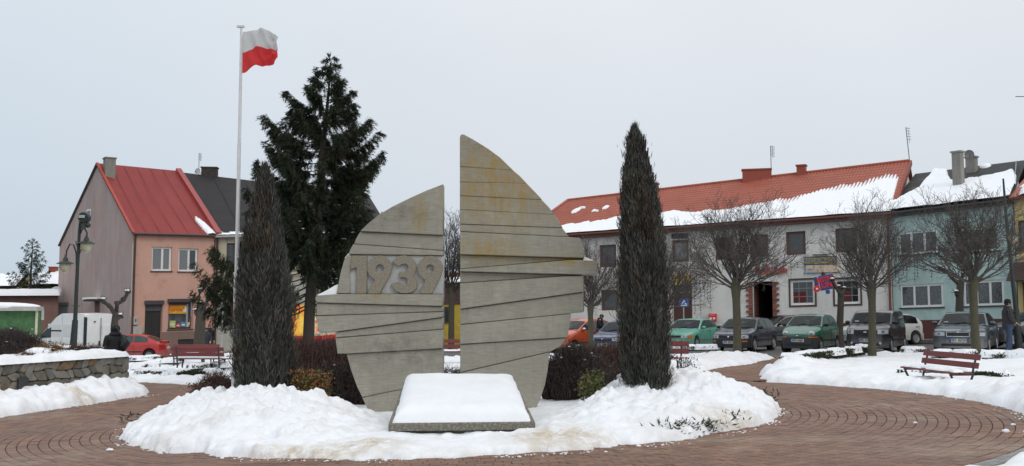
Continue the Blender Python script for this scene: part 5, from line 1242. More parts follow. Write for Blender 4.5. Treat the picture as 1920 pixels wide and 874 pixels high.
def leaves(label, name, px0, px1, py0, py1, Y, mats, n=900, ls=.06, sp=.35, stems=10):
    x0, x1 = xat(px0, Y), xat(px1, Y); xc = (x0+x1)/2; rt = root_at(xc, Y, name, label, 'shrub'); zt = pz((px0+px1)/2, py0, Y); zb = max(.02, pz((px0+px1)/2, py1, Y)); rx = (x1-x0)/2; rz_ = (zt-zb)/2
    k = stems; P1 = np.stack([RNG.uniform(-rx, rx, k)*.8, RNG.uniform(-.2, .2, k), RNG.uniform(zb+rz_, zt, k)], 1); P0 = P1*[.3, .3, 0]
    V, F = np_tubes(P0, P1, np.full(k, .008), np.full(k, .005), 4); npobj('stem', V, F, bark, rt)
    for j, m in enumerate(mats):
        nn = n//len(mats); i = RNG.integers(0, k, nn); t = RNG.uniform(.25, 1.02, (nn, 1)) if not (j == 1 and len(mats) > 1) else RNG.uniform(.62, 1.05, (nn, 1)); B = P0[i]*(1-t)+P1[i]*t+RNG.normal(size=(nn, 3))*[rx*sp, .12, rz_*.25]
        B[:, 2] = np.clip(B[:, 2], zb, zt+.03); D = RNG.normal(size=(nn, 3))+[0, 0, .3]
        V, F = np_blades(B, D, ls*RNG.uniform(.7, 1.4, nn), ls*.45); npobj('foliage', V, F, m, rt, attr=RNG.random(len(F)))
    return rt
leaves('yellow-green shrub with orange tips left of the monument foot', 'leafy_shrub', 548, 628, 700, 768, 15.7, [leafy, orl, leafy, leafy, dgl], 4400, .055, .25, 22)
leaves('yellow-green upright shrub in front of the dome shrub right of the monument', 'leafy_shrub', 1090, 1128, 700, 752, 15.2, [leafy, leafy], 1300, .06, .3, 9)
leaves('dark green low shrub at the foot of the right juniper', 'leafy_shrub', 1122, 1166, 742, 772, 14.7, [dgl], 420, .06, .25, 9)
leaves('dry red-brown round plant on the snow left of the right juniper', 'leafy_shrub', 1098, 1120, 754, 782, 14.4, [drl], 700, .04, .35, 6)
leaves('snowy green shrub just right of the right juniper', 'leafy_shrub', 1257, 1303, 668, 692, 17.6, [dgl, clean], 700, .05, .3, 12)
def sprigs(label, pts, Y0, m, n=260):
    q = [G(*p) for p in pts]; c = sum(q, Vector())/len(q); rt = empty('creeping_juniper', (c.x, c.y, gzf(c.x, c.y)), 0, label, 'juniper')
    P_, D_ = [], []
    for v in q:
        for _ in range(n):
            d = Vector((random.gauss(0,1), random.gauss(-.4,1), abs(random.gauss(0,.5))+.05)).normalized(); P_.append(np.array(v-c)+np.array([random.gauss(0,.10), random.gauss(-.03,.06), random.uniform(.03,.17)])); D_.append(np.array(d))
    V, F = np_blades(np.array(P_), np.array(D_), RNG.uniform(.07, .17, len(P_)), .022); npobj('foliage', V, F, m, rt, attr=RNG.random(len(F)))
sprigs('longer dark creeping juniper peeping from under the front edge of the right snow heap', [(1246,824),(1262,821),(1278,819),(1294,817),(1308,815)], 0, dgl)
sprigs('shorter dark creeping juniper right of the longer one under the snow heap', [(1324,811),(1340,808),(1356,805),(1374,801)], 0, dgl, 200)
sprigs('dark green sprig at the right end of the snow heap', [(1427,752),(1433,758)], 0, dgl, 90)
sprigs('dark sprig at the left tip of the snow heap', [(243,796)], 0, dgl, 30)
def hedge(label, pts, wd, h, m, group='low hedges edging the snowy lawns', snow_t=.45, dens=4200, gaps=.0):
    W2 = [Vector((p[0], p[1])) for p in pts]; c = W2[len(W2)//2]; rt = root_at(c.x, c.y, 'low_hedge', label, 'hedge', group); z0 = rt.location.z
    P_ = []
    for a, b_ in zip(W2[:-1], W2[1:]):
        L = (b_-a).length; n = int(dens*L*wd); t = RNG.random(n); e = (b_-a)/L; nn = Vector((-e.y, e.x))
        o = RNG.uniform(-wd/2, wd/2, n); x = a.x+e.x*t*L+nn.x*o; y = a.y+e.y*t*L+nn.y*o
        hh = h*(.8+.5*(fbm(x*3, y*3, 5, 3)))
        z = hh*RNG.random(n)**.6+.05; k = ~(fbm(x*1.3, y*1.3, 77, 2) < gaps-.5) if gaps else np.ones(n, bool)
        P_.append(np.stack([x-c.x, y-c.y, gz(x, y)-z0+z+.05], 1)[k])
    P_ = np.concatenate(P_); V, F = np_blades(P_, RNG.normal(size=P_.shape), .055, .035); npobj('foliage', V, F, m, rt, attr=RNG.random(len(F)))
    a, b_ = W2[0], W2[-1]
    for k, (a, b_) in enumerate(zip(W2[:-1], W2[1:])):
        e = (b_-a).normalized(); nn = Vector((-e.y, e.x))*wd*.55
        c4 = [(*(a-nn), gzf(*a)+h*.80+.08), (*(b_-nn), gzf(*b_)+h*.80+.08), (*(a+nn), gzf(*a)+h*.80+.08), (*(b_+nn), gzf(*b_)+h*.80+.08)]
        S_ = Slope(*c4); L = (b_-a).length
        roof_snow(S_, rt, lambda A, T: snow_t*.22-.03+fbm(A*L*1.5, T*1.2, 50+k, 3)*.75-((T-.5)*1.5)**2*.35, .11, (max(14, int(L*16)), 14), name='snow_top', lift=.0, skirt=.10, rim=1.5)
def P2(*l): return [g2(*p) for p in l]
hedge('long low box hedge along the branch path at the right', P2((1476,690),(1540,681),(1606,672),(1622,667)), .45, .28, boxm, snow_t=.4)
hedge('ragged low hedge behind the right bench', P2((1712,711),(1760,712),(1830,715),(1890,721)), .35, .11, boxm, snow_t=.35)
hedge('tiny hedge stub left of the right bench', P2((1684,712),(1694,712)), .3, .14, boxm, snow_t=.1)
hedge('brown low hedge in front of the white car rear', P2((1690,668),(1738,667)), .6, .16, brh, snow_t=.6)
hedge('low dark hedge in front of the blue saloon', P2((1748,676),(1790,676),(1828,677)), .6, .19, boxm, snow_t=.6)
hedge('low dark hedge by the standing man at the right edge', P2((1846,679),(1890,680),(1960,682)), .6, .20, boxm, snow_t=.6)
hedge('low dark hedge in front of the mint green saloon', P2((1262,661),(1300,662),(1352,661)), .5, .2, boxm, snow_t=.8)
hedge('brown low hedge nearest the red car', P2((246,684),(300,681)), .8, .26, brh, snow_t=.8)
hedge('broken low hedge row left of the red bench', P2((246,698),(275,697),(300,696)), .5, .20, boxm, snow_t=.7, gaps=.45)
hedge('snowy low hedge row beside the left end of the red bench', P2((305,688),(340,687)), .7, .24, boxm, snow_t=.9)
hedge('green low hedge under the red bench at the left', P2((350,701),(395,699),(436,697)), .5, .24, boxm, snow_t=.5)
hedge('front low hedge row beside the left branch path', P2((262,713),(310,714),(345,716),(372,717)), .5, .26, boxm, snow_t=.5, gaps=.4)
hedge('short hedge stub at the end of the front row by the round brown shrub', P2((384,715),(412,713)), .5, .22, boxm, snow_t=.6)
hedge('low hedge behind the red bench near the couple', P2((402,679),(436,677)), .6, .24, boxm, snow_t=.7)
# twigs sticking out of the left heap
rt = root_at(*g2(378, 790), 'dry_plant', 'small dry red-brown sprig poking through the left snow heap', 'plant')
V, F = np_blades(RNG.normal(size=(90, 3))*[.12,.05,.025]+[0, 0, .60], RNG.normal(size=(90, 3)), .07, .03); npobj('leaves', V, F, drl, rt)
# ================================================================== VEHICLES
cglass = mat('car_glass', (.010,.013,.015), .10, 0, .6, 2.0, spec=.13, col2=(.045,.05,.05), thr=.58, sscale=2.2)  # paler noise patches put into the glass colour to imitate reflections
sglass = mat('car_side_glass', (.035,.055,.055), .08, 0, .5, 1.2, coat=.25, spec=.5)
tyre = mat('tyre_rubber', (.018,.018,.018), .85, var=.3, scale=20)
rimm = mat('wheel_rim', (.36,.37,.38), .45, .5, var=.2, scale=10)
blkp = mat('black_plastic', (.022,.022,.024), .7, var=.25, scale=6)
chrome = mat('chrome_trim', (.55,.56,.57), .2, .9)
lampg = mat('headlamp_glass', (.50,.53,.55), .12, .1, .3, 20, coat=1)
amber = mat('amber_lens', (.65,.16,.03), .3, coat=.6); redl = mat('tail_lens', (.35,.015,.012), .3, coat=.6)
plate_m = mat('plate_white', (.62,.63,.62), .5, var=.06); plate_b = mat('plate_blue', (.03,.08,.35), .5)
dust = (.22,.21,.20)
def paint(name, col, metal=.0): 
    m = mat(name, col, .32, metal, .06, 3, coat=.7, spec=.5); stain(m, dust, [(0,0,.22,9,9,.42)], scale=5, thr=.40, amt=.62); return m
def car(name, label, cat, Y, px, head, sp, group='cars parked along the square'):
    """local: x forward, y left, z up"""
    L, W_, H_ = sp['L'], sp['W'], sp['H']; prof = sp['prof']; iwb, irf, irr, irb = sp['idx']; pm = sp['paint']; wr = sp.get('wr', .29); wx = sp['wx']
    x = xat(px, Y, 620); rt = empty(name, (x, Y, gzf(x, Y)+.005), head, label, cat, group)
    rt.rotation_euler = (0, 0, head)
    S_ = np.array([p[0] for p in prof]); Zp = np.array([p[1] for p in prof]); swb, srf, srr, srb = [S_[i] for i in (iwb, irf, irr, irb)]
    zb0 = sp.get('clear', .20); kf, kr = sp.get('kf', .45), sp.get('kr', .35)
    top = lambda s: float(np.interp(s, S_, Zp))
    belt = lambda s: float(np.interp(s, [swb, srb], [Zp[iwb], Zp[irb]]))
    def hw(s):
        a = min(1, (max(s, 0)/kf)**.30) if s < kf else 1; c = min(1, (max(L-s, 0)/kr)**.28) if L-s < kr else 1
        return W_/2*min(a, c)*(.985+.015*math.sin(PI*s/L))
    rw = sp.get('rw', .74)
    def sec(s):
        w_ = hw(s); t = top(s); arch = 0
        for q in wx:
            d = abs(s-q)
            if d < wr*1.18: arch = max(arch, .29+math.sqrt(max(0, (wr*1.18)**2-d*d))-.0)
        zb = max(zb0, arch); gh = swb < s < srb
        zs = belt(s) if gh else t-.05
        if gh:
            f = min(1, max(0, (t-zs)/(H_-zs+.01))); w4 = w_*(.965-(.965-rw)*f); p4 = (w4, max(zs+.005, t-.03))
        else: p4 = (w_*.86, t-.012)
        p3 = (w_*(.965 if gh else .95), zs)
        mid = zb+(zs-zb)*.55
        return [(w_*.93, zb), (w_*.985, zb+.04+0*mid), (w_, max(mid, zb+.05)), (w_*.995, max(zs-.10, zb+.06)), p3, p4, (p4[0]*.86, p4[1]+.028 if gh else t), (p4[0]*.45, t+.008), (0, t+.018)]
    ss = sorted(set([0, .004, .015, .04, .08, .14, .22, .32, L, L-.004, L-.015, L-.04, L-.09, L-.16, L-.26]+[float(v) for v in S_]+[float(v) for v in np.arange(.4, L-.3, .1)]+[q+wr*1.18*c for q in wx for c in (-1,-.97,-.85,-.6,-.3,0,.3,.6,.85,.97,1)]))
    ss = [s for s in ss if 0 <= s <= L]; ring = [sec(s) for s in ss]; k = len(ring[0]); b = MB(); vs = []
    for s, r in zip(ss, ring): vs += [(L/2-s, y, z) for y, z in r]+[(L/2-s, -y, z) for y, z in r[:-1][::-1]]
    n = 2*k-1; fs = []
    for i in range(len(ss)-1):
        for j in range(n-1): fs.append((i*n+j, i*n+j+1, (i+1)*n+j+1, (i+1)*n+j))
    b.add(vs, fs); b.build('body', pm, rt, 32)
    b = MB(); b.box((0, 0, zb0+.12), (L*.93, W_*.72, .30)); b.box((0, 0, .5), (L*.9, W_*.60, .5)); b.build('underbody', blkp, rt)
    # glazing
    def gpanel(s0, s1, nm, inset=.93):
        b = MB(); m_ = 7; vs = []; cols_ = (-1, -.5, 0, .5, 1)
        for i in range(m_):
            s = s0+(s1-s0)*i/(m_-1); r = sec(s); wv = r[5][0]*inset*.98; zt = top(s)
            ds = 1e-2; nz_ = Vector(((top(s+ds)-top(s-ds))/(2*ds), 0, 1)).normalized()
            for c in cols_:
                z = zt+.018*(1-c*c)-.012*abs(c)**3; q = Vector((L/2-s, wv*c, z))+nz_*.014; vs.append(q)
        b.add(vs, [(i*5+j, i*5+j+1, (i+1)*5+j+1, (i+1)*5+j) for i in range(m_-1) for j in range(4)])
        o = b.build(nm, cglass, rt, 60); return o
    gpanel(swb+(srf-swb)*.07, swb+(srf-swb)*.93, 'windscreen')
    if sp.get('rear', True): gpanel(srr+(srb-srr)*.10, srr+(srb-srr)*.88, 'rear_window')
    def spanel(s0, s1, sd, nm='side_window'):
        b = MB(); m_ = 8; vs = []
        for i in range(m_):
            s = s0+(s1-s0)*i/(m_-1); r = sec(s); p3, p4 = r[4], r[5]; hgt = p4[1]-p3[1]
            for f in (.06, .90):
                if hgt < .1: f = .06+(f-.06)*.5
                vs.append((L/2-s, sd*(p3[0]+(p4[0]-p3[0])*f+.010), p3[1]+hgt*f+.01))
        b.add(vs, [(i*2, i*2+1, i*2+3, i*2+2) for i in range(m_-1)]); b.build(nm, sglass if sd == sp.get('bright', 1) else cglass, rt)
    for sd in (1, -1):
        for a, c in sp['side']: spanel(a, c, sd)
    # wheels
    for q in wx:
        for sd in (1, -1):
            M = Matrix.Rotation(PI/2, 3, 'X'); y = sd*(W_/2-.10)
            b = MB(); b.lathe([(wr*.62, -.095), (wr*.9, -.10), (wr, -.07), (wr, .07), (wr*.9, .10), (wr*.62, .095)], (L/2-q, y, wr), 24, M); wo = b.build('wheel', tyre, rt, 40)
            b = MB(); yy = y+sd*.085; b.lathe([(0, .0), (wr*.2, .008), (wr*.3, -.012), (wr*.55, .0), (wr*.62, .02), (wr*.66, .0)], (L/2-q, yy, wr), 20, M @ Matrix.Scale(-sd, 3, (0,0,1))) 
            for a in range(8):
                an = a*PI/4; b.box((L/2-q+math.cos(an)*wr*.40, yy+sd*.004, wr+math.sin(an)*wr*.40), (.035, .018, wr*.42), Matrix.Rotation(-an+PI/2, 3, 'Y'))
            b.build('rim', sp.get('rim', rimm), wo, 40)
            b = MB(); b.lathe([(wr*1.13, 0), (.02, 0)], (L/2-q, sd*(W_/2-.26), wr+.02), 20, M); b.build('arch_liner', blkp, rt)
    def xs(y, off=.012): 
        s = kf*(min(1, abs(y)/(W_/2*.985)))**(1/.30); return L/2-s+off
    def xr(y, off=.012):
        s = kr*(min(1, abs(y)/(W_/2*.985)))**(1/.28); return -L/2+s-off
    def patch(nm, y0, y1, z0, z1, m, f=xs, off=.012, label=None, n_=6, lean=0, parent=None, t=.03):
        b = MB(); vs = []; sg = 1 if f is xs else -1
        for i in range(n_+1):
            y = y0+(y1-y0)*i/n_; xx = f(y, off)
            vs += [(xx, y, z0), (xx-sg*lean, y, z1), (xx-sg*t, y, z0), (xx-sg*(t+lean), y, z1)]
        fs = []
        for i in range(n_): a = i*4; c = a+4; fs += [(a, c, c+1, a+1), (a+2, a+3, c+3, c+2), (a, a+2, c+2, c), (a+1, c+1, c+3, a+3)]
        fs += [(0, 1, 3, 2), (n_*4, n_*4+2, n_*4+3, n_*4+1)]
        b.add(vs, fs); o = b.build(nm, m, parent or rt, 40); 
        if label: o['label'] = label
        return o
    hw_ = W_/2
    bm_ = sp.get('bumper', pm); zb1 = sp.get('zbump', (.26, .50))
    patch('bumper', -hw_*.97, hw_*.97, zb1[0]-.06, zb1[1], bm_, off=.05, n_=22, t=.07); patch('rear_bumper', -hw_*.97, hw_*.97, zb1[0]-.04, zb1[1]+.02, bm_, xr, .05, n_=22, t=.07)
    gr = sp.get('grille')
    if gr: patch('grille', -gr[0], gr[0], gr[1], gr[2], blkp, off=.022)
    if sp.get('gframe'):
        a = gr; t_ = .028
        for (q0, q1, q2, q3) in ((-a[0]-t_, a[0]+t_, a[2]+.002, a[2]+t_), (-a[0]-t_, a[0]+t_, a[1]-t_, a[1]-.002), (-a[0]-t_, -a[0]-.002, a[1], a[2]), (a[0]+.002, a[0]+t_, a[1], a[2])): patch('grille_frame', q0, q1, q2, q3, chrome, off=.032, n_=4)
    if sp.get('lip'): patch('air_intake', -hw_*.62, hw_*.62, *sp['lip'], blkp, off=.056, n_=10)
    hl = sp['lamp']
    for sd in (1, -1):
        if hl[0] == 'round':
            _, yc, zc, ry, rz_ = hl; b = MB(); M = Matrix.Rotation(PI/2, 3, 'Y')
            b.sphere((xs(yc, -.02), sd*yc, zc), (.06, ry, rz_), 16, 10); b.build('headlight', lampg, rt, 60)
            b = MB(); b.sphere((xs(yc, .012), sd*yc, zc), (.035, ry*.5, rz_*.5), 12, 8); b.build('lamp_core', mat('lamp_core', (.24,.25,.30), .2, .3), rt, 60)
        else:
            _, y0, y1, z0, z1 = hl; patch('headlight', sd*y0, sd*y1, z0, z1, lampg, off=.020, lean=.01); patch('lamp_core', sd*(y0*.6+y1*.4), sd*(y0*.35+y1*.65), z0+.03, z1-.03, mat('lamp_core', (.24,.25,.30), .2, .3), off=.026)
    if sp.get('turn'):
        y0, y1, z0, z1, o_ = sp['turn']
        for sd in (1, -1): patch('indicator', sd*y0, sd*y1, z0, z1, amber, off=o_)
    if sp.get('fog'):
        for sd in (1, -1): b = MB(); b.sphere((xs(hw_*.62, .05), sd*hw_*.62, sp['fog']), (.03, .05, .05), 10, 8); b.build('fog_lamp', lampg, rt, 60)
    if sp.get('badge'):
        b = MB(); b.sphere((xs(0, .03), 0, sp['badge'][0]), (.02, sp['badge'][1], sp['badge'][2]), 14, 8); b.build('badge', chrome, rt, 60)
    tl = sp.get('tail', (.55*hw_, .93*hw_, .62, .85))
    for sd in (1, -1): patch('tail_light', sd*tl[0], sd*tl[1], tl[2], tl[3], redl, xr, .012)
    # number plates
    if sp.get('plate'):
        zc = sp.get('pz', .42); pw, phh = .26, .057
        o = patch('number_plate', -pw, pw, zc-phh, zc+phh, plate_m, off=.075, n_=2, t=.02); patch('country_band', -pw, -pw+.05, zc-phh, zc+phh, plate_b, off=.078, n_=1, t=.01, parent=o)
        text('plate_text', sp['plate'], .115, blkp, o, (xs(0, .0775)+.0, .03, zc), (PI/2, 0, PI/2), .001, .002, .82)
        patch('number_plate', -pw, pw, .62, .73, plate_m, xr, .03, n_=2)
    # mirrors, handles, door lines, wipers
    for sd in (1, -1):
        s = swb+(srf-swb)*.42; r = sec(s); b = MB(); b.sphere((L/2-s, sd*(r[4][0]+.10), r[4][1]+.07), (.07, .10, .07), 10, 8); b.tube([(L/2-s-.02, sd*(r[4][0]-.02), r[4][1]+.03), (L/2-s, sd*(r[4][0]+.06), r[4][1]+.05)], .025, 6); b.build('wing_mirror', sp.get('mirror', blkp), rt, 60)
        for a, c in sp['side'][:2]:
            if c-a < .3: continue
            s = c-.06; r = sec(s); b = MB(); b.box((L/2-s+.02, sd*(r[3][0]*.995+.008), r[3][1]-.02), (.16, .03, .035)); b.build('door_handle', sp.get('handle', blkp), rt, None, .004)
            b = MB(); z_ = np.linspace(max(zb0+.08, .3), r[4][1]-.01, 6); yq = lambda z: float(np.interp(z, [q[1] for q in r[:5]], [q[0] for q in r[:5]]))
            b.tube([(L/2-c-.05, sd*(yq(z)+.001), z) for z in z_], .007, 4, False); b.build('door_seam', blkp, rt)
        if sp.get('strip', True): b = MB(); b.b2((L/2-wx[0]-wr*1.25, sd*(hw_-.006), zb0+.26), (L/2-wx[1]+wr*1.25, sd*(hw_+.014), zb0+.31)); b.build('side_strip', sp.get('stripm', blkp), rt)
    for yy in (-.25, .2):
        b = MB(); s0, s1 = swb+.03, swb+(srf-swb)*.16
        b.tube([(L/2-s0, yy, top(s0)+.045), (L/2-s1, yy+.38, top(s1)+.045)], .009, 4); b.build('wiper', blkp, rt)
    if sp.get('sticker'): b = MB(); s = swb+(srf-swb)*.2; y = -hw_*.62; b.box((L/2-s, y, top(s)+.03), (.05, .14, .03)); b.build('sticker', wht, rt)
    if sp.get('mouth'): sp['mouth'](rt, sec, L, patch)
    return rt
HD = R(237)
hatch = dict(L=4.02, W=1.70, H=1.42, prof=[(0,.66),(.06,.73),(.35,.80),(1.05,.93),(1.78,1.36),(2.1,1.41),(3.1,1.39),(3.45,1.28),(3.86,.93),(3.98,.82),(4.02,.7)], idx=(3,4,7,8), wx=(.80,3.25), side=[(1.30,2.42),(2.47,3.42)])
sp = dict(hatch, paint=paint('dark_navy_paint', (.018,.022,.045)), bumper=blkp, zbump=(.26,.52), grille=(.42,.57,.66), lamp=('rect',.44,.74,.56,.69), badge=(.615,.05,.05), plate='EPD 85CH', pz=.40, turn=(.55,.72,.42,.47,.06), stripm=blkp, lip=(.27,.33))
car('parked_car', 'dark navy hatchback with black bumper between the mint-green and the bottle-green car', 'car', 41.2, 1397, HD, sp)
mini = dict(L=3.5, W=1.50, H=1.49, prof=[(0,.62),(.05,.72),(.35,.84),(.80,1.0),(1.55,1.42),(1.85,1.48),(2.75,1.46),(3.05,1.36),(3.38,1.0),(3.47,.85),(3.5,.7)], idx=(3,4,7,8), wx=(.62,2.96), side=[(1.10,2.02),(2.07,3.0)], wr=.27)
sp = dict(mini, paint=paint('bottle_green_paint', (.012,.105,.060)), bumper=mat('dark_grey_bumper', (.045,.047,.05), .75, var=.2), zbump=(.24,.60), lamp=('round',.50,.75,.125,.085), badge=(.655,.045,.022), plate='EPD K450', pz=.48, turn=(.42,.68,.585,.625,.06), lip=(.27,.36), strip=True, stripm=mat('dark_grey_bumper', (.045,.047,.05)), kf=.55)
car('parked_car', 'small bottle-green car with oval headlights and dark bumper', 'car', 38.3, 1519, HD, sp)
tall = dict(L=3.55, W=1.58, H=1.56, prof=[(0,.72),(.05,.84),(.3,.92),(.78,1.04),(1.38,1.48),(1.65,1.55),(3.0,1.55),(3.3,1.47),(3.5,1.02),(3.54,.9),(3.55,.7)], idx=(3,4,7,8), wx=(.62,2.95), side=[(1.02,2.05),(2.10,3.05)], wr=.28)
sp = dict(tall, paint=paint('black_metallic_paint', (.016,.018,.024), .2), lamp=('rect',.42,.73,.70,.86), grille=(.38,.66,.84), badge=(.76,.07,.035), plate='EPD 59WM', pz=.47, fog=.36, lip=(.28,.38), rw=.86, sticker=True, mirror=blkp, zbump=(.26,.62))
car('parked_car', 'tall black hatchback behind a bare tree, beside the green car', 'car', 36.6, 1643, HD, sp)
sal = dict(L=4.5, W=1.73, H=1.43, prof=[(0,.66),(.05,.76),(.4,.83),(1.2,.95),(1.95,1.37),(2.25,1.42),(3.1,1.40),(3.5,1.28),(4.15,1.0),(4.43,.95),(4.5,.75)], idx=(3,4,7,8), wx=(.88,3.4), side=[(1.45,2.5),(2.55,3.6)])
sp = dict(sal, paint=paint('petrol_blue_paint', (.030,.060,.080), .2), lamp=('rect',.42,.80,.60,.72), grille=(.34,.60,.72), gframe=True, badge=(.73,.05,.03), plate='EPD 40CW', pz=.45, lip=(.26,.34), mirror=paint('petrol_blue_paint', (.030,.060,.080)), sticker=True)
car('parked_car', 'petrol-blue saloon with chrome-framed grille behind a bare tree near the bench', 'car', 34.6, 1812, R(238), sp)
sedan = dict(L=4.14, W=1.64, H=1.41, prof=[(0,.64),(.05,.72),(.4,.79),(1.12,.92),(1.85,1.36),(2.15,1.40),(2.95,1.38),(3.2,1.30),(3.72,1.02),(4.06,1.0),(4.14,.75)], idx=(3,4,7,8), wx=(.80,3.25), side=[(1.36,2.35),(2.40,3.28)])
mint = paint('mint_green_paint', (.105,.36,.27))
sp = dict(sedan, paint=mint, bumper=mint, lamp=('rect',.36,.60,.56,.66), turn=(.61,.76,.55,.67,.025), grille=(.34,.58,.66), plate='EPD 27AY', pz=.44, lip=(.26,.36), mirror=mint, stripm=mint)
car('parked_car', 'mint-green saloon beside the right juniper', 'car', 45.2, 1296, HD, sp)
sp = dict(hatch, paint=paint('navy_blue_paint', (.016,.032,.105)), lamp=('rect',.42,.76,.58,.70), grille=(.36,.58,.66), badge=(.66,.045,.04), plate='EPD 63LT', pz=.42)
car('parked_car', 'navy blue car half hidden by the right juniper, in front of the man in black', 'car', 41.8, 1170, HD, sp)
org = paint('orange_paint', (.50,.085,.025))
sp = dict(mini, L=3.54, H=1.54, W=1.60, paint=org, bumper=org, lamp=('round',.52,.72,.13,.09), mirror=chrome, plate='EPD 18KS', prof=[(0,.62),(.05,.75),(.35,.88),(.80,1.02),(1.55,1.45),(1.85,1.54),(2.75,1.52),(3.05,1.42),(3.4,1.0),(3.5,.85),(3.54,.7)])
car('parked_car', 'orange hatchback behind the small bare tree right of the monument', 'car', 44.2, 1088, R(222), sp)
whi = paint('white_car_paint', (.62,.62,.60))
sp = dict(hatch, paint=whi, bumper=whi, lamp=('rect',.4,.74,.58,.7), plate='EPD 71FN', tail=(.45,.80,.70,.92), strip=False, bright=-1)
car('parked_car', 'white hatchback with its rear showing behind the tall black hatchback', 'car', 43.6, 1652, R(205), sp)
dkc = paint('dark_estate_paint', (.022,.024,.028))
sp = dict(sal, paint=dkc, lamp=('rect',.4,.74,.6,.72), plate='EPD 92RW', prof=[(0,.66),(.05,.76),(.4,.83),(1.2,.95),(1.9,1.37),(2.2,1.44),(3.8,1.42),(4.1,1.34),(4.38,.98),(4.46,.9),(4.5,.75)], side=[(1.45,2.45),(2.5,3.3),(3.35,4.1)], bright=-1)
car('parked_car', 'dark estate car seen side-on behind the navy hatchback and the green car', 'car', 47.0, 1474, R(190), sp)
sp = dict(sal, paint=paint('dark_slate_paint', (.022,.032,.042)), L=4.3, bumper=blkp, lamp=('rect',.4,.74,.6,.72), plate='EPD 36TG', prof=[(0,.66),(.05,.76),(.4,.83),(1.2,.95),(1.9,1.36),(2.2,1.42),(3.5,1.40),(3.85,1.30),(4.15,.98),(4.26,.9),(4.3,.75)], side=[(1.45,2.4),(2.45,3.25),(3.3,3.9)], wx=(.85,3.35), bright=-1)
car('parked_car', 'dark slate hatchback side-on behind the standing man at the right edge', 'car', 37.0, 1948, R(178), sp)
redc = paint('bright_red_paint', (.52,.022,.022))
def spoiler(rt, sec, L, patch):
    b = MB(); b.b2((-L/2+.02,-.62,1.0), (-L/2+.32,.62,1.04)); b.b2((-L/2+.08,-.6,.9), (-L/2+.2,-.5,1.0)); b.b2((-L/2+.08,.5,.9), (-L/2+.2,.6,1.0)); b.build('spoiler', redc, rt, None, .01)
sp = dict(hatch, paint=redc, bumper=redc, lamp=('rect',.4,.74,.58,.7), plate='EPD 54NL', mirror=redc, prof=[(0,.62),(.06,.70),(.35,.78),(1.05,.90),(1.85,1.33),(2.15,1.38),(2.75,1.36),(3.0,1.30),(3.75,.96),(3.98,.90),(4.02,.7)], side=[(1.35,2.42),(2.47,3.15)], mouth=spoiler, handle=redc)
car('parked_car', 'bright red hatchback with rear spoiler in front of the pink shop', 'car', 51.0, 243, R(186), sp, group=None)
# white high-roof van
vw = paint('white_van_paint', (.80,.80,.80))
def van_extra(rt, sec, L, patch):
    hw2 = .866
    for sd in (1,):
        b = MB(); b.b2((-.45,hw2-.03,1.62), (L/2-1.85,hw2+.012,1.69)); b.build('gutter_strip', blkp, rt)
        for s in (1.62, 2.9):
            b = MB(); b.tube([(L/2-s, q_[0]+.001, q_[1]) for q_ in sec(s)[2:6]], .008, 4); b.build('door_seam', mat('seam_grey', (.3,.3,.3), .6), rt)
        for (a, c) in ((1.72, 2.82), (3.0, 4.2)):
            b = MB(); b.b2((L/2-c,hw2-.02,1.36), (L/2-a,hw2+.006,2.0)); b.build('side_panel', vw, rt, None, .008)
    for y in (-.86, .86): b = MB(); b.b2((-L/2-.03,y-.07,.95), (-L/2+.06,y+.07,2.35)); b.build('corner_strip', blkp, rt, None, .01)
    b = MB(); b.b2((-L/2-.03,-.012,.5), (-L/2+.02,.012,2.3)); b.build('rear_door_seam', MATS['seam_grey'], rt)
    b = MB(); b.b2((-L/2-.05,.05,.9), (-L/2,.12,1.15)); b.build('rear_handle', blkp, rt); b = MB(); b.b2((-L/2-.03,.3,2.1), (-L/2,.4,2.15)); b.build('rear_lamp', blkp, rt)
    for y in (-.45, .45): b = MB(); b.b2((-L/2-.016,y-.36,.7), (-L/2+.01,y+.36,1.95)); b.build('rear_panel', vw, rt, None, .008)
sp = dict(L=4.8, W=1.80, H=2.55, paint=vw, bumper=mat('dark_grey_bumper', (.045,.047,.05)), lamp=('rect',.5,.88,.80,1.0), prof=[(0,.80),(.06,1.0),(.5,1.14),(.85,1.26),(1.85,1.98),(2.35,2.36),(2.75,2.53),(4.3,2.55),(4.74,2.50),(4.78,1.2),(4.8,1.0)], idx=(3,4,7,9), wx=(.9,3.9), wr=.33, side=[(1.12,2.0)], rear=False, kr=.12, kf=.7, rw=.95, strip=False, tail=(.78,.86,.62,.9), mouth=van_extra, handle=blkp)
car('parked_van', 'white high-roof panel van parked before the pink gable wall', 'van', 50, 134, R(148.6), sp, group=None)
# ================================================================== STREET FURNITURE, WALL, PEOPLE
# ---------------- flagpole and flag
FY_ = 16.1
fb = at(438, 740, FY_); ft = at(452.5, 52, FY_)
wpole = mat('white_pole_paint', (.68,.68,.68), .45, var=.10, scale=3, col2=(.45,.44,.42), thr=.66, sscale=6)
fp = empty('flagpole', (fb.x, FY_, gzf(fb.x, FY_)), 0, 'tall white flagpole standing in the snow left of the monument', 'flagpole')
def fl(f): 
    a = Vector((fb.x, FY_, fp.location.z)); return (a+(ft-a)*f)-fp.location
zt = (ft.z-fp.location.z)
b = MB(); b.tube([fl(0), fl(.37)], [.040, .036], 12); b.tube([fl(.37), fl(.375)], [.044, .044], 12); b.build('lower_tube', wpole, fp, 40)
b = MB(); b.tube([fl(.375), fl(.70)], [.027, .025], 12); b.tube([fl(.70), fl(1)], [.021, .018], 12); b.build('upper_tube', wpole, fp, 40)
b = MB(); b.box(fl(1)+Vector((-.01,0,.02)), (.13,.05,.04)); b.build('head', wpole, fp, None, .005)
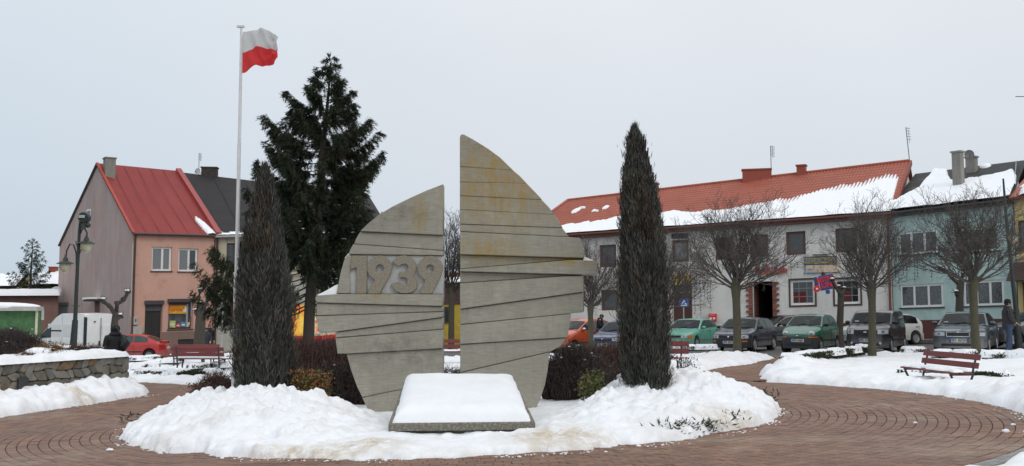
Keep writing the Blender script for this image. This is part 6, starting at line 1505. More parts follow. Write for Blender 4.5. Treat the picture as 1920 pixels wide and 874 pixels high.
b = MB(); b.tube([fl(.05)+Vector((.05,-.04,0)), fl(.4)+Vector((.048,-.03,0)), fl(.98)+Vector((.03,-.02,0))], .005, 4); b.build('halyard', mat('rope_white', (.5,.5,.5), .8), fp)
b = MB()
for k in range(26):
    f = .02+.36*random.random(); b.sphere(fl(f)+Vector((.048,-.035,0)), (.022,.022,random.uniform(.03,.09)), 6, 5)
b.build('clinging_snow', clean, fp, 60)['kind'] = 'stuff'
fa = at(455, 60, FY_); fc_ = at(453.5, 138, FY_)
fr = empty('flag', fa, 0, 'white and red flag blowing right from the top of the flagpole', 'flag')
hL = (fa.z-fc_.z); nu, nv = 30, 26
def flagp(u, v):     # u along fly 0-1, v down 0-1 ; outline from the photograph, folds of cloth
    top = np.interp(u, [0,.25,.5,.75,.95,1], [0,-.035,-.06,-.045,.06,.10]); bot = np.interp(u, [0,.1,.25,.4,.6,.8,.92,1], [1,.98,.88,.80,.80,.80,.80,.74])
    z = top+(bot-top)*v; x = u*(.60+.03*v-.03*(v-.5)**2)
    y = .10*math.sin(u*9+v*2.5)*u+.055*math.sin(u*19-v*8)*u**.7+.035*math.sin(v*16+u*7)*u+.02*math.sin(u*31+v*11)*u
    return Vector((x, y, -z*hL))
cw_ = mat('flag_white_cloth', (.66,.66,.66), .9, var=.06, scale=5); cr_ = mat('flag_red_cloth', (.70,.055,.06), .9, var=.18, scale=6)
for nm, v0, v1, m in (('white_band', 0, .5, cw_), ('red_band', .5, 1, cr_)):
    b = MB(); vs = [flagp(i/nu, v0+(v1-v0)*j/nv) for j in range(nv+1) for i in range(nu+1)]; n1 = nu+1
    b.add(vs, [(j*n1+i, j*n1+i+1, (j+1)*n1+i+1, (j+1)*n1+i) for j in range(nv) for i in range(nu)]); o = b.build(nm, m, fr, 80)
    md = m.node_tree.nodes['Principled BSDF']; md.inputs['Transmission Weight'].default_value = 0
    # thin cloth lets light through
    if not m.get('thin'):
        nt_ = m.node_tree; tr = nt_.nodes.new('ShaderNodeBsdfTranslucent'); mxs = nt_.nodes.new('ShaderNodeMixShader'); mxs.inputs[0].default_value = .45
        o_ = [n for n in nt_.nodes if n.type == 'OUTPUT_MATERIAL'][0]; src = md.inputs['Base Color'].links[0].from_socket; nt_.links.new(src, tr.inputs[0])
        nt_.links.new(md.outputs[0], mxs.inputs[1]); nt_.links.new(tr.outputs[0], mxs.inputs[2]); nt_.links.new(mxs.outputs[0], o_.inputs[0]); m['thin'] = 1
# ---------------- benches
bred = mat('bench_red_wood', (.155,.028,.026), .6, var=.22, scale=4, bump=.3, bscale=30, streak=(.5,6,6)); biron = mat('bench_iron', (.030,.032,.034), .6, var=.2)
def bench(label, x, y, rz, L=2.1, snow_n=1, group='red slatted park benches', slats=3, sc=1, zoff=.07):
    """local: x along the bench, sitter faces -y"""
    rt = empty('park_bench', (x, y, gzf(x, y)+zoff), rz, label, 'bench', group); rt.scale = (sc, sc, sc)
    for k in range(slats):
        b = MB(); b.box((0, -.42+.155*k, .425+.006*k), (L, .125, .04)); b.build('seat_slat', bred, rt, None, .008)
    Mb = Matrix.Rotation(R(-14), 3, 'X')
    for z_ in (.60, .79):
        b = MB(); b.box((0, .075+(z_-.5)*.27, z_), (L, .035, .135), Mb); b.build('back_slat', bred, rt, None, .008)
    for sx_ in (-L/2+.2, L/2-.2):
        b = MB(); b.tube([(sx_,-.46,.40),(sx_,-.42,.30),(sx_,-.36,.18),(sx_,-.40,.06),(sx_,-.44,-.08)], [.028,.03,.028,.026,.03], 6); b.build('leg', biron, rt, 60)
        b = MB(); b.tube([(sx_,.08,.40),(sx_,.02,.25),(sx_,.04,.12),(sx_,.12,-.08)], [.028,.03,.026,.03], 6); b.build('leg', biron, rt, 60)
        b = MB(); b.box((sx_,-.2,.385), (.05,.56,.035)); b.tube([(sx_,.06,.37),(sx_,.09,.55),(sx_,.19,.87)], .028, 6); b.build('back_support', biron, rt, 60)
    if snow_n:
        z_ = .425+.03; S_ = Slope((-L/2,-.46,z_), (L/2,-.46,z_), (-L/2,-.02,z_+.01), (L/2,-.02,z_+.01))
        class Z: location = (0,0,0)
        A_, T_ = None, None
        dummy = empty('tmp', (0,0,0)); o = roof_snow(S_, dummy, lambda A, T: fbm(A*7, T*3, int(x*7) % 50, 3)*.9+.12-abs(T-.6)*.25-(A > .8)*.1, .05, (90, 22), name='seat_snow', lift=0, skirt=.004, rim=1.5); o.parent = rt; bpy.data.objects.remove(dummy)
        for z_ in (.60, .79):
            pass
    return rt
bench('red park bench with snow on its seat beside the ring path at the right', 8.72, 19.5, R(-90)+R(3), 2.7, sc=.83, zoff=-.01)
bench('red park bench seen from behind at the left, nearer of two back to back', *g2(372, 700), R(174), 1.95)
qb = g2(358, 690); bench('red park bench facing away behind the nearer left bench', qb[0]-.1, qb[1]+.8, R(2), 1.9)
qb = g2(848, 706); bench('red park bench seen through the slit of the monument', qb[0], qb[1]+7, R(0), 1.9)
qb = G(1263, 690); bench('red park bench mostly hidden by the right juniper', xat(1222, 25.5), 25.5, R(-20), 1.9, 0)
# ---------------- stone wall of the raised bed
stn = mat('rubble_stone', (.160,.145,.115), .92, var=.35, scale=5, bump=.9, bscale=16, rand=.38, col2=(.20,.15,.085), thr=.58, sscale=2.2)
stn2 = mat('rusty_stone', (.19,.125,.070), .92, var=.35, scale=6, bump=.8, bscale=18)
stn3 = mat('grey_stone', (.17,.165,.145), .92, var=.3, scale=5, bump=.9, bscale=18, rand=.3)
mort = mat('dark_mortar', (.12,.108,.085), .95, var=.4, scale=12, bump=.8)
WA, WB = Vector((-12.6, 12.8)), Vector((-9.62, 24.3)); 
WBt = at(241, 668, 24.3); WA = Vector((at(0, 684, 20.4).x, 20.4)); WB = Vector((WBt.x, 24.3)); e = (WB-WA).normalized(); WA = WA-e*4.5
FWl = Fac(WA, WB)
htop = WBt.z-gzf(WB.x, WB.y)
sw = empty('stone_wall', FWl.P(0, 0, 0), 0, 'rubble stone wall of the raised bed at the left, capped with snow', 'wall')
b = MB(); FWl.box(b, 0, FWl.L-.03, -.1, htop-.05, -.40, -.03); wpart(b, 'core', mort, sw)
rgs = random.Random(5); v = 0; Lw = FWl.L
# irregular polygonal stones: jittered cells
rows_ = 5; cells = []
yb = [0]; 
for j in range(rows_): yb.append(yb[-1]+htop/rows_)
nx = int(Lw/.235); gx = {}
def jp(i, j):
    if (i, j) not in gx:
        ju = 0 if i in (0, nx) else rgs.uniform(-.07, .07); jv = 0 if j in (0,) else rgs.uniform(-.05, .05)*(.3 if j == rows_ else 1)
        gx[(i, j)] = (Lw*i/nx+ju+(.06 if j % 2 else -.06)*(0 if i in (0, nx) else 1), htop*j/rows_+jv)
    return gx[(i, j)]
used = set()
for j in range(rows_):
    for i in range(nx):
        if (i, j) in used: continue
        c = [jp(i, j), jp(i+1, j), jp(i+1, j+1), jp(i, j+1)]
        r_ = rgs.random()
        if r_ < .22 and i+1 < nx and (i+1, j) not in used: used.add((i+1, j)); c = [jp(i, j), jp(i+1, j), jp(i+2, j), jp(i+2, j+1), jp(i+1, j+1), jp(i, j+1)]
        elif r_ < .42 and j+1 < rows_ and (i, j+1) not in used: used.add((i, j+1)); c = [jp(i, j), jp(i+1, j), jp(i+1, j+1), jp(i+1, j+2), jp(i, j+2), jp(i, j+1)]
        cu = sum(p[0] for p in c)/len(c); cv = sum(p[1] for p in c)/len(c)
        # cut corners for a rubble look
        pts = []
        for k in range(len(c)):
            a, p, d = c[k-1], c[k], c[(k+1) % len(c)]; f = rgs.uniform(.10, .26)
            pts += [(p[0]+(a[0]-p[0])*f, p[1]+(a[1]-p[1])*f), (p[0]+(d[0]-p[0])*f, p[1]+(d[1]-p[1])*f)]
        shr = .975; pts = [(cu+(u-cu)*shr, cv+(v_-cv)*(shr-.01)) for u, v_ in pts]; n = len(pts); d_ = rgs.uniform(.0, .05)
        b = MB(); fr_ = [FWl.P(cu+(u-cu)*.91, cv+(v_-cv)*.91, .02+d_+rgs.uniform(-.008,.008)) for u, v_ in pts]; md_ = [FWl.P(u, v_, .0+d_*.7) for u, v_ in pts]; bk = [FWl.P(u, v_, -.05) for u, v_ in pts]
        b.add(fr_+md_+bk, [tuple(range(n))]+[(k, (k+1) % n, n+(k+1) % n, n+k) for k in range(n)]+[(n+k, n+(k+1) % n, 2*n+(k+1) % n, 2*n+k) for k in range(n)])
        m = stn2 if rgs.random() < .08 else (stn3 if rgs.random() < .4 else stn)
        wpart(b, 'stone', m, sw, smooth=50)
# end face stones
FE = Fac(WB, WB+Vector((-e.y, e.x))*.45 if (Vector((-e.y, e.x)).x < 0) else WB+Vector((e.y, -e.x))*.45)
FE.n = e.copy(); FE.back = -e
for j in range(5):
    for i in range(2):
        u0 = .02+i*.2+(.05 if j % 2 else 0)*(i); u1 = (.2+(.05 if j % 2 else 0)) if i == 0 else .42
        b = MB(); FE.box(b, u0+.008, u1-.008, htop*j/5+.01, htop*(j+1)/5-.01, -.06, .02+.02*rgs.random()); wpart(b, 'stone', stn3 if (i+j) % 2 else stn, sw)
# plaque-like dark slab in the wall
u_, v_ = FWl.uv(38, 720); b = MB(); FWl.box(b, u_-.14, u_+.14, v_-.13, v_+.13, .05, .09); wpart(b, 'dark_slab', mat('slate_slab', (.035,.035,.037), .6), sw)
# bed soil and its snow
bed_e = Vector((-e.y, e.x)); bed_e = bed_e if bed_e.x < 0 else -bed_e
bw = 3.2; bp = [WA, WB-e*.02, WB-e*.3+bed_e*bw, WA+bed_e*bw]
b = MB(); b.add([(p.x, p.y, gzf(p.x, p.y)+htop-.12) for p in bp]+[(p.x, p.y, gzf(p.x, p.y)-.1) for p in bp], [(0,1,2,3),(0,1,5,4),(1,2,6,5),(2,3,7,6),(3,0,4,7)])
soil = mat('bed_soil', (.05,.035,.025), .95, var=.4, scale=9, bump=.7)
tag(b.build('soil', soil), kind='structure')
bpl = [(p.x, p.y) for p in [WA+e*0-bed_e*.07, WB-bed_e*.07-e*.02, WB-e*.3+bed_e*bw, WA+bed_e*bw]]
def h_bed(X, Y):
    d = sdf(bpl, X, Y); n_ = fbm(X*2.2, Y*2.2, 91, 4); h = .10+n_*.22-.05*np.clip((.35-d)/.35, 0, 1)+.06*np.exp(-((d-.3)/.2)**2)
    h = h*np.clip(d/.06, 0, 1)
    return np.where(d > 0, np.where(n_ > -.30+0*d, np.maximum(h, .005), -.04), -.1)
base_bed = lambda X, Y: gz(X, Y)+htop+.005
tag(field('snow_on_bed', -18, -9, 14.5, 26, .06, h_bed, snow, base=base_bed, cut=-.005), kind='structure')
def bedtwigs(label, px, Y, rx, h, m, n, sn=.05, cat='shrub'):
    x = xat(px, Y); return twigs(label, 'bed_shrub', cat, x, Y, rx, .3, h, m, n, snowf=sn, z0=htop-.05)
drym = mat('dry_yellow_stems', (.16,.085,.025), .9, var=.4, scale=6, rand=.4)
Yb = 24.2
bedtwigs('brown-black clipped hedge on the raised bed at the left edge', 18, 24.6, .75, pz(18,613,24.6)-htop, darktw, 2400, .01)
bedtwigs('small yellowish dry shrub on the raised bed', 100, 24.3, .34, pz(100,640,24.3)-htop, drym, 420, .08)
bedtwigs('rust-brown dry shrub between snow caps on the raised bed', 68, 24.0, .3, pz(68,655,24.0)-htop+.02, drl, 260, .05)
bedtwigs('long red-brown dry shrub on the raised bed in front of the white van', 140, 24.5, .5, pz(140,645,24.5)-htop, brh, 520, .08)
bedtwigs('thin snowy twig shrub on the raised bed near its right end', 178, 24.6, .36, pz(178,645,24.6)-htop, darktw, 240, .14)
bedtwigs('snow-dusted arching twig shrub before the van front on the raised bed', 66, 25.0, .25, pz(64,622,25.0)-htop, darktw, 160, .3)
for k, (px, py, Y, r_) in enumerate([(72,660,24.0,.32),(103,649,24.4,.18),(122,651,24.4,.14)]):
    q = at(px, py, Y); b = MB(); b.sphere((0,0,0), (r_, r_*.8, r_*.36), 14, 8); b.v = [(x+random.uniform(-.01,.01), y, z+random.uniform(-.01,.01)) for x, y, z in b.v]
    o = b.build('snow_cushion', clean, None, 60); o.location = q; tag(o, ['large rounded snow cushion on the rust-brown shrub of the raised bed', 'middle snow cushion on the yellowish shrub of the raised bed', 'small right snow cushion on the raised bed'][k], 'snow')
# ---------------- street lamps
lampm = mat('lamp_green_black', (.020,.028,.026), .5, var=.2); globe = mat('lamp_bowl', (.45,.42,.30), .3, var=.2, scale=9, coat=.3)
def lantern(root, c, s=1):
    b = MB(); b.lathe([(.03,.32),(.05,.22),(.08,.20),(.10,.10),(.30,.0),(.31,-.02),(.10,.02)], c, 18); o = b.build('lamp_shade', lampm, root, 50)
    b = MB(); b.lathe([(.20,-.01),(.21,-.10),(.17,-.22),(.10,-.32),(0,-.36)], c, 16); b.build('lamp_bowl', globe, root, 60)
YL = 35.0
lb = at(138, 640, YL); lt = at(158, 400, YL); x0 = xat(134.5, YL, 700)
lm = empty('street_lamp', (x0, YL, gzf(x0, YL)), 0, 'dark two-armed street lamp standing before the white van', 'street lamp')
def lp_(px, py): q = at(px, py, YL); return Vector((q.x-x0, 0, q.z-lm.location.z))
b = MB(); b.tube([Vector((0,0,-.1)), lp_(138,640), lp_(141,600)], [.13,.12,.10], 12); b.tube([lp_(141,600), lp_(143.5,540), lp_(149,430), lp_(151.5,405)], [.075,.065,.05,.04], 10); b.build('post', lampm, lm, 50)
def hook(p0, p1, up_, n=14):
    p0, p1 = Vector(p0), Vector(p1); return [p0+(p1-p0)*(i/n)+Vector((0,0,up_*math.sin(PI*i/n)**.8)) for i in range(n+1)]
b = MB(); b.tube([lp_(148,470), lp_(150,440), lp_(154,430), lp_(159,429), lp_(163,436), lp_(163.5,452)], .028, 8); b.tube([lp_(146.5,485), lp_(154,462), lp_(152,455)], .016, 6); b.build('right_arm', lampm, lm, 60)
b = MB(); b.tube([lp_(143.5,500), lp_(143,475), lp_(138,459), lp_(131,458), lp_(125,470), lp_(123,490)], .028, 8); b.tube([lp_(144,515), lp_(149,480), lp_(142,452)], .016, 6); b.build('left_arm', lampm, lm, 60)
lantern(lm, lp_(162,456)); lantern(lm, lp_(122.5,494))
cam_ = empty('speed_camera', at(158, 408, YL-.25), 0, 'round dark floodlight fixed on top of the two-armed street lamp', 'floodlight')
b = MB(); b.lathe([(0,.12),(.18,.12),(.20,.06),(.20,-.12),(.14,-.18),(0,-.18)], (0,0,0), 18, Matrix.Rotation(PI/2, 3, 'X')); b.build('housing', lampm, cam_, 50); b = MB(); b.b2((-.12,-.20,-.03), (.10,-.185,.07)); b.build('front_glass', mat('pale_label', (.4,.42,.45), .4), cam_)
b = MB(); b.sphere((.14,0,-.28), (.10,.10,.10), 12, 8); b.tube([(.05,0,-.15),(.13,0,-.22)], .02, 6); b.build('sensor', lampm, cam_, 60); cam_.name = 'floodlight'
b = MB(); b.b2((-.10,-.06,-.42),(-.06,.30,-.10)); b.build('bracket', lampm, cam_)
b = MB(); b.tube([lp_(134,573), lp_(150,574)], .012, 4); b.build('cross_bar', lampm, lm)
YR = 33.5
x0 = xat(1910, YR, 660); lr_ = empty('street_lamp', (x0, YR, gzf(x0, YR)), 0, 'dark street lamp with one lantern beside the man at the right edge', 'street lamp')
def lq_(px, py): q = at(px, py, YR); return Vector((q.x-x0, 0, q.z-lr_.location.z))
b = MB(); b.tube([Vector((0,0,-.1)), lq_(1908,620), lq_(1905,580)], [.13,.115,.10], 12); b.tube([lq_(1905,580), lq_(1893,470), lq_(1886,400), lq_(1881,335)], [.08,.06,.05,.03], 10); b.build('post', lampm, lr_, 50)
b = MB(); b.tube([lq_(1887,425), lq_(1888,408), lq_(1893,400), lq_(1898,405), lq_(1899,430)], .026, 8); b.build('arm', lampm, lr_, 60); lantern(lr_, lq_(1899,441))
# thin overhead wire at the top right edge
b = MB(); a = at(1904, 181, 30); c = at(1990, 183, 30); b.tube([a, c], .012, 4); tag(b.build('overhead_wire', blk), 'short dark overhead wire crossing the sky at the right edge', 'wire')
# strings of fairy lights hanging in front of the facades
fw_ = mat('fairy_wire', (.05,.05,.05), .8)
def garland(F, label, x0, x1, ytop, n, lmin, lmax, seed, w=.35):
    rg = random.Random(seed); u0, v0 = F.uv(x0, ytop); u1, v1 = F.uv(x1, ytop); rt = empty('light_string', F.P((u0+u1)/2, v0, w), 0, label, 'string lights', 'unlit light strings on the facades')
    b = MB(); m_ = 20
    b.tube([F.P(u0+(u1-u0)*i/m_, v0+(v1-v0)*i/m_-.10*math.sin(PI*(i % 5)/5), w) for i in range(m_+1)], .012, 4)
    for k in range(n):
        u = u0+(u1-u0)*(k+rg.random()*.6)/n; v = v0+(v1-v0)*(u-u0)/(u1-u0); L = rg.uniform(lmin, lmax)*(1.0 if k % 2 else .7)
        b.tube([F.P(u+rg.uniform(-.03,.03), v-L*i/5, w) for i in range(6)], .009, 3)
        for i in range(int(L/.16)): b.box(F.P(u+rg.uniform(-.03,.03), v-.1-.16*i, w), (.035,.035,.06))
    wpart(b, 'wire', fw_, rt)
garland(FT, 'unlit hanging light string between the upper and lower windows of the teal house', 1680, 1765, 478, 11, .8, 1.8, 2)
garland(FW, 'unlit hanging light string right of the brown door on the inn', 1298, 1338, 512, 8, 1.2, 2.4, 3)
garland(FW, 'unlit light string between the upper inn windows above the bar', 1445, 1560, 492, 9, .3, .8, 5)
# pedestrian sign
YS = 46.5; x = xat(1282, YS); sg = empty('crossing_sign', (x, YS, gzf(x, YS)), R(10), 'blue pedestrian crossing sign on a pole in front of the brown door', 'sign')
zt = pz(1282, 560, YS); zb_ = pz(1282, 575, YS); b = MB(); b.tube([(0,0,0), (0,0,zt)], .03, 8); b.build('pole', mat('galvanised', (.40,.41,.42), .5, .3), sg)
s_ = .24; b = MB(); b.b2((-s_,-.06,zb_), (s_,-.04,zt)); b.build('plate', mat('road_sign_blue', (.02,.12,.48), .4), sg, None, .004); zc = (zt+zb_)/2
b = MB(); b.add([(-.17,-.066,zb_+.04),(.17,-.066,zb_+.04),(0,-.066,zt-.05)], [(0,1,2)]); b.build('triangle', wht, sg)
b = MB(); b.sphere((0,-.069,zc+.03), (.028,.003,.028), 8, 5); b.tube([(0,-.07,zc+.0),(0,-.07,zc-.06)], .02, 5); b.tube([(0,-.07,zc-.06),(-.05,-.07,zc-.13)], .013, 5); b.tube([(0,-.07,zc-.06),(.05,-.07,zc-.13)], .013, 5); b.build('walker', blk, sg)
# thin pole beside the couple
YS = 44; x = xat(417, YS); sg = empty('grey_post', (x, YS, gzf(x, YS)), 0, 'thin grey post before the cream house wall near the couple', 'post'); b = MB(); b.tube([(0,0,0), (0,0,pz(417,585,YS))], .03, 8); b.build('pole', MATS['galvanised'], sg); b = MB(); b.sphere((0,0,pz(417,585,YS)), .045, 8, 6); b.build('cap', MATS['galvanised'], sg)
# white snow-capped stone/board by the pollard
YS = 42; q = at(361, 655, YS); sg = empty('snow_heap', (q.x, q.y, gzf(q.x, q.y)), 0, 'small pointed heap of snow beside the thick pollard tree', 'snow'); b = MB(); b.sphere((0,0,.1), (.4,.3,.62), 12, 8); b.build('heap', clean, sg, 60)
# ---------------- red and yellow festival tent behind the spruce
YT = 40; tc_ = at(600, 640, YT); tt = empty('market_tent', (tc_.x, YT, gzf(tc_.x, YT)), 0, 'orange, yellow and red sided tent behind the spruce trunk', 'tent')
def tp(px, py, dy=0): q = at(px, py, YT+dy); return Vector((q.x-tt.location.x, dy, q.z-tt.location.z))
prnt = mat('tent_print', (.85,.42,.05), .6, var=.1, scale=2, col2=(.80,.06,.02), thr=.52, sscale=1.6); stain(prnt, (.9,.72,.10), [], scale=1.1, thr=.52, amt=.9); stain(prnt, (.10,.18,.04), [(-.6,0,.6,1.0,2,.5)], scale=5, thr=.52, amt=.9)
prn2 = mat('tent_print_pale', (.72,.66,.40), .6, var=.1, scale=3, col2=(.70,.10,.03), thr=.58, sscale=2.4)
tred = mat('tent_red', (.62,.03,.02), .5)
b = MB(); a = [tp(530,572,0), tp(577,572,0), tp(577,632,0), tp(530,632,0)]; b.hexa([a[3], a[2], a[2]+Vector((0,.04,0)), a[3]+Vector((0,.04,0)), a[0], a[1], a[1]+Vector((0,.04,0)), a[0]+Vector((0,.04,0))]); b.build('printed_side', prnt, tt)
b = MB(); a = [tp(577.5,574,.1), tp(590,578,.5), tp(600,625,.5), tp(577.5,628,.1)]; b.hexa([a[3], a[2], a[2]+Vector((0,.04,0)), a[3]+Vector((0,.04,0)), a[0], a[1], a[1]+Vector((0,.04,0)), a[0]+Vector((0,.04,0))]); b.build('printed_side', prn2, tt)
b = MB(); a = [tp(528,630,-.1), tp(596,630,-.1), tp(660,624,.0), tp(660,634,.0), tp(528,637,-.1)]; b.add([v for v in a]+[v+Vector((0,.08,0)) for v in a], [(0,1,2,3,4),(9,8,7,6,5)]+[(i, (i+1) % 5, 5+(i+1) % 5, 5+i) for i in range(5)]); b.build('red_skirt', tred, tt)
b = MB(); a = [tp(600,626,.2), tp(640,622,.2), tp(640,629,.2), tp(600,629.5,.2)]; b.hexa([a[3], a[2], a[2]+Vector((0,.05,0)), a[3]+Vector((0,.05,0)), a[0], a[1], a[1]+Vector((0,.05,0)), a[0]+Vector((0,.05,0))]); b.build('pale_band', mat('tent_cream', (.65,.58,.40), .6), tt)
b = MB(); b.tube([(tp(529,572)).to_tuple(), (tp(529,640)).to_tuple()], .03, 6); b.tube([tp(577,573), tp(577,650)], .03, 6); b.build('frame', chrome, tt)
b = MB(); b.b2(tp(528,640)-Vector((0,-.1,.9)), tp(660,636)+Vector((0,1.5,0))); b.build('base_wall', tred, tt)
# ---------------- people
def skinned(name, V, E, rad, m, parent, sub=2, smooth=True):
    me = bpy.data.meshes.new('tmp'); me.from_pydata([tuple(v) for v in V], E, []); o = bpy.data.objects.new('tmp', me); COL.objects.link(o)
    sk = o.modifiers.new('s', 'SKIN'); sv = me.skin_vertices[0].data
    for i, r in enumerate(rad):
        sv[i].radius = (r, r) if not hasattr(r, '__len__') else r
        sv[i].use_root = (i == 0)
    sb = o.modifiers.new('b', 'SUBSURF'); sb.levels = sub; sb.render_levels = sub
    m2_ = ev_mesh(o); COL.objects.unlink(o); bpy.data.objects.remove(o); m2_.name = name; m2_.materials.clear(); m2_.materials.append(m)
    m2_.polygons.foreach_set('use_smooth', [True]*len(m2_.polygons)); return link(bpy.data.objects.new(name, m2_), parent)
skin = mat('skin', (.46,.27,.20), .6, var=.08, scale=8)
def person(label, x, y, rz, H=1.75, jacket=None, trousers=None, shoes=None, hair=None, arms='down', hood=False, hat=None, head_tilt=0, stride=.05, bulk=1.0, group=None, coat_len=.82):
    rt = empty('person', (x, y, gzf(x, y)+.03), rz, label, 'person', group); k = H/1.75
    rt.scale = (k, k, k)
    hx = .015+.07*head_tilt
    # joints: facing +x
    J = dict(pel=(0,0,.96), wai=(0,0,1.08), che=(.01,0,1.28), neb=(0,0,1.44), nec=(.01,0,1.50), hea=(hx,0,1.60-.03*head_tilt), cro=(hx+.02*head_tilt,0,1.68-.04*head_tilt))
    for s, n in ((1,'l'),(-1,'r')):
        J['hip'+n] = (0, s*.095, .90); J['kne'+n] = (.03+s*stride, s*.10, .50); J['ank'+n] = (-.02+s*stride*1.6, s*.10, .09); J['toe'+n] = (.14+s*stride*1.6, s*.115, .035)
        J['sho'+n] = (-.005, s*.185, 1.40)
        if arms == 'down': J['elb'+n] = (-.03, s*.245, 1.14); J['wri'+n] = (.05, s*.235, .90); hd = Vector((.06,0,-.30))
        elif arms == 'front': J['elb'+n] = (.02, s*.24, 1.15); J['wri'+n] = (.24, s*.15, 1.13); hd = Vector((.28,-s*.05,.02))
        else: J['elb'+n] = (-.01, s*.25, 1.14); J['wri'+n] = (.16, s*.18, 1.00); hd = Vector((.25,-s*.05,-.12))
        J['han'+n] = tuple(Vector(J['wri'+n])+hd.normalized()*.07)
        J['hd'+n] = hd.normalized()
    # continuous body: torso, legs, arms, head, hands with fingers
    names = ['pel','wai','che','neb','nec','hea','cro']+[a+n for n in 'lr' for a in ('hip','kne','ank','toe','sho','elb','wri','han')]
    rad = dict(pel=.11, wai=.105, che=.115, neb=.06, nec=.055, hea=(.078,.092), cro=.062, hip=.085, kne=.055, ank=.038, toe=.034, sho=.048, elb=.038, wri=.028, han=(.035,.020))
    V = [J[n] for n in names]; rr = [rad.get(n, rad.get(n[:-1])) for n in names]; ix = {n: i for i, n in enumerate(names)}
    E = [('pel','wai'),('wai','che'),('che','neb'),('neb','nec'),('nec','hea'),('hea','cro')]
    for n in 'lr': E += [('pel','hip'+n),('hip'+n,'kne'+n),('kne'+n,'ank'+n),('ank'+n,'toe'+n),('neb','sho'+n),('sho'+n,'elb'+n),('elb'+n,'wri'+n),('wri'+n,'han'+n)]
    E = [(ix[a], ix[c]) for a, c in E]
    for n, s in (('l',1),('r',-1)):
        d = J['hd'+n]; sd = Vector((0,1,0)).cross(d).normalized() if arms == 'down' else Vector((0,s,0)); base = Vector(J['han'+n])
        for f in range(4):
            o_ = sd*(.026-.0175*f); L_ = (.062,.072,.068,.052)[f]; curl = Vector((0,-s*.03,0)) if arms == 'down' else Vector((.0,0,-.035))
            i0 = len(V); V += [base+o_+d*.03, base+o_*1.1+d*(.03+L_*.55)+curl*.35, base+o_*1.1+d*(.03+L_*.85)+curl]; rr += [.0095,.009,.0075]; E += [(ix['han'+n], i0), (i0, i0+1), (i0+1, i0+2)]
        i0 = len(V); V += [base+sd*.035-d*.01, base+sd*.052+d*.03]; rr += [.011, .009]; E += [(ix['wri'+n], i0), (i0, i0+1)]
    # nose
    skinned('body', V, E, rr, skin, rt, 2)
    hc = Vector(J['hea'])
    b = MB(); b.sphere(hc+Vector((.088,0,-.005)), (.018,.013,.020), 8, 6); b.sphere(hc+Vector((0,.083,0)), (.02,.012,.03), 8, 6); b.sphere(hc+Vector((0,-.083,0)), (.02,.012,.03), 8, 6); b.build('nose_and_ears', skin, rt, 60)
    b = MB()
    for s in (1,-1): b.sphere(hc+Vector((.078, s*.030, .022)), (.010,.013,.007), 8, 6)
    b.build('eyes', mat('eye_dark', (.02,.015,.012), .3), rt, 60); b = MB(); b.sphere(hc+Vector((.078,0,-.048)), (.008,.024,.006), 8, 5); b.build('mouth', mat('lip', (.28,.10,.09), .5), rt, 60)
    # clothes
    bk = bulk
    jn = ['pel2','pel','wai','che','neb','shol','elbl','wril','shor','elbr','wrir']; J['pel2'] = (0,0,coat_len-.08)
    jr = [.172*bk,.168*bk,.158*bk,.172*bk,.120*bk]+[.095*bk,.07*bk,.054*bk]*2; ji = {n: i for i, n in enumerate(jn)}
    je = [('pel2','pel'),('pel','wai'),('wai','che'),('che','neb'),('neb','shol'),('shol','elbl'),('elbl','wril'),('neb','shor'),('shor','elbr'),('elbr','wrir')]
    order = ['pel2','pel','wai','che','neb','shol','elbl','wril','shor','elbr','wrir']
    skinned('jacket', [J[n] for n in order], [(ji[a], ji[c]) for a, c in je], jr, jacket, rt, 2)
    b = MB(); b.lathe([(.15,1.39),(.13,1.46),(.10,1.535),(.080,1.535)], (.005,0,0), 14); b.build('collar', jacket, rt, 60)
    tn = ['pel','hipl','knel','ankl','hipr','kner','ankr']; ti = {n: i for i, n in enumerate(tn)}
    skinned('trousers', [J[n] for n in tn], [(ti[a], ti[c]) for a, c in [('pel','hipl'),('hipl','knel'),('knel','ankl'),('pel','hipr'),('hipr','kner'),('kner','ankr')]], [.115,.105,.078,.066,.105,.078,.066], trousers, rt, 2)
    for n in 'lr': skinned('shoe', [Vector(J['ank'+n])+Vector((-.04,0,-.04)), Vector(J['toe'+n])], [(0, 1)], [(.05,.05), (.045,.03)], shoes, rt, 2)
    if hair: b = MB(); b.sphere(hc+Vector((-.012,0,.028)), (.098,.088,.092), 16, 10); b.v = [v for v in b.v]; b.build('hair', hair, rt, 60)
    if hat:
        b = MB(); b.lathe([(.100,.0),(.104,.03),(.098,.085),(.07,.125),(0,.14)], hc+Vector((-.008,0,.03)), 18); b.lathe([(.106,-.01),(.110,.01),(.106,.035)], hc+Vector((-.008,0,.03)), 18); b.build('hat', hat, rt, 60)
    if hood:
        b = MB(); b.sphere(hc+Vector((-.02,0,.02)), (.125,.125,.135), 18, 12); b.sphere(hc+Vector((-.05,0,-.13)), (.14,.17,.09), 16, 8); b.build('hood', jacket, rt, 60)
    return rt
jk1 = mat('dark_padded_jacket', (.035,.030,.032), .85, var=.25, scale=10, bump=.6, bscale=12); jean = mat('blue_jeans', (.035,.055,.105), .9, var=.25, scale=12, bump=.3)
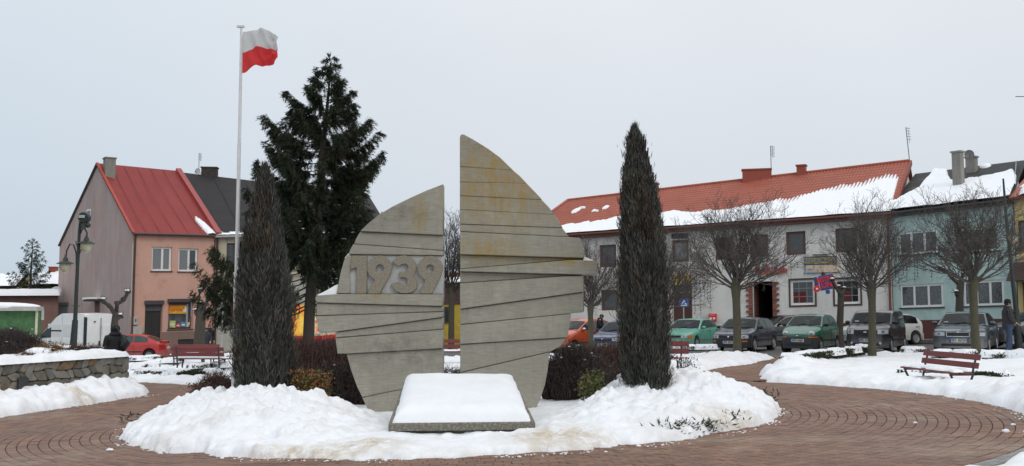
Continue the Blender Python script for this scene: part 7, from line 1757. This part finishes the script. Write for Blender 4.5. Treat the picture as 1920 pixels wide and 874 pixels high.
blkc = mat('black_coat_cloth', (.010,.010,.012), .8, var=.4, scale=8, bump=.5, bscale=14); shoe = mat('dark_shoes', (.02,.018,.016), .6)
person('man in dark padded jacket, black knit cap and jeans standing at the right edge', xat(1890, 31.6), 31.6, R(-6), 1.78, jk1, jean, shoe, arms='bent', hat=mat('knit_cap', (.012,.012,.014), .95, bump=.5), bulk=1.16, hair=mat('dark_hair', (.02,.015,.012), .8))
Yc = 27.2; p1 = person('person in a black hooded coat walking away behind the stone wall', xat(217, Yc), Yc, R(118), 1.74, blkc, blkc, shoe, arms='bent', hood=True, bulk=1.28, stride=.08, coat_len=.75)
bg_ = empty('shoulder_bag', (xat(236, Yc), Yc-.05, gzf(xat(236, Yc), Yc)), R(25), 'black shoulder bag hanging at the side of the person in the hooded coat', 'bag')
b = MB(); z_ = pz(236, 643, Yc); b.sphere((0,-.03,z_), (.13,.09,.24), 14, 10); b.v = [(x_+.03*math.sin(zz_*17+y_*20), y_, zz_-(.05 if zz_ > z_ and abs(x_) > .06 else 0)) for x_, y_, zz_ in b.v]; b.build('sack', mat('bag_black', (.012,.013,.016), .4, var=.3, bump=.6, bscale=10), bg_, 60); b = MB(); b.tube([(-.10,-.06,z_+.2), (-.2,-.09,z_+.42), (-.26,0,z_+.47)], .016, 6); b.build('strap', mat('bag_black', (.012,.013,.016)), bg_, 60)
person('dark-haired man in a black jacket looking down behind the navy car', xat(1125, 43.4), 43.4, R(-12), 1.76, blkc, blkc, shoe, arms='front', hair=mat('dark_hair', (.02,.015,.012), .8), head_tilt=1, bulk=1.05)
person('dark-haired person in a dark grey coat, nearer of two walking by the pollard tree', xat(387, 46), 46, R(-60), 1.62, mat('dark_grey_coat', (.030,.034,.042), .9, var=.3), blkc, shoe, arms='bent', hair=mat('brown_hair', (.03,.02,.015), .8), bulk=1.1, stride=.07, coat_len=.68)
person('person with red hair in black behind the woman by the pollard tree', xat(393, 49), 49, R(-50), 1.80, blkc, blkc, shoe, arms='down', hair=mat('red_hair', (.25,.06,.02), .8), bulk=1.0)
